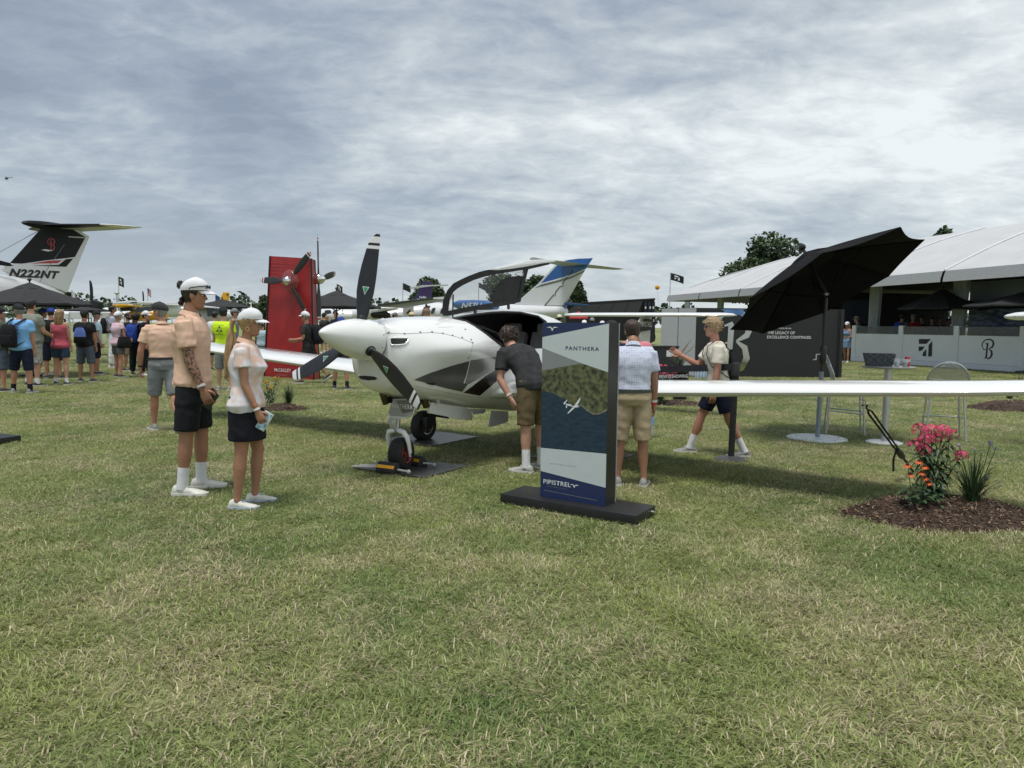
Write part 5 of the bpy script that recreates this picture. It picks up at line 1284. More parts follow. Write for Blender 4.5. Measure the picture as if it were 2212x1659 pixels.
L_ = (c1-c0).length; pc = c1 - bx*L_/2 + by*.19 + UZ*.04
obj('plinth', MB().box(pc, (L_, .38, .08), (bx, by, UZ)), sign_black, sign, bevel=.005)
pa = G(1160.4, 1073.6, .08); pb = G(1307.6, 1094.4, .08); W_ = .575; H_ = 1.395; D_ = .18
pr = pb; pl_ = pb - bx*W_
obj('panel', MB().box((pl_+pr)/2 + by*D_/2 + UZ*(H_/2+.001), (W_, D_, H_), (bx, by, UZ)), sign_black, sign, smooth=False)
obj('edge_strip', MB().box(pr + by*(D_-.004) + bx*.002 + UZ*(H_/2+.001), (.006, .010, H_), (bx, by, UZ)), mat('edge_grey', (.35, .37, .38), rough=.4), sign, smooth=False)
FN = -by
def SP(a, b, off=.002): return pl_ + bx*(a*W_) + UZ*(.0012 + b*H_) + FN*off
def printed(name, pts, m, off=.002, th=.0015):
    return obj(name, MB().prism([SP(a, b, off) for a, b in pts], FN*th), m, sign, smooth=False)
printed('print_field', [(0, .917), (1, .997), (1, .736), (.61, .778), (0, .856)], pale_print)
printed('print_field', [(0, .9175), (1, .9975), (1, 1), (0, 1)], navy_print)
printed('print_field', [(0, .8555), (.61, .7775), (0, .727)], midgrey_print)
shore = [(0, .612), (.08, .609), (.18, .602), (.30, .582), (.42, .562), (.44, .545), (.54, .540), (.62, .545), (.70, .520), (.80, .503), (.88, .506), (.95, .520), (1, .532)]
printed('print_forest', [(0, .7265), (.61, .777)] + [(1, .7355)] + [(a, b) for a, b in reversed(shore)], forest_print)
printed('print_water', [(a, b-.0005) for a, b in shore] + [(1, .292), (0, .283)], water_print)
mb = MB()
for (a, b), (a2, b2) in zip(shore[:-1], shore[1:]):
    if a >= .42: mb.prism([SP(a, b+.004, .0036), SP(a2, b2+.004, .0036), SP(a2, b2-.003, .0036), SP(a, b-.003, .0036)], FN*.0005)
obj('print_shore', mb, shore_print, sign, smooth=False)
printed('print_field', [(0, .2825), (1, .2915), (1, .1045), (0, .148)], pale_print)
printed('print_field', [(0, .1475), (1, .104), (1, 0), (0, 0)], navy_print)
text_on('lettering', 'PANTHERA', SP(.365, .848, .0040), bx, UZ, .50*W_, navy_print, sign, height=.030, spacing=1.25, bold=.022)
text_on('lettering', 'LEARN MORE ABOUT THE PANTHERA', SP(.14, .196, .0040), bx, UZ, .41*W_, midgrey_print, sign, spacing=1.15)
text_on('lettering', 'PIPISTREL', SP(.05, .078, .0040), bx, UZ, .43*W_, white_print, sign, height=.036, spacing=1.05, bold=.012)
text_on('lettering', 'BY TEXTRON AVIATION', SP(.10, .062, .0040), bx, UZ, .32*W_, midgrey_print, sign, spacing=1.6)
mb = MB()
mb.prism([SP(.06, .040, .0040), SP(.88, .028, .0040), SP(.88, .026, .0040), SP(.06, .038, .0040)], FN*.0005); obj('fine_print', mb, midgrey_print, sign, smooth=False)
def bird(name, a, b, w):
    P = [(-.5, .12), (-.18, .22), (-.06, .12), (0, .0), (.06, .12), (.18, .22), (.5, .12), (.2, .10), (.12, .06), (.02, -.22), (-.02, -.22), (-.12, .06), (-.2, .10)]
    mb = MB(); mb.prism([SP(a, b, .0040) + bx*(x*w) + UZ*(y*w*.75) for x, y in P], FN*.0006); obj(name, mb, white_print, sign, smooth=False)
bird('bird_emblem', .155, .965, .105); bird('bird_emblem', .535, .088, .085)
# the little aeroplane in the printed picture
def SI(x, y, o=.0042): a = (x-384+(y-200)*.0085)/463; b = 1-(y-200-a*5)/(1180+60*a); return SP(a, b, o)
mb = MB()
for P in ([(548, 752), (568, 722), (565, 718), (538, 744)], [(555, 745), (600, 752), (640, 756), (650, 768), (620, 772), (590, 762), (560, 757)], [(622, 750), (655, 705), (661, 706), (650, 738), (636, 758)], [(604, 770), (622, 772), (577, 812), (568, 811)], [(560, 757), (568, 766), (562, 777), (556, 768)]): mb.prism([SI(*p) for p in P], FN*.0004)
obj('print_aeroplane', mb, white_print, sign, smooth=False)
mb = MB(); mb.prism([SI(600, 752, .0048), SI(620, 752, .0048), SI(612, 760, .0048), SI(596, 759, .0048)], FN*.0004); obj('print_canopy', mb, black_print, sign, smooth=False)
mb = MB(); mb.lathe([(.012, 0), (.012, .02), (.008, .024)], c1 + by*.30 + UZ*.045, 12, (by, UZ, bx)); obj('levelling_knob', mb, steel, sign)
NOGRASS += [poly_test([c0, c1, c1+by*.38, c0+by*.38], .97)]

# ---------------------------------------------------------------- red pylon with demonstration propellers
red_m = mat('red_vinyl', (.36, .022, .024), rough=.45, var=.12, scale=3); red_rib = mat('red_rib', (.42, .04, .035), rough=.45); red_side = mat('red_side', (.30, .02, .02), rough=.4, var=.1)
BL, BR = G(571.7, 814), G(678.6, 821); TLp, TRp = Q(583.7, 553, BL.y), Q(672.8, 558.5, BR.y); kd = V((-.05, .7, 0))
kx = (BR-BL).normalized(); kn = V((kx.y, -kx.x, 0)).normalized()
kiosk = thing('display_pylon', (BL+BR)/2, 'tall red tapering pylon carrying propellers', 'pylon')
mb = MB(); q = [BL, BR, TRp, TLp]; shr = [BL+kd, BR+kd, TRp+kd*.62, TLp+kd*.62]
mb.add(q+shr, [(0, 1, 2, 3), (1, 5, 6, 2), (4, 7, 6, 5), (0, 3, 7, 4), (3, 2, 6, 7), (0, 4, 5, 1)]); obj('pylon_body', mb, red_m, kiosk, smooth=False)
mb = MB()
for i in range(34):
    t = .03+.94*i/34; a = BL+(TLp-BL)*t; b = BR+(TRp-BR)*t
    if not (.04 < t < .14): mb.tube([a+(b-a)*.02+kn*.004, a+(b-a)*(.5+.3*math.sin(i))+kn*.004, b-(b-a)*.02+kn*.004], .006, 5)
obj('cladding_rib', mb, red_rib, kiosk)['kind'] = 'stuff'
for a, b in ((BL, TLp), (BR, TRp), (BR+kd, TRp+kd*.62)): obj('corner_trim', MB().tube([a+kn*.01, b+kn*.01], .022, 6), black_trim, kiosk)
text_on('lettering', 'McCAULEY', BL+(BR-BL)*.22+UZ*.165+(TLp-BL)*.0+kn*.02, kx, UZ, .62, white_print, kiosk, bold=.012)
text_on('lettering', 'MCCAULEY PROPELLERS', BL+(BR-BL)*.25+UZ*.06+kn*.02, kx, UZ, .42, mat('pink_print', (.55, .3, .3), rough=.5), kiosk)
prop_grey = mat('prop_charcoal', (.03, .031, .033), rough=.45, var=.15); red_band = mat('red_band', (.35, .02, .03), rough=.4); clear_dome = mat('clear_dome', (.35, .10, .10), rough=.12, alpha=.45); chrome = mat('chrome', (.75, .75, .76), rough=.1, metal=1, var=.05)
SB2 = [(.08, .05, .045, 0, 40), (.18, .06, .04, 0, 38), (.3, .11, .03, 0, 32), (.45, .16, .022, 0, 28), (.6, .175, .018, 0, 26), (.72, .165, .015, 0, 25), (.8, .155, .013, 0, 24), (.86, .148, .012, 0, 24), (.87, .145, .012, 0, 24), (.90, .135, .01, 0, 23), (.94, .12, .009, 0, 22), (.97, .09, .008, 0, 22), (.985, .06, .006, 0, 22), (1.0, .02, .004, 0, 22)]
def show_prop(hub, ax, tips, Rr, label):
    t_ = thing('display_propeller', hub, label, 'propeller', 'propellers on the red pylon')
    for tp in tips:
        rad = (tp-hub); rad = (rad - ax*rad.dot(ax)).normalized(); blade(hub, ax, rad, Rr, t_, [prop_grey, blade_white, red_band], bands=((9, 1), (10, 2), (11, 1), (12, 1)), badge=False, sb=SB2)
    x, y, z = rot_to(ax)
    obj('hub', MB().lathe([(.13, -.12), (.14, .02), (.12, .10), (.06, .16), (.002, .19)], hub, 20, (x, y, z)), chrome, t_)
    return t_
kc = PL(624, 607, BL+kn*.14, kn)
t_ = show_prop(kc, kn, [PL(675, 539, kc, kn), PL(535, 604, kc, kn), PL(668, 690, kc, kn)], 1.06, 'three blade propeller on the front of the red pylon')
obj('spinner_shell', MB().ball(kc-kn*.05, (.30, .30, .16), 24, 8, ax=(kx, UZ, kn), z0=0), clear_dome, t_)
sn = V((kd.y, -kd.x, 0)).normalized(); kc2 = PL(688, 602.5, BR+kd*.5, V((0, 1, 0)))
show_prop(kc2, (sn+kn*.25).normalized(), [PL(677.5, 510, kc2, V((0, 1, 0))), PL(692.5, 672, kc2, V((0, 1, 0))), kc2+sn*.3+kd*.8+UZ*.12], 1.12, 'propeller seen edge on beside the red pylon')

# ---------------------------------------------------------------- queue post with its black belt
def post():
    p = G(1579, 993); t_ = thing('queue_post', p, 'black belt barrier post behind the wing', 'barrier')
    obj('base', MB().lathe([(.18, 0), (.18, .012), (.12, .03), (.04, .045)], p, 28), mat('post_base', (.05, .052, .055), rough=.5, var=.15), t_)
    top = PL(1590, 806, p, V((0, 1, 0)))
    obj('pole', MB().tube([p+UZ*.04, V((p.x+.015, p.y, top.z))], .034, 16), black_matt, t_); obj('head', MB().lathe([(.045, -.03), (.045, .10), (.038, .115)], V((p.x+.015, p.y, top.z)), 18), black_trim, t_)
    a = V((p.x+.01, p.y, top.z+.03)); b = Q(1380, 806, p.y+.9); d = (b-a); dn = V((d.y, -d.x, 0)).normalized(); bt = MB()
    bt.prism([a-UZ*.0, b-UZ*.0, b+UZ*.075, a+UZ*.075], dn*.003); obj('belt', bt, black_print, t_, smooth=False)
    n_ = -dn if dn.y > 0 else dn
    text_on('lettering', 'CLOSED FOR PRIVATE SHOWING', PL(1382, 818, a+n_*.006, n_), -d, UZ, (PL(1486, 818, a, n_)-PL(1382, 818, a, n_)).length, white_print, t_, height=.038, bold=.012)
post()

# ---------------------------------------------------------------- parasols
par_black = mat('parasol_black', (.006, .006, .007), rough=.95, var=.2, scale=10, bump=.1, bscale=60, spec=.15); par_far = mat('parasol_charcoal', (.022, .023, .025), rough=.9, var=.15); pole_black = mat('pole_black', (.014, .014, .015), rough=.4); pole_grey = mat('pole_blue_grey', (.24, .29, .34), rough=.4, metal=.3)
def canopy(t_, apex, n, r, h, m, ribs=8, rot=.39, val=.0, vent=True, underside=True):
    x, y, z = rot_to(n, V((1, 0, 0))); rim = apex - z*h
    mb = MB(); seg = 6; rings = []
    for i in range(8):
        f = i/7; ring = []
        for k in range(ribs):
            for s in range(seg):
                a0 = 2*math.pi*k/ribs+rot; a1 = 2*math.pi*(k+1)/ribs+rot; u_ = s/seg
                p = (x*math.cos(a0)+y*math.sin(a0))*(1-u_)+(x*math.cos(a1)+y*math.sin(a1))*u_
                sag = math.sin(math.pi*u_)*f
                ring.append(apex + p*(r*f*(1-.05*sag)) - z*(h*(f**1.12) - .0 + .035*sag*h))
        rings.append(ring)
    top = rings; bot = [[p - z*.006 for p in rg] for rg in rings]
    mb.loft(top, cap=False); mb.loft([top[-1], [p-z*val for p in top[-1]]] if val else [top[-1], bot[-1]], cap=False)
    mb.loft(list(reversed(bot)), cap=False)
    obj('canopy', mb, m, t_, ang=25, fix=False)
    if vent:
        v = MB(); rg = []
        for f, dz in ((.02, .055), (.16, .03), (.27, -.005), (.27, -.03)): rg.append([apex + (x*math.cos(a)+y*math.sin(a))*(r*f) - z*(h*f**1.12) + z*dz*r*.6 for a in [2*math.pi*k/24 for k in range(24)]])
        v.loft(rg); obj('vent', v, m, t_, ang=30)
    for k in range(ribs):
        a = 2*math.pi*k/ribs+rot; e = (x*math.cos(a)+y*math.sin(a)); obj('rib', MB().tube([apex - z*(.02+.012), apex+e*r*.5-z*(h*.46+.02), apex+e*r*.99-z*(h*.985+.012)], .010, 6), m, t_)
        obj('strut', MB().tube([apex - z*(h*1.35), apex+e*r*.48-z*(h*.45+.02)], .007, 5), m, t_)
    obj('finial', MB().lathe([(.02, .0), (.02, .05), (.045, .07), (.05, .10), (.03, .13), (.002, .14)], apex+z*.03, 14, (x, y, z)), pole_black, t_)
def big_parasol():
    b = G(1764, 948); t_ = thing('parasol', b, 'large black parasol tilted over beside the table', 'parasol')
    obj('base', MB().lathe([(.38, 0), (.38, .012), (.36, .02), (.05, .03)], b, 36), mat('base_pale', (.50, .55, .57), rough=.45, var=.12, scale=20), t_)
    j = Q(1785, 636, b.y); low = V((b.x+.01, b.y, .0)); m_ = low+(j-low)*.47
    obj('lower_pole', MB().tube([low+UZ*.02, m_], .030, 16), pole_grey, t_); obj('upper_pole', MB().tube([m_, j], .024, 14), pole_black, t_)
    cr = low+(j-low)*.60; obj('crank_housing', MB().lathe([(.034, -.14), (.045, -.10), (.05, .05), (.035, .09)], cr, 16), pole_black, t_)
    obj('crank', MB().tube([cr-V((.04, .02, .02)), cr-V((.10, .04, .02)), cr-V((.10, .04, .09)), cr-V((.14, .05, .09))], .009, 8), alu, t_)
    obj('tilt_joint', MB().ball(j, .034, 12, 8), alu, t_)
    ap = Q(1741.6, 550.6, b.y+.219); n = V((-.331, .39, .859)).normalized()
    canopy(t_, ap, n, 1.278, .49, par_black, 8, rot=.346, val=.0)
    obj('head_pole', MB().tube([j, ap-n*.03], .022, 12), pole_black, t_)
big_parasol()
def market_parasol(u, vap, vrim, y, r, label, m=par_far, vfoot=None):
    ap = Q(u, vap, y); rim = Q(u, vrim, y); b = V((ap.x, ap.y, 0)); t_ = thing('parasol', b, label, 'parasol', 'upright black parasols'); h = ap.z-rim.z
    canopy(t_, ap, UZ, r, h, m, 8, rot=.39, val=.05)
    obj('pole', MB().tube([b, ap-UZ*.05], .024, 10), pole_black, t_); obj('base', MB().lathe([(.3, 0), (.3, .06), (.04, .09)], b, 20), pole_black, t_)
market_parasol(64, 614, 655, 18.5, 1.42, 'black parasol behind the crowd under the dark aircraft tail')
market_parasol(727, 631, 662, 24, 1.5, 'black parasol between the red pylon and the upright propeller blade')
market_parasol(480, 648, 663, 40, 1.7, 'distant black parasol between the white caps of the man and woman')
market_parasol(190, 662, 670, 30, .9, 'small grey parasol over the crowd at left', par_far)
# red sunshade far behind the sign
market_parasol(1250, 673, 686, 30, .42, 'red parasol above the sign top', mat('parasol_red', (.45, .03, .04), rough=.8))

# ---------------------------------------------------------------- table, chairs
def round_table():
    p = G(1910, 957); t_ = thing('bar_table', p, 'round bar table behind the wing with basket and drinks', 'table')
    zt = Q(1922, 791, p.y).z
    obj('tabletop', MB().lathe([(.002, -.02), (.14, -.02), (.29, -.012), (.312, 0), (.312, .010), (.002, .012)], p+UZ*(zt-.012), 40), mat('table_grey', (.33, .33, .34), rough=.3, var=.05), t_)
    obj('column', MB().tube([p+UZ*.02, p+UZ*(zt-.03)], .042, 20), alu, t_); obj('base', MB().lathe([(.22, 0), (.22, .012), (.19, .024), (.05, .034)], p, 32), mat('base_white', (.55, .57, .57), rough=.4, var=.08), t_)
    z = zt + .001
    c = V((p.x-.075, p.y+.10, z)); bk = thing('wicker_basket', c, 'square dark grey woven basket on the bar table', 'basket'); X_ = V((.93, -.36, 0)); Y_ = V((.36, .93, 0))
    w0, w1, hh = .115, .145, .155; rs = []
    for zz, w in ((.0, w0), (.002, w0), (hh, w1), (hh, w1-.008), (.012, w0-.008)):
        rs.append([c + X_*(sx_*w*1.25) + Y_*(sy_*w*.85) + UZ*zz for sx_, sy_ in ((-1, -1), (1, -1), (1, 1), (-1, 1))])
    mb = MB().loft(rs); obj('basket_wall', mb, mat('woven_grey', (.075, .085, .092), rough=.8, scale=40, var=.4, bump=.3), bk, smooth=False)
    for zz in np.linspace(.015, hh-.015, 6):
        for k in range(8):
            w = w0+(w1-w0)*zz/hh
            for a_, b_, dn in ((-Y_*(w*.85+.001), X_*(w*1.25), -Y_), (X_*(w*1.25+.001), Y_*(w*.85), X_)):
                if (k+int(zz*1000/22)) % 2: obj('weave_band', MB().box(c+UZ*zz+a_+b_*((k-3.5)/4), ((.028 if dn is X_*1 else .032), .006, .020), (b_.normalized(), dn, UZ)), mat('woven_grey2', (.11, .12, .13), rough=.8), bk, smooth=False)
    for dx, lab, col in ((.055, 'clear plastic cup of ice on the bar table', (.6, .65, .7)), (.155, 'clear plastic cup with dark cola on the bar table', (.06, .01, .01))):
        c = V((p.x+dx, p.y-.10, z)); cp = thing('plastic_cup', c, lab, 'cup', 'cups on the bar table')
        obj('cup_wall', MB().lathe([(.024, 0), (.026, .002), (.038, .095), (.040, .096), (.036, .094), (.0245, .005), (.002, .004)], c, 20), mat('cup_plastic', (.75, .8, .82), rough=.08, alpha=.35), cp); obj('drink', MB().lathe([(.002, .006), (.023, .006), (.031, .055), (.002, .056)], c, 18), mat('drink_'+str(dx), col, rough=.1), cp)
    c = V((p.x+.225, p.y-.02, z)); cn = thing('soda_can', c, 'red soda can on the bar table', 'can'); obj('can_body', MB().lathe([(.024, 0), (.033, .008), (.033, .105), (.026, .12), (.024, .121), (.002, .119)], c, 20), mat('can_red', (.5, .015, .02), rough=.25, metal=.3), cn)
    mb = MB(); mb.tube([c+V((.034*math.sin(a), -.034*math.cos(a), .03+.02*math.sin(a*5)+.035)) for a in np.linspace(-.7, .7, 10)], .006, 6); obj('white_ribbon', mb, white_print, cn)
    obj('can_top', MB().lathe([(.002, .1195), (.024, .1215)], c, 18, cap=False), steel, cn)
round_table()
mesh_m = mat('chair_mesh', (.42, .43, .43), rough=.45, metal=.3, var=.1, alpha=.62); frame_m = mat('chair_frame', (.46, .48, .49), rough=.35, metal=.6, var=.06)
def bar_chair(u, v, vtop, face, label):
    p = G(u, v); t_ = thing('bar_chair', p, label, 'chair', 'silver mesh bar chairs'); zt = Q(u, vtop, p.y).z
    fx = V((math.cos(R(face)), math.sin(R(face)), 0)); fy = V((-fx.y, fx.x, 0)); sh = zt*.66
    def C(a, b, z): return p + fx*a + fy*b + UZ*z
    for sa, sb in ((1, 1), (1, -1), (-1, 1), (-1, -1)): obj('leg', MB().tube([C(sa*.24, sb*.23, 0), C(sa*.19, sb*.18, sh)], .012, 10), frame_m, t_)
    obj('footrest', MB().tube([C(-.21, .20, sh*.46), C(.225, .21, sh*.42), C(.235, .12, sh*.41), C(.235, -.12, sh*.41), C(.225, -.21, sh*.42), C(-.21, -.20, sh*.46)], .010, 8), frame_m, t_)
    obj('seat_ring', MB().tube([C(.22*math.cos(a), .21*math.sin(a), sh) for a in np.linspace(0, 2*math.pi, 21)], .012, 8), frame_m, t_)
    obj('seat', MB().lathe([(.002, -.012), (.19, -.004), (.205, .0), (.002, -.008)], C(0, 0, sh), 24), mesh_m, t_)
    hb = zt-sh; P = []
    for a in np.linspace(-.25, math.pi+.25, 22): P.append(C(-.17-.10*(max(0, math.sin(a))), .235*math.cos(a)*(1 if math.sin(a) > 0 else .94), sh+.10+(hb-.10)*max(-.35, math.sin(a))))
    obj('back_frame', MB().tube(P, .012, 8), frame_m, t_)
    mb = MB(); n = 12; rows = []
    for k in range(7):
        f = k/6; rows.append([])
        a = -.2+f*(math.pi/2+.15); y = .225*math.cos(a); zz = sh+.10+(hb-.10)*max(-.35, math.sin(a))*.985; xx = -.17-.10*max(0, math.sin(a))
        rows[-1] = [C(xx-.03*(1-(2*j/n-1)**2), y*(2*j/n-1), zz) for j in range(n+1)]
    mb.loft(rows, cap=False, closed=False); obj('back_mesh', mb, mesh_m, t_, fix=False)
    wires = MB()
    for j in range(1, 12): wires.tube([r_[j] + V((0, 0, .0)) for r_ in rows], .0022, 4)
    for r_ in rows[1:-1]: wires.tube(r_, .0022, 4)
    obj('wire', wires, frame_m, t_)['kind'] = 'stuff'
bar_chair(1822, 936, 768, -20, 'silver mesh bar chair seen side on beside the parasol pole')
bar_chair(2036, 948, 781, 66, 'silver mesh bar chair with rounded back right of the bar table')

# ---------------------------------------------------------------- tie-down strap under the wing
def tie():
    a = Q(1863, 868, 5.75); b = G(1975, 1022); t_ = thing('tie_down_strap', b, 'black ratchet tie-down strap from the wing to the flower bed', 'strap')
    d = (b-a)
    obj('eye_ring', MB().tube([a+V((.028*math.cos(x), 0, .028*math.sin(x)-.01)) for x in np.linspace(0, 6.28, 17)], .005, 6), steel, t_)
    obj('hook', MB().tube([a-UZ*.03, a+d*.04+V((.02, 0, 0)), a+d*.07+V((-.006, 0, 0)), a+d*.10], .007, 8), black_trim, t_)
    sd = V((.010, .0, .007))
    for s_ in (1, -1): obj('strap_run', MB().tube([a+d*.09, a+d*.12+sd*s_*1.4, a+d*.60+sd*s_, a+d*.64], [(.009, .004)]*4, 8), black_matt, t_)
    obj('ratchet', MB().tube([a+d*.62, a+d*.66, a+d*.72, a+d*.75], [.022, .032, .030, .016], 10), black_trim, t_); obj('strap_tail', MB().tube([a+d*.64-V((.02, 0, 0)), a+d*.70-V((.07, 0, .04)), a+d*.72-V((.075, 0, .15))], [(.010, .003)]*3, 6), black_matt, t_)
    obj('strap_end', MB().tube([a+d*.74, b], [(.011, .004)]*2, 8), black_matt, t_)
tie()
# white stone-like corner of another plinth, left edge
t_ = tag(obj('plinth', MB().box(G(-66, 966)+V((.0, .25, .04)), (.50, .5, .08), (V((.93, -.36, 0)), V((.36, .93, 0)), UZ)), sign_black, bevel=.008), 'corner of a black plinth on the grass at the left edge', 'plinth')

# ---------------------------------------------------------------- flower beds
mulch_m = mat('mulch', (.030, .018, .012), rough=.9, scale=60, col2=(.075, .045, .03), thr=(.35, .65), bump=.6, bscale=90)
chip_ms = [mat('chip_dark', (.035, .020, .013), rough=.9, var=.3), mat('chip_mid', (.13, .078, .048), rough=.9, var=.3), mat('chip_pale', (.36, .26, .17), rough=.9, var=.25)]
def mound(c, rx, ry, h, label, chips, seed, s0=1.0):
    rng = random.Random(seed); mb = MB(); n = 40; rings = []
    def hz(f, a): return h*(1-f**2)**.9*(1+.15*math.sin(3*a+seed)*f) - .012*f
    for f in (1.0, .92, .8, .6, .4, .2, .02): rings.append([c + V((rx*f*math.cos(a)*(1+.10*math.sin(2*a+seed)+.05*math.sin(5*a)), ry*f*math.sin(a)*(1+.08*math.sin(3*a+seed)), hz(f, a)+noise.noise(V((f*9, a*4, seed)))*.012)) for a in [2*math.pi*k/n for k in range(n)]])
    mb.loft(rings, cap=True)
    t_ = tag(obj('mulch_bed', mb, mulch_m, ang=80), label, 'flower bed', 'mulch flower beds')
    ch = MB()
    for _ in range(chips):
        f = rng.uniform(0, 1)**.5*1.05+max(0, rng.gauss(0, .06)); a = rng.uniform(0, 6.28); L_ = rng.uniform(.012, .042)*s0; w = rng.uniform(.003, .007)*s0
        p = c + V((rx*f*math.cos(a)*(1+.10*math.sin(2*a+seed)+.05*math.sin(5*a)), ry*f*math.sin(a)*(1+.08*math.sin(3*a+seed)), max(0, hz(min(f, 1), a))+.008))
        d = V((rng.uniform(-1, 1), rng.uniform(-1, 1), rng.uniform(-.35, .5))).normalized(); x, y, z = rot_to(d)
        ch.box(p, (w, w*.5, L_), (x, y, z), m=rng.choices((0, 1, 2), (4, 4.5, 2.2))[0])
    o = obj('wood_chips', ch, chip_ms, t_, smooth=False, fix=False); o['kind'] = 'stuff'
    NOGRASS.append(lambda P, c=c, rx=rx, ry=ry: ((P[:, 0]-c.x)/rx)**2+((P[:, 1]-c.y)/ry)**2 < .86)
    return t_
bedc = G(2035, 1118); mound(bedc, .70, .44, .17, 'large mulch bed with pink flowers at the right edge', 3200, 2)
bed2 = G(2195, 884); mound(bed2, .95, .55, .16, 'mulch bed with grasses behind the chairs at the right edge', 700, 5, 1.6)
bed3 = G(612, 884); mound(bed3, .42, .36, .09, 'mulch bed with leafy plants beside the standing woman', 600, 3, 1.4)
bed4 = G(1452, 872); mound(bed4, .75, .5, .06, 'low mulch bed under the wing behind the man in dotted shirt', 500, 4, 1.5)
leaf_m = mat('leaf_green', (.045, .085, .030), rough=.5, var=.35, scale=10); leaf_d = mat('leaf_deep', (.025, .055, .025), rough=.5, var=.3, scale=10); stem_m = mat('stem_green', (.06, .09, .035), rough=.6)
pink_m = mat('petal_pink', (.62, .07, .16), rough=.6, var=.25, scale=40); orange_m = mat('petal_orange', (.65, .12, .025), rough=.6, var=.2, scale=40); lilac_m = mat('petal_lilac', (.40, .34, .46), rough=.7, var=.2, scale=60); cone_m = mat('cone_brown', (.06, .025, .012), rough=.8)
def leaf(m, p, d, L_, w, droop=.3, idx=0):
    d = V(d).normalized(); x, y, z = rot_to(d, V((0, 0, 1)).cross(d) if abs(d.z) < .98 else None); P = []
    for t, ww in ((0, .15), (.35, 1), (.7, .75), (1, .02)):
        q = V(p) + d*(L_*t) - UZ*(droop*L_*t*t); P.append((q - x*ww*w/2, q + UZ*.0 + y*.08*w, q + x*ww*w/2))
    vs = [a for r_ in P for a in r_]; fs = []
    for i in range(3): fs += [(3*i, 3*i+1, 3*i+4, 3*i+3), (3*i+1, 3*i+2, 3*i+5, 3*i+4)]
    m.add(vs, fs, idx)
def phlox(c, hgt, label, n=6, seed=1, heads=None, pink=pink_m):
    rng = random.Random(seed); t_ = thing('flowering_plant', c, label, 'plant')
    for i in range(n):
        a = rng.uniform(0, 6.28); b = c + V((math.cos(a), math.sin(a), 0))*rng.uniform(.02, .06); top = heads[i] if heads else c + V((rng.uniform(-.16, .16), rng.uniform(-.12, .12), hgt*rng.uniform(.82, 1.0)))
        st = MB(); st.tube([b, (b+top)/2+V((rng.uniform(-.02, .02), 0, 0)), top], [.005, .004, .003], 6); obj('stem', st, stem_m, t_)
        lf = MB()
        for k in range(34):
            f = .06+.88*k/34; aa = k*2.4+i; p = b+(top-b)*f; leaf(lf, p, (math.cos(aa), math.sin(aa), rng.uniform(-.2, .9)), rng.uniform(.07, .12)*(1.15-.45*f), rng.uniform(.020, .032), rng.uniform(.5, 1.2), rng.randint(0, 1))
        o = obj('leaves', lf, [leaf_m, leaf_d], t_, fix=False); o['kind'] = 'stuff'
        hd_ = MB(); r = rng.uniform(.045, .062)
        for k in range(46):
            dd = V((rng.gauss(0, 1), rng.gauss(0, 1), rng.gauss(.3, .8))).normalized(); p = top + V((dd.x*r, dd.y*r, dd.z*r*.8)); x, y, z = rot_to(dd); L_ = rng.uniform(.009, .014)
            for q in range(5):
                a1 = q*1.2566; hd_.add([p, p+x*math.cos(a1-.45)*L_+y*math.sin(a1-.45)*L_+z*.002, p+x*math.cos(a1)*L_*1.15+y*math.sin(a1)*L_*1.15, p+x*math.cos(a1+.45)*L_+y*math.sin(a1+.45)*L_+z*.002], [(0, 1, 2, 3)])
        obj('flower_head', hd_, pink, t_, fix=False)
yb = bedc.y
HP = [Q(u, v, yb+o) for u, v, o in ((1988, 928, .0), (2012, 930, .05), (2036, 930, -.02), (1997, 950, -.04), (2020, 946, .03), (1978, 962, 0), (2052, 938, .04), (1996, 972, -.03), (2076, 984, .0))]
phlox(Q(2020, 1075, yb), 0, 'tall pink phlox in the mulch bed right of the strap', 9, 4, HP)
def coneflowers(c, pts, label, seed):
    rng = random.Random(seed); t_ = thing('flowering_plant', c, label, 'plant')
    for top in pts:
        b = c + V((rng.uniform(-.05, .05), rng.uniform(-.05, .05), 0)); obj('stem', MB().tube([b, (b+top)/2+V((0, 0, .02)), top], [.004, .003, .003], 6), stem_m, t_)
        hd_ = MB(); tilt = V((rng.uniform(-.2, .2), -.35, 1)).normalized(); x, y, z = rot_to(tilt)
        for q in range(12): a1 = q*.5236; leaf(hd_, top, x*math.cos(a1)+y*math.sin(a1)-z*.1, .034, .014, .3)
        o = obj('flower_head', hd_, orange_m, t_, fix=False); obj('cone', MB().ball(top+z*.006, (.013, .013, .010), 10, 6), cone_m, o)
    lf = MB()
    for k in range(90): a = rng.uniform(0, 6.28); p = c + V((rng.uniform(-.12, .12), rng.uniform(-.1, .1), rng.uniform(.0, .14))); leaf(lf, p, (math.cos(a), math.sin(a), .3), rng.uniform(.05, .09), rng.uniform(.025, .04), .5, rng.randint(0, 1))
    o = obj('leaves', lf, [leaf_m, leaf_d], t_, fix=False); o['kind'] = 'stuff'
yc = yb-.12
coneflowers(Q(1985, 1086, yc), [Q(u, v, yc) for u, v in ((1960, 1004), (1997, 1007), (1967, 1024), (1991, 1020), (1998, 1031), (2007, 1042), (1985, 996))], 'orange coneflowers at the foot of the pink phlox', 8)
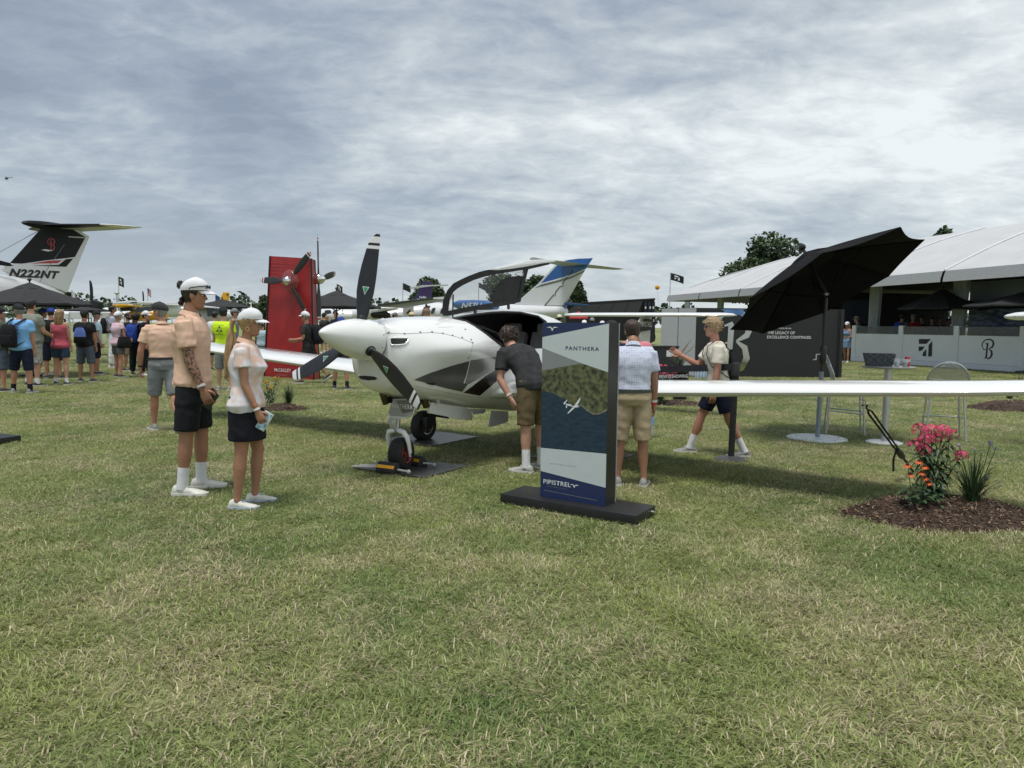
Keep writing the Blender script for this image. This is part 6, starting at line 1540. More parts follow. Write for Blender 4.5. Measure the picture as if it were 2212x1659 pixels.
def grass_plant(c, n, h, spread, label, seed, heads=(), hm=lilac_m, w=.009):
    rng = random.Random(seed); t_ = thing('ornamental_grass', c, label, 'plant'); lf = MB()
    for i in range(n):
        a = rng.uniform(0, 6.28); sp = rng.uniform(.1, 1)*spread; hh = h*rng.uniform(.6, 1.05); pts = []
        b = c + V((math.cos(a), math.sin(a), 0))*rng.uniform(0, .05); d = V((math.cos(a), math.sin(a), 0))
        for t in (0, .3, .6, .85, 1): pts.append(b + d*(sp*t**1.7) + UZ*(hh*(t-.32*t**3*(sp/spread))))
        side = V((-d.y, d.x, 0)); vs = []
        for p, ww in zip(pts, (.8, 1, .85, .5, .05)): vs += [p-side*w*ww/2, p+side*w*ww/2]
        lf.add(vs, [(2*k, 2*k+1, 2*k+3, 2*k+2) for k in range(4)], rng.randint(0, 1))
    o = obj('blades', lf, [leaf_m, leaf_d], t_, fix=False); o['kind'] = 'stuff'
    for top, r in heads:
        obj('stem', MB().tube([c, (c+top)/2+V((.01, 0, .02)), top], [.004, .0035, .003], 6), stem_m, t_); hd_ = MB()
        for k in range(60):
            dd = V((rng.gauss(0, 1), rng.gauss(0, 1), rng.gauss(0, 1))).normalized(); x, y, z = rot_to(dd); p = top+dd*r*.8; hd_.add([p-x*.004, p+x*.004, p+dd*r*.35+y*.003], [(0, 1, 2)])
        hd_.ball(top, r*.8, 10, 7); obj('flower_head', hd_, hm, t_, fix=False)
yd = yb-.05
grass_plant(Q(2098, 1092, yd), 110, .40, .30, 'green allium clump with lilac heads right of the phlox', 3, [(Q(u, v, yd), r) for u, v, r in ((2140, 957, .020), (2072, 962, .014), (2151, 969, .011), (2132, 1031, .014), (2106, 972, .008), (2120, 978, .008))], w=.010)
grass_plant(G(623, 882)+UZ*.08, 90, .36, .26, 'spiky green grass clump beside the standing woman', 6)
phlox(G(588, 876)+UZ*.06, .42, 'leafy plant with small yellow flowers behind the standing woman', 4, 9, [Q(u, v, G(588, 876).y) for u, v in ((575, 825), (586, 838), (598, 818), (566, 842))], mat('petal_yellow', (.5, .28, .04), rough=.6))
grass_plant(G(2180, 872)+UZ*.1, 90, .42, .4, 'low green grass clump in the bed at the right edge', 7, w=.014)
grass_plant(G(2196, 868)+UZ*.1, 12, 1.0, .22, 'tall feathery grass stems at the right edge', 12, w=.008)
# ---------------------------------------------------------------- hospitality tent on the right
EA, EB = V((10.6, 49, 0)), V((16.5, 23, 0)); ED = EB-EA; TP = V((.975, .222, 0))
tent_m = mat('tent_vinyl', (.50, .51, .52), rough=.55, var=.05, scale=1.2, bump=.12, bscale=3); valance_m = mat('valance_grey', (.30, .31, .32), rough=.6, var=.05); valance_w = mat('valance_pale', (.44, .45, .46), rough=.6)
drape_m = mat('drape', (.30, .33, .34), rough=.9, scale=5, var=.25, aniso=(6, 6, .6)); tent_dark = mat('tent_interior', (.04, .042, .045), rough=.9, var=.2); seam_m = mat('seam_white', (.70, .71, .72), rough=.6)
alu_post = mat('post_aluminium', (.30, .31, .32), rough=.5, metal=.4)
tent = thing('marquee', EA+ED*.5, 'long white roofed hospitality tent behind the tilted parasol', 'tent')
def E(t, o=0.0, z=0.0): return EA + ED*t + TP*o + UZ*z
ZE, ZR, HW_ = 3.6, 6.0, 6.5
ts = [0, .175, .35, .525, .70, .875, 1.05, 1.225, 1.40]
def roof_pt(t, f):      # f: 0 eave, 1 ridge; slight belly of the cloth
    return E(t, HW_*f, ZE + (ZR-ZE)*(f + .10*math.sin(math.pi*f)))
for a, b in zip(ts[:-1], ts[1:]):
    rows = []
    for f in np.linspace(0, 1, 7):
        row = []
        for g in np.linspace(0, 1, 7):
            t = a+(b-a)*g
            if a == 0: t = max(t, .21*f*1.0) if t < .21*f else t
            p = roof_pt(t, f); p.z -= .10*math.sin(math.pi*g)*math.sin(math.pi*min(1, f+.1)); row.append(p)
        rows.append(row)
    obj('roof_panel', MB().loft(rows, cap=False, closed=False), tent_m, tent, fix=False, ang=60)
    rows = [[E(t, 2*HW_-HW_*f, ZE+(ZR-ZE)*f) for t in np.linspace(max(a, .21*f), b, 4)] for f in np.linspace(0, 1, 4)]
    obj('roof_panel', MB().loft(rows, cap=False, closed=False), tent_m, tent, fix=False)
    va = MB()
    for z0, z1, o0, o1, mi in ((ZE+.005, ZE-.27, -.01, -.10, 0), (ZE-.27, ZE-.40, -.10, -.11, 1)):
        n_ = 8; va.add([E(a+(b-a)*(.012+.976*i/n_), o0, z0) for i in range(n_+1)] + [E(a+(b-a)*(.012+.976*i/n_), o1, z1) for i in range(n_+1)], [(i, i+1, n_+2+i, n_+1+i) for i in range(n_)], mi)
    obj('valance', va, [valance_m, valance_w], tent, fix=False, smooth=False)
# hip end
mb = MB(); rows = []
for f in np.linspace(0, 1, 6): rows.append([E(.21*f, HW_*f+(2*HW_-2*HW_*f)*g, ZE+(ZR-ZE)*(f+.06*math.sin(math.pi*f))) for g in np.linspace(0, 1, 7)])
mb.loft(rows, cap=False, closed=False); obj('roof_panel', mb, tent_m, tent, fix=False)
mb = MB(); mb.add([E(0, 0, ZE), E(0, 13, ZE), E(-.004, 13, ZE-.40), E(-.004, 0, ZE-.40)], [(0, 1, 2, 3)]); obj('valance', mb, valance_m, tent, fix=False, smooth=False)
for t in ts[1:]: obj('roof_seam', MB().tube([roof_pt(t, f)+UZ*.03 for f in np.linspace(0.21 if t < .2 else 0, 1, 9)], .035, 6), seam_m, tent)
for t in (0, .175, .35, .525, .70, .875, 1.05, 1.225):
    for o in (2.2, 12.6):
        obj('post', MB().box(E(t-.062 if o < 5 else t, o, ZE/2), (.16, .16, ZE), (ED.normalized(), TP, UZ)), alu_post, tent, smooth=False)
    if o and t > .1 or t == 0:
        for sgn in (1,):
            dp = MB(); rings = []
            for z, w in ((.05, .40), (1.0, .38), (1.9, .46), (ZE-.15, .70)):
                c = E(t-.048, 2.2, z) - ED.normalized()*(w*.2); rings.append([c + ED.normalized()*((w/2)*math.cos(a)*(1+.12*math.sin(9*a))) + TP*(.12*math.sin(a)*(1+.25*math.sin(7*a))) for a in np.linspace(0, 2*math.pi, 29)[:-1]])
            dp.loft(rings); obj('drape', dp, drape_m, tent, ang=70)
# inside
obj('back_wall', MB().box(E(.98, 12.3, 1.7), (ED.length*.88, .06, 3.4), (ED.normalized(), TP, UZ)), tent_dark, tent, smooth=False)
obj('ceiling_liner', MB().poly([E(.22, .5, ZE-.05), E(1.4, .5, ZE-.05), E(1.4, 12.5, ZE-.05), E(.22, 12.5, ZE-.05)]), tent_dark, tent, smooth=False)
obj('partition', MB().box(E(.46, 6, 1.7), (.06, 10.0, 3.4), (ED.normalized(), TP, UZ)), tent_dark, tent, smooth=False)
sea_m = mat('sea_print', (.02, .05, .10), rough=.4, scale=5, col2=(.24, .33, .44), thr=(.40, .72), aniso=(.5, .5, 2.6)); skyp_m = mat('sky_print', (.20, .24, .28), rough=.5, var=.12, scale=.6); land_m = mat('land_print', (.03, .035, .02), rough=.6, var=.4, scale=3)
mo = 3.2; m0, m1 = .80, 1.30
def MP(t, z, o=0.0): return E(t, mo-o, z)
# seascape mural
mur = thing('mural', MP(m0, 0), 'large seascape print with dark blue waves in the tent at right', 'mural')
obj('mural_panel', MB().box(MP((m0+m1)/2, 1.75, -.05), (ED.length*(m1-m0), .06, 3.3), (ED.normalized(), TP, UZ)), tent_dark, mur, smooth=False)
for nm, z0, z1, m in (('print_sea', .3, 2.52, sea_m), ('print_sky', 2.521, 3.38, skyp_m)): obj(nm, MB().box(MP((m0+m1)/2, (z0+z1)/2, .0), (ED.length*(m1-m0), .01, z1-z0), (ED.normalized(), TP, UZ)), m, mur, smooth=False)
mb = MB(); P = [(0, 2.46), (.12, 2.46), (.24, 2.50), (.24, 2.58), (.2, 2.62), (.1, 2.60), (.04, 2.62), (0, 2.58)]; mb.prism([MP(m0+x, z, .012) for x, z in P], TP*-.004); obj('print_land', mb, land_m, mur, smooth=False)
mb = MB(); mb.prism([MP(m0+.10, 2.62, .018), MP(m0+.125, 2.62, .018), MP(m0+.118, 2.95, .018)], TP*-.004); obj('print_sail', mb, skyp_m, mur, smooth=False)
# screen with lettering
sc_ = thing('screen', E(.60, 4, 0), 'dark blue screen with large letters inside the tent behind the hat man', 'screen')
so = Q(1818, 698, 35); sx2 = V((1, -.15, 0)).normalized(); w_ = (Q(1876, 698, 34.6)-so).length
obj('screen_panel', MB().box(so+sx2*w_/2+UZ*.55, (w_, .06, 1.15), (sx2, V((.15, 1, 0)).normalized(), UZ)), mat('screen_navy', (.012, .022, .05), rough=.4), sc_, smooth=False)
text_on('lettering', 'AHEAD', so+sx2*.04+UZ*.18+V((-.01, -.06, 0)), sx2, UZ, w_*.92, mat('screen_letter', (.05, .055, .065), rough=.5), sc_, spacing=1.3)
# low wall with logos
W0, W1 = V((15.5, 32.1, 0)), V((17.8, 24.7, 0)); WD = W1-W0; WN = V((-WD.y, WD.x, 0)).normalized()*-1; wdn = WD.normalized(); wn = V((wdn.y, -wdn.x, 0)); wn = wn if wn.x < 0 else -wn
wall_w = mat('wall_white', (.76, .78, .79), rough=.5, var=.03, scale=2); acryl = mat('smoked_acrylic', (.16, .17, .175), rough=.1, alpha=.5)
lw_ = thing('counter_wall', W0, 'low white panel wall with black logos and smoked screens in front of the tent', 'wall')
ss = [-.014, .32, .655, .99, 1.325]
for a, b in zip(ss[:-1], ss[1:]):
    c = W0+WD*((a+b)/2); L2 = WD.length*(b-a)
    obj('wall_panel', MB().box(c+UZ*.73, (L2-.22, .10, 1.04), (wdn, wn, UZ)), wall_w, lw_, smooth=False)
    obj('kick_board', MB().box(c+UZ*.10+wn*.03, (L2-.005, .16, .20), (wdn, wn, UZ)), wall_w, lw_, smooth=False)
    obj('smoked_screen', MB().box(c+UZ*1.42, (L2-.24, .03, .32), (wdn, wn, UZ)), acryl, lw_, smooth=False)
for s in ss: obj('wall_post', MB().box(W0+WD*s+UZ*.81, (.22, .16, 1.60), (wdn, wn, UZ)), wall_w, lw_, smooth=False)
TZ = lambda x, y: (1810.4+.18146*x, 548.6+.18146*y)
lp = W0+wn*.056
def LP_(x, y): return PL(*TZ(x, y), lp, wn)
mb = MB()
for P in ([(962, 1012), (1105, 1012), (1052, 1070), (962, 1070)], [(960, 1102), (1032, 1102), (995, 1150), (960, 1158)], [(1122, 1035), (1116, 1220), (1072, 1220), (1078, 1085)], [(1050, 1130), (1048, 1217), (1005, 1217), (1010, 1180)]): mb.prism([LP_(*p) for p in P], wn*.004)
obj('arrow_logo', mb, black_print, lw_, smooth=False)
oc = LP_(1780, 1138); hgt = (LP_(1780, 1018)-LP_(1780, 1252)).length
mb = MB(); stroke_on(mb, B_LOGO, oc, wdn, UZ, hgt/1.53); obj('letter_logo', mb, black_print, lw_, smooth=False, fix=False)
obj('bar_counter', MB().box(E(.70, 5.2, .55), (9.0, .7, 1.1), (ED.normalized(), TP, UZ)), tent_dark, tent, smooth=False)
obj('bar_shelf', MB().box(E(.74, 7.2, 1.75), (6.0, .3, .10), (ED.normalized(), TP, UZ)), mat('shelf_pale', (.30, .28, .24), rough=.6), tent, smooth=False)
market_parasol(2036.7, 627, 666, 28.6, 1.56, 'black parasol behind the counter wall above the arrow logo')
market_parasol(2228, 630, 660, 24.5, 2.0, 'black parasol cut by the right edge in front of the sea mural')
gt2 = 'visitors at the hospitality tent'
def tent_person(u, vh, y, lab, h, **kw):
    return person(u, 0, vh, lab, heading=h, pos=V((Q(u, 700, y).x, y, 0)), bottom_c=c_slate, shoe_c=shoe_dark, group=gt2, vox=.024, **kw)
tent_person(1860, 679, 33.5, 'man in grey tee and bucket hat leaning on the tent counter', 150, skin='fair', shirt_c=c_grey, hair='crop', hair_c='grey', cap='bucket', cap_c=mat('hat_beige', (.36, .31, .25), rough=.85), lean=8, lean2=18, g=1.15)
tp = tent_person(1948, 674, 31, 'man in dark tee with blue backpack inside the tent', 30, skin='tan', shirt_c=c_ash, hair='short', hair_c='black', g=1.1)
backpack(tp, c_royal, 'blue backpack on the man inside the tent', c_royal)
tent_person(1972, 676, 31.5, 'person in red polo and cap behind the tent counter', 250, skin='red', shirt_c=c_red, hair='crop', cap='cap', cap_c=c_grey, g=1.1)
for u, vh, y, lab in ((1992, 681, 32, 'person in dark clothes right of the red polo inside the tent'), (2014, 683, 30, 'person in black under the tent parasol'), (2030, 684, 32, 'person in dark grey right of the parasol pole'), (2050, 685, 31, 'person in dark clothes beside the drape in the tent')):
    tent_person(u, vh, y, lab, 200+u % 90, skin='tan', shirt_c=c_char, hair='short', hair_c='black')

# ---------------------------------------------------------------- black display box with the big letter
k0, k1 = G(1501, 814), G(1807, 816); kdv = V((-.80, 1.1, 0)); KZ = 2.02
kx_ = (k1-k0).normalized(); kn_ = V((kx_.y, -kx_.x, 0)); kn_ = kn_ if kn_.y < 0 else -kn_
box_black = mat('display_black', (.012, .014, .016), rough=.4, var=.08, scale=3); box_grey = mat('display_grey', (.46, .475, .50), rough=.45, var=.03)
bb = thing('display_box', k0, 'black display box wall with large silver letter and white slogan', 'display')
mb = MB(); q = [k0, k1, k1+kdv, k0+kdv]; mb.prism(q, UZ*KZ); obj('box_body', mb, box_black, bb, smooth=False)
sn_ = V((-kdv.y, kdv.x, 0)).normalized(); sn_ = sn_ if sn_.x < 0 else -sn_
for a, b in ((.01, .49), (.51, .99)):
    P = [k0+kdv*a+UZ*.03, k0+kdv*b+UZ*.03, k0+kdv*b+UZ*(KZ-.01), k0+kdv*a+UZ*(KZ-.01)]; obj('side_panel', MB().prism([p+sn_*.004 for p in P], sn_*.012), box_grey, bb, smooth=False)
def KP(u, v, o=.006): return PL(u, v, k0+kn_*o, kn_)
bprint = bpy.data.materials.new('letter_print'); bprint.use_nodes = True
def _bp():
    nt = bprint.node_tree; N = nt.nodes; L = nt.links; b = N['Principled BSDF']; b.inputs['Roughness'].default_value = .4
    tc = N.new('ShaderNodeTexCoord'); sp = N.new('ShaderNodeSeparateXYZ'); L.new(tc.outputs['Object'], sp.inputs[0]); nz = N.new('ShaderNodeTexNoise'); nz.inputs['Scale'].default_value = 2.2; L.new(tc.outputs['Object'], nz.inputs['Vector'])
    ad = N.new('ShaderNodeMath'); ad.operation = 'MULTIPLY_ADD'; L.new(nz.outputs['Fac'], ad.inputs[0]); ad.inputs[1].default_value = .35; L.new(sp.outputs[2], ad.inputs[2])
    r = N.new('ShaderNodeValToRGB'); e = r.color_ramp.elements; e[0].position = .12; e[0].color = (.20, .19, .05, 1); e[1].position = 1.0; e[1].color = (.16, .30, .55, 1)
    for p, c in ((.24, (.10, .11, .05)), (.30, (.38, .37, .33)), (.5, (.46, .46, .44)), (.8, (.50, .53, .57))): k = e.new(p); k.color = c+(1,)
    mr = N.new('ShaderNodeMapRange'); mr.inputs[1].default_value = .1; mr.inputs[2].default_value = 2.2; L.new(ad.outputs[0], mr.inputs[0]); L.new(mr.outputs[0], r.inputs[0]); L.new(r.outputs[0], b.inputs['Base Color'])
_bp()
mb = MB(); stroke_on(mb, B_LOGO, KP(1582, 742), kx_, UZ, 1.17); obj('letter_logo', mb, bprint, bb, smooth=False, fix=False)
text_on('lettering', 'BEECHCRAFT KING AIR 360', KP(1657, 710.5), kx_, UZ, (KP(1709, 710)-KP(1657, 710)).length, white_print, bb, bold=.01)
text_on('lettering', 'THE LEGACY OF', KP(1657, 721.5), kx_, UZ, (KP(1717, 720)-KP(1657, 720)).length, white_print, bb, bold=.012)
text_on('lettering', 'EXCELLENCE CONTINUES.', KP(1657, 731), kx_, UZ, (KP(1753, 730)-KP(1657, 730)).length, white_print, bb, bold=.012)
obj('blue_print', MB().prism([KP(1556, 668), KP(1606, 668), KP(1606, 680), KP(1585, 680)], kn_*.003), mat('print_sky_blue', (.10, .22, .48), rough=.4, var=.2, scale=3), bb, smooth=False)
obj('end_post', MB().box(k1+UZ*KZ/2+kx_*.06, (.10, .14, KZ), (kx_, kn_, UZ)), box_black, bb, smooth=False)
# black cabinet with a taped notice, planter, flowers
cab = V((Q(1432, 750, 16).x, 16.2, 0)); cz = Q(1432, 750, 16).z
cb_ = thing('cabinet', cab, 'black cabinet with a white notice behind the man in dotted shirt', 'cabinet')
obj('cabinet_body', MB().box(cab+UZ*cz/2, (.62, .5, cz), (V((.96, .28, 0)), V((-.28, .96, 0)), UZ)), black_trim, cb_, bevel=.01); obj('lid', MB().box(cab+UZ*(cz+.012), (.65, .53, .03), (V((.96, .28, 0)), V((-.28, .96, 0)), UZ)), black_matt, cb_, bevel=.006)
nf = V((.28, -.96, 0)); obj('notice', MB().box(cab+nf*.254+UZ*(cz-.14)+V((.10, .03, 0)), (.20, .004, .14), (V((.96, .28, 0)), nf, UZ)), white_print, cb_, smooth=False)
pp = V((Q(1470, 790, 14.2).x, 14.2, 0)); pz = Q(1470, 790, 14.2).z
pt = thing('planter', pp, 'round black planter beside the cabinet', 'planter'); obj('pot', MB().lathe([(.12, 0), (.14, .05), (.175, pz-.02), (.185, pz), (.16, pz), (.15, pz-.06), (.002, pz-.06)], pp, 28), black_trim, pt)
grass_plant(pp+UZ*(pz-.06), 60, .38, .34, 'arching grasses in the round black planter', 21, w=.010)
pl = Q(1493, 733, 14.2)
ft = thing('feather_grass', pp+UZ*pz, 'single dry feathery plume rising from the planter', 'plant')
for o in (0, .06, -.05):
    tipp = pl+V((o*1.2, 0, -abs(o)*1.5)); fm = MB(); pts = [pp+UZ*(pz-.04), pp+V((.03+o, 0, pz+.25)), tipp+V((-.08, 0, -.12)), tipp]; fm.tube(pts, [.004, .005, .012, .003], 5); obj('plume', fm, mat('dry_plume', (.22, .17, .12), rough=.8, var=.3, scale=60), ft)
fp = V((Q(1430, 800, 13).x, 13.2, 0)); fz = Q(1430, 795, 13.2).z
phlox(fp, fz, 'pink geraniums in front of the black cabinet', 10, 31, [Q(1414+6*i, 790+(i*7 % 13), 13.2+.1*(i % 3)) for i in range(6)]+[Q(1457, 803, 13.1), Q(1450, 812, 13.1), Q(1420, 806, 13.0), Q(1436, 808, 13.0)], mat('petal_geranium', (.55, .07, .15), rough=.6, var=.2, scale=40))
for i in range(8):
    p = V((Q(1505+3.3*i, 800, 20.2).x, 20.3-.05*(i % 2), 0)); bt_ = thing('water_bottle', p, 'small water bottle in the row at the foot of the display box', 'bottle', 'water bottles by the display box')
    zb_ = Q(1515, 813, 20.2).z; obj('bottle_body', MB().lathe([(.03, 0), (.032, .15), (.014, .19), (.014, .21), (.002, .212)], p, 10), mat('bottle_water', (.45, .55, .68), rough=.2, alpha=.7), bt_)

# ---------------------------------------------------------------- aircraft in the background
jet_white = mat('jet_white', (.68, .69, .70), rough=.25, var=.02, scale=1, coat=.4); tail_black = mat('tail_black', (.006, .007, .009), rough=.4, var=.1, spec=.25); jet_blue = mat('jet_blue', (.012, .10, .34), rough=.22, var=.08, coat=.4); jet_grey = mat('jet_grey', (.20, .21, .22), rough=.35); jet_under = mat('jet_under', (.44, .46, .45), rough=.4)
red_stripe = mat('red_stripe', (.42, .02, .03), rough=.3); purple = mat('tail_purple', (.035, .015, .09), rough=.3, var=.1); win_dark = mat('cabin_window', (.03, .05, .06), rough=.1); yellow_p = mat('yellow_paint', (.72, .38, .01), rough=.3, var=.06)
def T1(x, y): return (x*.2645, 449.9+y*.2645)
def king_tail():
    e = V((.92, -.395, 0)).normalized(); fw_ = V((-.395, -.92, 0)).normalized(); P0 = Q(140, 600, 24)
    def K(x, y, o=0.0): return PL(*T1(x, y), P0+e*o, e)
    t_ = thing('twin_turboprop', V((P0.x, P0.y, 0)), 'white aircraft with black T tail rising over the crowd at left', 'aeroplane')
    th = .10
    def pl(name, pts, m, o=th, d=.0): return obj(name, MB().prism([K(*p, o) for p in pts], e*(d or .004)), m, t_, smooth=False)
    fin = [(75, 452), (345, 150), (372, 128), (560, 150), (702, 232), (640, 380), (520, 690), (330, 620), (60, 540), (0, 500), (0, 470)]
    obj('fin', MB().prism([K(*p, -th) for p in fin], e*2*th), jet_white, t_, smooth=False, bevel=.03)
    pl('fin_black', [(78, 450), (346, 152), (372, 130), (560, 152), (698, 236), (612, 398), (180, 452)], tail_black, th+.001)
    pl('stripe_red', [(250, 452), (400, 428), (505, 424), (470, 448)], red_stripe, th+.006, .003); pl('stripe_white', [(180, 454), (380, 425), (612, 400), (600, 410), (440, 440), (300, 456)], jet_white, th+.004, .002)
    pl('stripe_black', [(260, 468), (480, 462), (540, 415), (598, 410), (540, 478)], tail_black, th+.006, .003)
    mb = MB(); mb.tube([K(690, 240, th+.006), K(560, 232, th+.006)], .02, 5); obj('fin_trim', mb, jet_white, t_)
    obj('rudder_gap', MB().tube([K(530, 290, th+.01), K(440, 420, th+.01), K(385, 500, th+.01), K(320, 612, th+.01)], .008, 5), jet_grey, t_)
    oc = K(420, 298, th+.008); s_ = (K(420, 250, th)-K(420, 345, th)).length/1.53
    mb = MB(); stroke_on(mb, B_LOGO, oc, -fw_, UZ, s_); obj('letter_logo', mb, mat('logo_red', (.36, .04, .06), rough=.4), t_, smooth=False, fix=False)
    mb = MB(); mb.prism([K(335, 340, th+.008), (K(370, 335, th+.008)), K(435, 345, th+.008), K(390, 352, th+.008)], e*.004); obj('aeroplane_emblem', mb, jet_white, t_, smooth=False)
    a = K(70, 558, th+.008); b = K(432, 575, th+.008)
    text_on('lettering', 'N222NT', a, (b-a), UZ, (K(490, 575, th)-a).length, black_print, t_, shear=.35, bold=.05, spacing=1.08, height=(K(100, 490, th)-K(100, 558, th)).length)
    # tail cone and fuselage below
    mb = MB(); st = []
    for x, zt, zb, w in ((520, 690, 720, .05), (420, 640, 735, .18), (250, 580, 760, .34), (0, 540, 790, .55), (-300, 480, 860, .78)):
        p0, p1 = K(x, zt), K(x, zb); c = (p0+p1)/2; h = (p0-p1).length/2; st.append([c + UZ*(h*math.sin(a)) + e*(w*math.cos(a)) for a in np.linspace(0, 2*math.pi, 25)[:-1]])
    mb.loft(st); obj('tail_cone', mb, jet_white, t_)
    # tailplane
    root = K(545, 165, 0); hs = 2.75
    def tailhalf(sg, tipm):
        rs = []
        for o, s0, s1, thk, dz in ((.0, .95, -.75, .13, 0), (1.0, .50, -.92, .10, .02), (1.75, .15, -1.0, .07, .04), (1.77, .14, -1.0, .07, .04), (2.05, -.15, -1.02, .05, .05), (2.3, -.8, -1.05, .02, .06)):
            rs.append([root + e*(sg*o) + fw_*(s0+(s1-s0)*x) + UZ*(dz + y*thk*7.5) for x, y in AF])
        m = MB().loft(rs); n = len(AF)
        for i in range(5):
            for j in range(n): m.m[i*n+j] = (2 if i >= 3 else (1 if (j < 4 or j > n-6) else (0 if j >= n/2 else 1)))
        obj('tailplane', m, [jet_under, tail_black, jet_white], t_, ang=50)
    tailhalf(1, None); tailhalf(-1, None)
    mb = MB(); mb.ball(root+fw_*.55, (.95, .16, .14), 16, 8, ax=(fw_, e, UZ)); obj('tail_bullet', mb, tail_black, t_)
    mb = MB(); mb.tube([K(345, 168), K(-300, 520)], .012, 4); obj('antenna_wire', mb, jet_grey, t_)
    mb = MB(); mb.prism([K(-200, 380, .3), K(60, 446, .3), K(95, 470, .3), K(60, 474, .3), K(-200, 440, .3)], e*.1); obj('far_wing', mb, tail_black, t_, smooth=False)
    # fuselage sides with stripe seen under the parasol
    mb = MB(); mb.prism([K(-400, 735, .8), K(110, 735, .8), K(380, 748, .6), K(380, 775, .6), K(-400, 790, .8)], e*.03); obj('fuselage_side', mb, jet_white, t_, smooth=False)
    mb = MB(); mb.prism([K(-400, 752, .84), K(200, 756, .78), K(200, 762, .78), K(-400, 768, .84)], e*.01); obj('stripe_red', mb, red_stripe, t_, smooth=False)
    for x in (0, -150): obj('leg', MB().tube([K(x, 780), V((K(x, 780).x, K(x, 780).y, 0))], .12, 10), jet_grey, t_)
king_tail()
def loft_body(name, st, m, parent, n=24):      # stations (centre, half width vector, half height)
    return obj(name, MB().loft([[c + w*math.cos(a) + UZ*(h*math.sin(a)) for a in np.linspace(0, 2*math.pi, n+1)[:-1]] for c, w, h in st]), m, parent)
def blue_jet():
    e = V((-.66, -.75, 0)).normalized(); fw_ = V((-.75, .66, 0)).normalized(); P0 = Q(1200, 620, 51)
    def K(u, v, o=0.0): return PL(u, v, P0+e*o, e)
    def K5(x, y, o=0.0): return K(*T5(x, y), o)
    t_ = thing('business_jet', V((P0.x, P0.y, 0)), 'white business jet with blue topped fin behind the raised door', 'aeroplane')
    fin = [(1000, 645), (1250, 430), (1420, 240), (1520, 192), (1640, 176), (1785, 172), (1700, 300), (1490, 670), (1280, 664)]
    obj('fin', MB().prism([K5(*p, -.14) for p in fin], e*.28), jet_white, t_, smooth=False, bevel=.04)
    for nm, P, m, o in (('fin_blue', [(1246, 432), (1420, 242), (1520, 194), (1640, 178), (1782, 174), (1706, 284), (1560, 340), (1400, 388)], jet_blue, .142), ('fin_stripe', [(1214, 462), (1246, 448), (1420, 404), (1580, 352), (1700, 296), (1690, 318), (1560, 382), (1400, 424), (1190, 480)], jet_grey, .142)):
        obj(nm, MB().prism([K5(*p, o) for p in P], e*.006), m, t_, smooth=False)
    obj('fin_white_line', MB().tube([K5(1240, 440, .15), K5(1420, 396, .15), K5(1570, 346, .15), K5(1700, 290, .15)], .05, 5), jet_white, t_)
    obj('rudder_gap', MB().tube([K5(*p, .15) for p in [(1575, 300), (1470, 430), (1476, 460), (1445, 462), (1395, 525), (1398, 548), (1378, 548), (1285, 662)]], .03, 5), black_trim, t_)
    obj('rudder_gap', MB().tube([K5(1285, 662, .15), K5(1490, 664, .15)], .03, 5), black_trim, t_)
    # tailplane, both halves
    root = K5(1610, 245)
    for sg, tip in ((1, None), (-1, None)):
        rs = []
        for o, s0, s1, dz in ((0, 1.2, -1.0, .0), (1.4, .9, -.95, .02), (4.6, .3, -.8, .04), (5.0, 0, -.7, .05)): rs.append([root + e*sg*o + fw_*(s0+(s1-s0)*x) + UZ*(dz + y*1.0) for x, y in AF])
        obj('tailplane', MB().loft(rs), jet_under, t_, ang=50)
    # body
    ax = lambda x, y, o=0.0: K5(x, y, o)
    st = []
    for x, zt, zb, w in ((1510, 690, 752, .22), (1480, 664, 775, .5), (1300, 660, 800, .72), (1000, 645, 850, .95), (600, 640, 880, 1.02), (100, 640, 900, 1.02), (-600, 640, 920, 1.02)):
        a, b = K5(x, zt), K5(x, zb); st.append(((a+b)/2, e*w, (a-b).length/2))
    loft_body('fuselage', st, jet_white, t_)
    st = []
    for x, zt, zb, w in ((392, 640, 672, .35), (400, 612, 690, .55), (430, 600, 700, .62), (560, 598, 706, .64), (700, 606, 706, .6), (790, 650, 700, .35)):
        a, b = K5(x, zt, 1.7), K5(x, zb, 1.7); st.append(((a+b)/2, e*w, (a-b).length/2))
    loft_body('engine_nacelle', st, jet_blue, t_)
    text_on('lettering', 'N57LL', K5(432, 688, 2.40), -fw_, UZ, 2.3, jet_white, t_, shear=.3, bold=.03, height=.42)
    for x in (-200, 700): obj('leg', MB().tube([K5(x, 860), V((K5(x, 860).x, K5(x, 860).y, 0))], .15, 10), jet_grey, t_)
    obj('tail_prong', MB().tube([K5(1500, 690), K5(1505, 640), K5(1740, 655)], [.12, .10, .03], 8), jet_blue, t_)
blue_jet()
def T9(x, y): return (685.8+.124*x, 603.5+.124*y)
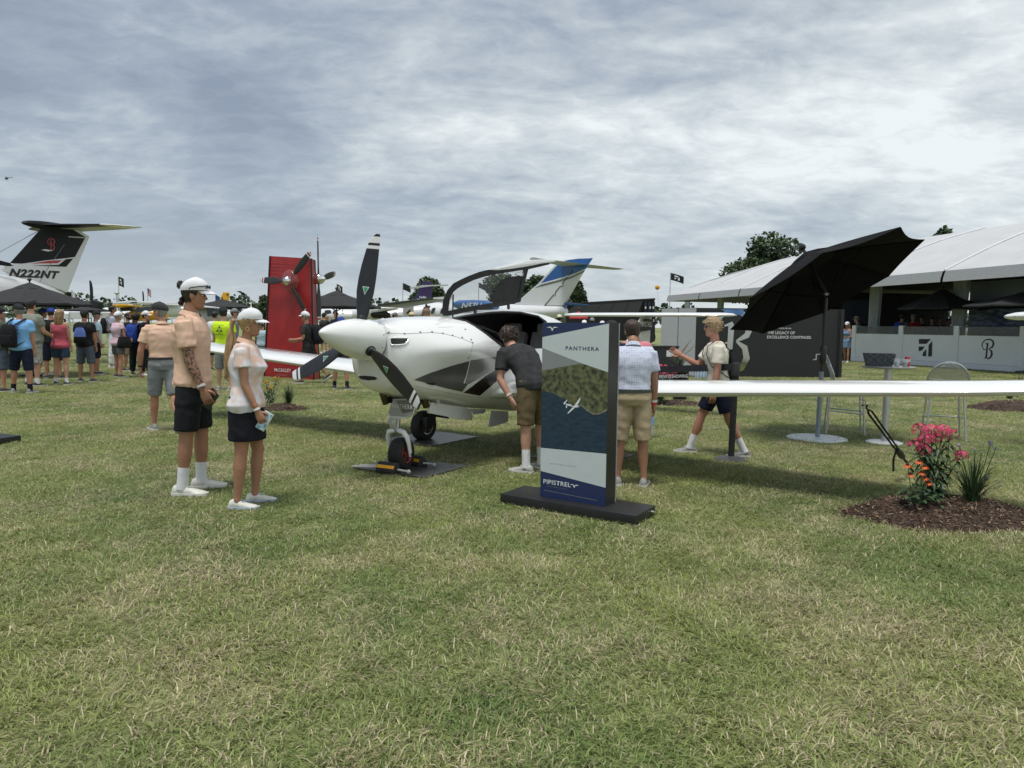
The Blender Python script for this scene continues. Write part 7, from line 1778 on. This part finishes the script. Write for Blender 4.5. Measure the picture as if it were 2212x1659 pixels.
def cargo_plane():
    y0 = 46.0; n = V((0.12, -1, 0)).normalized()
    P0 = Q(880, 660, y0)
    def K(x, y, o=0.0): return PL(*T9(x, y), P0+n*o, n)
    t_ = thing('utility_aircraft', V((P0.x, P0.y, 0)), 'white high wing aircraft with its cabin door open behind the cowling', 'aeroplane')
    st = []
    for x, zt, zb, w in ((20, 600, 760, .4), (60, 520, 790, .8), (160, 478, 800, 1.0), (420, 486, 800, 1.1), (900, 500, 800, 1.15), (1400, 470, 800, 1.15), (1700, 408, 800, 1.15), (2120, 400, 800, 1.15), (2260, 440, 790, .9), (2330, 560, 760, .4)):
        a, b = K(x, zt), K(x, zb); st.append(((a+b)/2, n*w, (a-b).length/2))
    loft_body('fuselage', st, jet_white, t_, 28)
    def pn(name, pts, m, o=1.17, d=.03): return obj(name, MB().prism([K(*p, o) for p in pts], n*d), m, t_, smooth=False)
    pn('cockpit_window', [(120, 590), (130, 540), (190, 532), (238, 540), (240, 590), (180, 604)], win_dark, .98)
    pn('door_outline', [(256, 640), (268, 560), (300, 530), (350, 530), (340, 640)], mat('door_dark', (.03, .04, .04), rough=.4), 1.0)  # dark door-shaped patch behind the cockpit window
    pn('side_stripe', [(432, 515), (442, 515), (452, 660), (442, 660)], black_trim, 1.05)
    # nacelle with its dark intake
    st = []
    for x, zt, zb, w in ((905, 520, 660, .55), (1000, 520, 680, .6), (1180, 535, 680, .55), (1270, 600, 670, .3)):
        a, b = K(x, zt, 2.4), K(x, zb, 2.4); st.append(((a+b)/2, n*w, (a-b).length/2))
    loft_body('engine_nacelle', st, black_trim, t_)
    st = []
    for x, zt, zb, w in ((600, 560, 700, .2), (740, 470, 720, .6), (920, 440, 700, .7), (1200, 470, 560, .6), (1400, 480, 520, .3)):
        a, b = K(x, zt, 2.3), K(x, zb, 2.3); st.append(((a+b)/2, n*w, (a-b).length/2))
    loft_body('nacelle_top', st, jet_white, t_)
    pn('wing_edge', [(1045, 452), (1060, 430), (2010, 318), (2020, 345), (1060, 478)], mat('wing_edge_dark', (.03, .035, .03), rough=.5), 3.2, .25)  # dark band along the front and lower edge of the wing
    pn('wing', [(900, 455), (1050, 428), (2000, 318), (2350, 290), (2350, 340), (1900, 348)], jet_white, 3.0, .2)
    pn('wing_under', [(1060, 478), (2020, 346), (2350, 352), (1500, 500)], jet_under, 2.9, .1)
    pn('open_door', [(1480, 690), (1490, 470), (1530, 445), (1650, 440), (1678, 460), (1682, 690)], jet_white, 1.9, .08); pn('door_seal', [(1496, 685), (1506, 478), (1540, 460), (1640, 458), (1664, 476), (1668, 685)], mat('door_inside', (.45, .45, .43), rough=.5), 1.99, .02)
    pn('door_mark', [(1540, 590), (1620, 510), (1618, 610), (1590, 600)], black_trim, 2.02, .01)
    pn('doorway', [(1812, 662), (1826, 540), (1850, 490), (1890, 462), (1970, 458), (1930, 560), (1905, 670)], win_dark, 1.17)
    pn('doorway_inside', [(1838, 664), (1850, 560), (1880, 500), (1920, 480), (1955, 478), (1920, 560), (1895, 668)], mat('cabin_tan', (.12, .10, .06), rough=.7), 1.21)
    for x in (2010, 2170): pn('window', [(x-35, 570), (x-15, 510), (x+15, 495), (x+50, 495), (x+40, 540), (x+10, 596), (x-25, 598)], win_dark, 1.17)
    for x in (300, 1100, 2400): obj('leg', MB().tube([K(x, 780), V((K(x, 780).x, K(x, 780).y, 0))], .15, 10), jet_grey, t_)
    # purple tail of the freighter behind
    P1 = Q(915, 640, 62); t2 = thing('freighter_tail', V((P1.x, P1.y, 0)), 'purple aircraft fin with white lettering behind the white high wing aircraft', 'aeroplane')
    def K2(x, y, o=0.0): return PL(*T9(x, y), P1+n*o, n)
    obj('fin', MB().prism([K2(*p) for p in [(1660, 360), (1740, 250), (1830, 38), (1880, 30), (2010, 48), (2000, 150), (1980, 340)]], n*-.3), purple, t2, smooth=False, bevel=.05)
    obj('tailplane', MB().prism([K2(*p, .3) for p in [(1600, 152), (1640, 140), (1830, 104), (2280, 92), (2280, 112), (1990, 122), (1640, 165)]], n*.4), jet_under, t2, smooth=False)
    obj('rear_fuselage', MB().prism([K2(*p, .2) for p in [(1560, 420), (1740, 330), (1980, 335), (2300, 320), (2300, 480), (1560, 480)]], n*-1.4), jet_white, t2, smooth=False, bevel=.3)
    text_on('lettering', 'FedEx', K2(1778, 328, .25), V((1, .12, 0)), UZ, (K2(1900, 328)-K2(1778, 328)).length, white_print, t2, bold=.04)
    obj('leg', MB().tube([K2(1900, 470), V((K2(1900, 470).x, K2(1900, 470).y, 0))], .3, 10), jet_grey, t2)
cargo_plane()
# yellow high wing aeroplane and its neighbours
def TB(x, y): return (131.7+.1257*x, 647.4+.1257*y)
def small_planes():
    n = V((0, -1, 0)); P0 = Q(300, 670, 38); t_ = thing('yellow_aeroplane', V((P0.x, P0.y, 0)), 'yellow high wing aeroplane with dark nose behind the crowd', 'aeroplane')
    def K(x, y, o=0.0): return PL(*TB(x, y), P0+n*o, n)
    def pr(par, name, pts, m, o, d, KK=K, bv=.0): return obj(name, MB().prism([KK(*p, o) for p in pts], n*d), m, par, smooth=False, bevel=bv)
    pr(t_, 'wing', [(1050, 92), (1200, 86), (1380, 100), (1380, 118), (1200, 134), (1050, 140)], yellow_p, .4, 1.0, bv=.05)
    st = []
    for x, zt, zb, w in ((1160, 230, 330, .3), (1250, 180, 360, .5), (1380, 120, 370, .55), (1540, 128, 360, .5), (1800, 220, 330, .3)):
        a, b = K(x, zt), K(x, zb); st.append(((a+b)/2, n*w, (a-b).length/2))
    loft_body('fuselage', st, yellow_p, t_)
    pr(t_, 'cabin_glass', [(1250, 190), (1330, 128), (1560, 122), (1560, 200), (1300, 215)], win_dark, .56, .05)
    pr(t_, 'nose_cowl', [(1080, 150), (1250, 120), (1290, 190), (1100, 200)], black_trim, .3, .4, bv=.05)
    for x in (1250, 1500): obj('leg', MB().tube([K(x, 350), V((K(x, 350).x, K(x, 350).y, 0))], .08, 8), black_trim, t_)
    P1 = Q(300, 655, 50); t2 = thing('white_aeroplane', V((P1.x, P1.y, 0)), 'white high wing aeroplane above the yellow one', 'aeroplane')
    def K1(x, y, o=0.0): return PL(*TB(x, y), P1+n*o, n)
    pr(t2, 'wing', [(1040, 72), (1180, 40), (1340, 24), (1560, 36), (2100, 60), (2100, 86), (1500, 84), (1180, 80)], jet_white, 0, 1.2, K1, .06); pr(t2, 'wing_tip', [(1180, 62), (1220, 40), (1310, 36), (1300, 60)], mat('tip_green', (.03, .07, .05), rough=.3), 1.22, .03, K1)
    st = []
    for x, zt, zb, w in ((1500, 90, 200, .3), (1700, 70, 300, .6), (2000, 80, 300, .6), (2600, 140, 240, .2)):
        a, b = K1(x, zt), K1(x, zb); st.append(((a+b)/2, n*w, (a-b).length/2))
    loft_body('fuselage', st, jet_white, t2); obj('leg', MB().tube([K1(1800, 290), V((K1(1800, 290).x, K1(1800, 290).y, 0))], .1, 8), black_trim, t2)
    # yellow fin and white wing seen between the two caps
    def TC(x, y): return (329.2+.1488*x, 576.1+.1488*y)
    P2 = Q(485, 650, 52); t3 = thing('yellow_aeroplane', V((P2.x, P2.y, 0)), 'yellow aircraft fin with black emblem above the neon tee man', 'aeroplane')
    def K3(x, y, o=0.0): return PL(*TC(x, y), P2+n*o, n)
    pr(t3, 'fin', [(985, 498), (1045, 372), (1125, 376), (1112, 498)], yellow_p, 0, .25, K3, .04); pr(t3, 'emblem', [(1070, 395), (1100, 392), (1104, 415), (1090, 422), (1080, 408)], black_print, .27, .01, K3)
    st = []
    for x, zt, zb, w in ((900, 560, 600, .4), (1060, 490, 620, .4), (1120, 490, 600, .3)):
        st.append((K3(x, (zt+zb)/2), n*w, (K3(x, zt)-K3(x, zb)).length/2))
    loft_body('rear_fuselage', st, yellow_p, t3); obj('leg', MB().tube([K3(1060, 600), V((K3(1060, 600).x, K3(1060, 600).y, 0))], .12, 8), black_trim, t3)
    P3 = Q(440, 668, 33); t4 = thing('white_aeroplane', V((P3.x, P3.y, 0)), 'white high wing aeroplane behind the tall man collar', 'aeroplane')
    def K4(x, y, o=0.0): return PL(*TC(x, y), P3+n*o, n)
    pr(t4, 'wing', [(240, 536), (760, 566), (1000, 590), (1000, 612), (760, 600), (240, 566)], jet_white, 0, .9, K4, .05)
    st = []
    for x, zt, zb, w in ((560, 640, 800, .3), (760, 600, 860, .55), (980, 600, 860, .55), (1200, 640, 800, .3)):
        st.append((K4(x, (zt+zb)/2), n*w, (K4(x, zt)-K4(x, zb)).length/2))
    loft_body('fuselage', st, mat('plane_pale', (.45, .46, .46), rough=.4), t4); pr(t4, 'cabin_glass', [(800, 620), (960, 612), (1000, 700), (800, 720)], win_dark, .57, .03, K4)
    for x in (760, 980): obj('leg', MB().tube([K4(x, 840), V((K4(x, 840).x, K4(x, 840).y, 0))], .06, 8), black_trim, t4)
small_planes()
# wing tip entering at the right edge
def edge_tip():
    t_ = thing('aircraft_wing', Q(2230, 690, 9), 'white aircraft wing tip entering at the right edge', 'aeroplane wing'); rs = []
    a, b = Q(2172, 684, 9.0), Q(2420, 676, 8.2); ax_ = (b-a).normalized()
    for f, r in ((0, .01), (.04, .03), (.12, .05), (.3, .056), (1, .06)): rs.append([a+(b-a)*f + UZ*(r*math.sin(x)) + V((.2, 1, 0)).normalized()*(r*5*math.cos(x)) for x in np.linspace(0, 2*math.pi, 21)[:-1]])
    obj('wing_shell', MB().loft(rs), white_paint, t_); obj('nav_light', MB().ball(a+(b-a)*.05+UZ*.0-V((0, .13, 0)), (.05, .02, .02), 10, 6), glass_smoke, t_)
    obj('leg', MB().tube([b, V((b.x, b.y, 0))], .06, 8), white_paint2, t_)
edge_tip()
# black trailer with its awning
def trailer():
    y = 58; p = Q(1230, 735, y); t_ = thing('trailer', V((p.x, p.y, 0)), 'black show trailer with raised awning behind the aeroplane tail', 'trailer'); n = V((0, -1, 0)); P0 = V((0, y, 0))
    def K(u, v, o=0.0): return PL(u, v, P0+n*o, n)
    def pr(name, pts, m, o, d, bv=0): return obj(name, MB().prism([K(*q, o) for q in pts], n*d), m, t_, smooth=False, bevel=bv)
    tb = mat('trailer_black', (.010, .010, .012), rough=.4, var=.2); ag = mat('awning_grey', (.045, .046, .05), rough=.8, var=.1)
    pr('body', [(1222, 655), (1414, 644), (1414, 738), (1222, 732)], tb, 0, -2.5)
    pr('roof_edge', [(1222, 657), (1414, 644.5), (1414, 648), (1222, 661)], black_trim, .02, .3)
    for i in range(5):
        a, b = i/5, (i+1)/5; top = lambda f: (1240+f*149, 660-f*9.5); bot = lambda f: (1222+f*157, 676+f*-1.5)
        pr('awning_panel', [top(a+.004), top(b-.004), bot(b-.004), bot(a+.004)], ag, .6, .04)
    for i in range(3): pr('container', [(1390+i*8.5, 652), (1397+i*8.5, 652), (1397+i*8.5, 736), (1390+i*8.5, 736)], mat('container_navy', (.012, .015, .03), rough=.4), .15, .2)
    for u in (1393, 1403, 1410):
        for v in (662, 690): pr('sticker', [(u, v), (u+3, v), (u+3, v+5), (u, v+5)], white_print, .36, .01)
    for u in (1300, 1402): obj('wheel', MB().lathe([(.002, -.2), (.5, -.2), (.5, .2), (.002, .2)], K(u, 728, .3), 16, (V((1, 0, 0)), UZ, n)), black_trim, t_)
trailer()

# ---------------------------------------------------------------- flags
flag_black = mat('flag_black', (.012, .013, .015), rough=.8, var=.2); flag_blue = mat('flag_blue', (.02, .05, .22), rough=.8, var=.3, scale=30); flag_white = mat('flag_white', (.55, .56, .57), rough=.8, var=.1); flag_red = mat('flag_red', (.4, .03, .04), rough=.8)
def flag(u, vtop, vbot, y, w, h, m, label, dirx=1, droop=.35, mark=None, stripes=False, polem=None, grp='flags on poles'):
    top = Q(u, vtop, y); b = V((top.x, top.y, 0)); t_ = thing('flag', b, label, 'flag', grp)
    obj('pole', MB().tube([b, top], [.05, .035], 8), polem or alu, t_)
    s = y/1536; W, Hh = w*s, h*s; nx, ny = 12, 7
    def fp(a, c, off=0.0):
        x = a*W*(1-.15*droop); dz = -droop*W*a**1.3; wv = .06*W*math.sin(a*6+c)*a
        return top + V((dirx*x, wv-off, dz - .15*h*s*.2 - c*Hh))
    rows = [[fp(i/nx, j/ny) for i in range(nx+1)] for j in range(ny+1)]; mb = MB(); mb.loft(rows, cap=False, closed=False)
    mb.loft([[p+V((0, .012, 0)) for p in r_] for r_ in rows], cap=False, closed=False)
    if stripes:
        for k in range(len(mb.f)):
            kk = k % (nx*ny); j, i = divmod(kk, nx); mb.m[k] = 2 if (j < 4 and i < 5) else j % 2
        obj('cloth', mb, [flag_red, flag_white, flag_blue], t_, fix=False)
    else: obj('cloth', mb, m, t_, fix=False)
    if mark:
        q = MB()
        for P in ([(.3, .2), (.62, .2), (.5, .42), (.3, .42)], [(.3, .55), (.45, .55), (.36, .75), (.3, .75)], [(.68, .3), (.68, .8), (.55, .8), (.55, .5)]): q.add([fp(a, c, .03) for a, c in P], [tuple(range(len(P)))])
        obj('emblem', q, mark, t_, smooth=False, fix=False)
flag(255.5, 597, 655, 70, 12, 19, flag_black, 'black flag with white emblem on a tall pole above the crowd', mark=white_print)
flag(155, 627, 662, 70, 8, 17, flag_white, 'small white flag in front of the dark trees at left', droop=.8)
flag(318.5, 622, 655, 80, 8, 15, None, 'striped national flag on a pole left of the grey capped man', stripes=True, droop=.6)
flag(465, 636, 662, 60, 11, 17, flag_blue, 'blue flag beside the yellow fin', droop=.5)
flag(870, 611, 660, 70, 18, 14, flag_black, 'black banner flag left of the purple fin', droop=.4, mark=None)
flag(727.5, 613, 632, 75, 13, 14, flag_black, 'black flag above the parasol beside the propeller blade', droop=.5, mark=white_print)
flag(1034, 610, 648, 66, 22, 11, flag_black, 'black flag seen through the raised door window', droop=.5)
flag(1448.5, 589, 690, 62, 30, 15, flag_black, 'black flag with white emblem left of the tent roof', droop=.28, mark=white_print)
def feather(u, vt, vb, y, label, m):
    top, bot = Q(u, vt, y), Q(u, vb, y); t_ = thing('feather_flag', V((bot.x, bot.y, 0)), label, 'flag', 'feather banners')
    obj('pole', MB().tube([V((bot.x, bot.y, 0)), top], .04, 6), black_trim, t_); H0 = top.z-bot.z; mb = MB()
    pts = [(0, 0), (.16, .02), (.18, .3), (.17, .7), (.12, .92), (.02, 1.0)]; mb.prism([bot + V((a*H0*.7, 0, b*H0)) for a, b in pts]+[bot+V((-.03, 0, H0))], V((0, .02, 0))); obj('cloth', mb, m, t_, smooth=False)
feather(195.5, 606, 660, 60, 'dark feather banner right of the black parasol', mat('banner_navy', (.015, .02, .04), rough=.8)); feather(308.5, 629, 653, 75, 'small dark feather banner left of the striped flag', flag_black)
obj_p = thing('lamp_post', V((Q(252.5, 640, 60).x, 60, 0)), 'short grey post with a flared head beside the black flag', 'post')
obj('pole', MB().tube([V((Q(252.5, 640, 60).x, 60, 0)), Q(252.5, 637, 60)], .08, 8), alu, obj_p); obj('head', MB().lathe([(.08, 0), (.22, .18), (.2, .2), (.002, .2)], Q(252.5, 637, 60), 12), alu, obj_p)
spk = Q(207, 664, 30); sp_ = thing('loudspeaker', V((spk.x, spk.y, 0)), 'dark loudspeaker on a stand at the parasol rim above the crowd', 'loudspeaker')
obj('cabinet', MB().box(spk, (.34, .35, .55), (V((.94, 0, -.34)), V((0, 1, 0)), V((.34, 0, .94)))), black_matt, sp_, bevel=.02); obj('pole', MB().tube([V((spk.x, spk.y, 0)), spk], .03, 8), black_trim, sp_)

# ---------------------------------------------------------------- white canopies
can_m = mat('canopy_white', (.62, .63, .64), rough=.6, var=.04)
def canopy_tent(u0, u1, vr, ve, y, label):
    a, b = Q(u0, ve, y), Q(u1, ve, y); top = Q((u0+u1)/2, vr, y).z; w = b.x-a.x; c = V(((a.x+b.x)/2, y+w/2, 0)); t_ = thing('canopy_tent', c, label, 'tent', 'white canopy tents'); ze = a.z
    co = [c+V((sx_*w/2, sy_*w/2, ze)) for sx_, sy_ in ((-1, -1), (1, -1), (1, 1), (-1, 1))]; r0, r1 = c+V((-w*.25, 0, top)), c+V((w*.25, 0, top))
    mb = MB(); mb.add(co+[r0, r1], [(0, 1, 5, 4), (1, 2, 5), (2, 3, 4, 5), (3, 0, 4)]); obj('roof', mb, can_m, t_, smooth=False)
    mb = MB()
    for i in range(4): p, q = co[i], co[(i+1) % 4]; mb.add([p, q, q-UZ*.35, p-UZ*.35], [(0, 1, 2, 3)])
    obj('valance', mb, can_m, t_, smooth=False, fix=False)
    for p in co: obj('leg', MB().tube([V((p.x, p.y, 0)), p-UZ*.01], .04, 6), alu, t_)
canopy_tent(150, 205, 664, 674, 44, 'white canopy tent behind the woman in rose top'); canopy_tent(205, 246, 664, 676, 48, 'white canopy tent left of the lavender shirt man'); canopy_tent(86, 148, 668, 677, 50, 'white canopy tent under the black parasol'); canopy_tent(248, 300, 668, 680, 56, 'white canopy tent behind the plaid top woman')
canopy_tent(345, 400, 668, 680, 60, 'white canopy tent behind the peach shirts'); canopy_tent(404, 470, 672, 684, 70, 'white canopy tent left of the neon tee man')

# ---------------------------------------------------------------- trees
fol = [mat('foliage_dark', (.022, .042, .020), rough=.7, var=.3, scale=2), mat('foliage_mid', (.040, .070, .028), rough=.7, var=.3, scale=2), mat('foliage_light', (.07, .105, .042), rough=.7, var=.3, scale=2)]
bark = mat('bark', (.07, .055, .042), rough=.9, var=.3, scale=4, bump=.5, bscale=8)
def tree(u, vt, y, width, label, seed, lobes=9, n=2600, ls=.34, wind=.25, trunk_h=.3, low=.22):
    rng = random.Random(seed); top = Q(u, vt, y); H = top.z; b = V((top.x, top.y, 0)); Wd = width*y/1536/2; t_ = thing('tree', b, label, 'tree', 'trees beyond the showground')
    cs = []
    for i in range(lobes):
        f = rng.uniform(low+.12, .84); a = rng.uniform(0, 6.28); r = Wd*(1-.5*abs(f-.45)*1.4)*rng.uniform(.3, .72); cs.append((b+V((math.cos(a)*r, math.sin(a)*r*.8, H*f)), Wd*rng.uniform(.36, .50), H*rng.uniform(.09, .15)))
    cs.append((b+UZ*H*.86, Wd*.42, H*.13)); cs.append((b+UZ*H*.55, Wd*.72, H*.22)); cs.append((b+UZ*H*.72, Wd*.62, H*.16))
    tr = MB(); tr.tube([b, b+V((.05, 0, H*.3)), b+V((.1*wind, 0, H*.6)), b+V((.2, 0, H*.8))], [H*.030, H*.022, H*.013, H*.004], 10)
    for c, rx, rz in cs: tr.tube([b+UZ*(c.z*.55), b+(c-b)*.6+UZ*c.z*.15*0, c], [H*.012, H*.007, H*.002], 6)
    obj('trunk', tr, bark, t_)
    lf = MB()
    for i in range(int(n*1.7)):
        c, rx, rz = rng.choice(cs); d = V((rng.gauss(0, 1), rng.gauss(0, 1), rng.gauss(0, 1))).normalized(); rr = rng.uniform(.55, 1.08)
        p = c + V((d.x*rx*rr, d.y*rx*rr, d.z*rz*rr)); q = V((rng.uniform(-1, 1)+wind, rng.uniform(-1, 1), rng.uniform(-.5, 1))).normalized(); x, y_, z = rot_to(q); L_ = ls*rng.uniform(.6, 1.3)
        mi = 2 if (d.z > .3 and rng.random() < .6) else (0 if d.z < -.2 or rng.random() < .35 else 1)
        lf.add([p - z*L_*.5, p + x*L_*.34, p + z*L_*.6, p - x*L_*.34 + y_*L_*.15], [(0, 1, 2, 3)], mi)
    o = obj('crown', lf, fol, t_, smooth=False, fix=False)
    return t_
tree(1660, 500, 78, 205, 'broad dark green tree behind the tent left of the tilted parasol', 11, 18, 8000, .40, .45, low=.3)
tree(2040, 489, 70, 86, 'treetop showing over the tent roof at right', 12, 8, 3200, .40, .5)
tree(925, 597, 92, 108, 'bushy tree behind the purple fin', 13, 10, 3200, .42)
tree(1088, 588, 96, 100, 'dark tree seen through the raised door window', 14, 10, 3200, .42)
tree(1158, 592, 92, 80, 'dark tree between the raised door and the blue fin', 15, 10, 2600, .42)
tree(1246, 604, 85, 62, 'lighter tree right of the blue topped fin', 16, 8, 2200, .42, .5)
tree(137, 629, 130, 66, 'dark tree beyond the canopy tents at left', 17, 8, 1500, .7)
tree(570, 637, 140, 42, 'dark tree left of the red pylon', 18, 7, 1200, .7)
def tree_line():
    rng = random.Random(5); lf = MB(); y = 230
    for i in range(9000):
        u = rng.uniform(-250, 2500); prof = 660 + (u-1106)*.0105 + 8*math.sin(u*.021)+6*math.sin(u*.057+1)+4*math.sin(u*.13)
        for c, h, w in ((147, 22, 40), (520, 12, 22), (780, 10, 30), (250, 4, 40)): prof -= h*math.exp(-((u-c)/w)**2)
        v = prof + rng.uniform(0, 1)**.7*(696+(u-1106)*.0105-prof); p = Q(u, v, y+rng.uniform(-12, 12)); q = V((rng.uniform(-1, 1), rng.uniform(-1, 1), rng.uniform(-1, 1))).normalized(); x, y_, z = rot_to(q); L_ = rng.uniform(.9, 2.0)
        lf.add([p-z*L_*.5, p+x*L_*.4, p+z*L_*.5, p-x*L_*.4], [(0, 1, 2, 3)], rng.choice((0, 0, 1, 2)))
    tag(obj('far_trees', lf, fol, None, smooth=False, fix=False), 'low dark line of trees along the horizon', 'trees', kind='stuff')
tree_line()
# yellow ball balloon and a helicopter in the sky
bl = Q(1420, 621, 40); tb_ = thing('balloon', bl, 'small yellow and orange ball floating left of the tent', 'balloon')
obj('ball', MB().ball(bl, .13, 18, 12), mat('balloon_yellow', (.65, .33, .02), rough=.35, scale=3, col2=(.7, .12, .02), thr=(.45, .55)), tb_); obj('tether', MB().tube([bl-UZ*.13, V((bl.x+.4, bl.y, 0))], .006, 4), alu, tb_)
hp_ = Q(14, 385, 520); ht = thing('helicopter', hp_, 'tiny dark helicopter in the sky at the far left', 'helicopter')
mb = MB(); mb.ball(hp_, (1.1, 1.0, .9), 14, 10); obj('cabin', mb, win_dark, ht); obj('tail_boom', MB().tube([hp_+V((.6, 0, .2)), hp_+V((4.2, 0, .5))], [.3, .1], 8), black_trim, ht)
obj('rotor', MB().box(hp_+UZ*1.5, (8.5, .2, .05)), black_trim, ht, smooth=False); obj('mast', MB().tube([hp_+UZ*.7, hp_+UZ*1.5], .1, 6), black_trim, ht); obj('tail_rotor', MB().box(hp_+V((4.2, .2, .6)), (.1, .05, 1.2)), black_trim, ht, smooth=False)
for sd in (1, -1): obj('skid', MB().tube([hp_+V((-1.3, sd*.9, -1.2)), hp_+V((1.3, sd*.9, -1.2)), hp_+V((1.3, sd*.9, -1.2))], .06, 6), black_trim, ht); obj('skid_leg', MB().tube([hp_+V((0, sd*.5, -.6)), hp_+V((0, sd*.9, -1.2))], .05, 6), black_trim, ht)
flush()
make_grass()
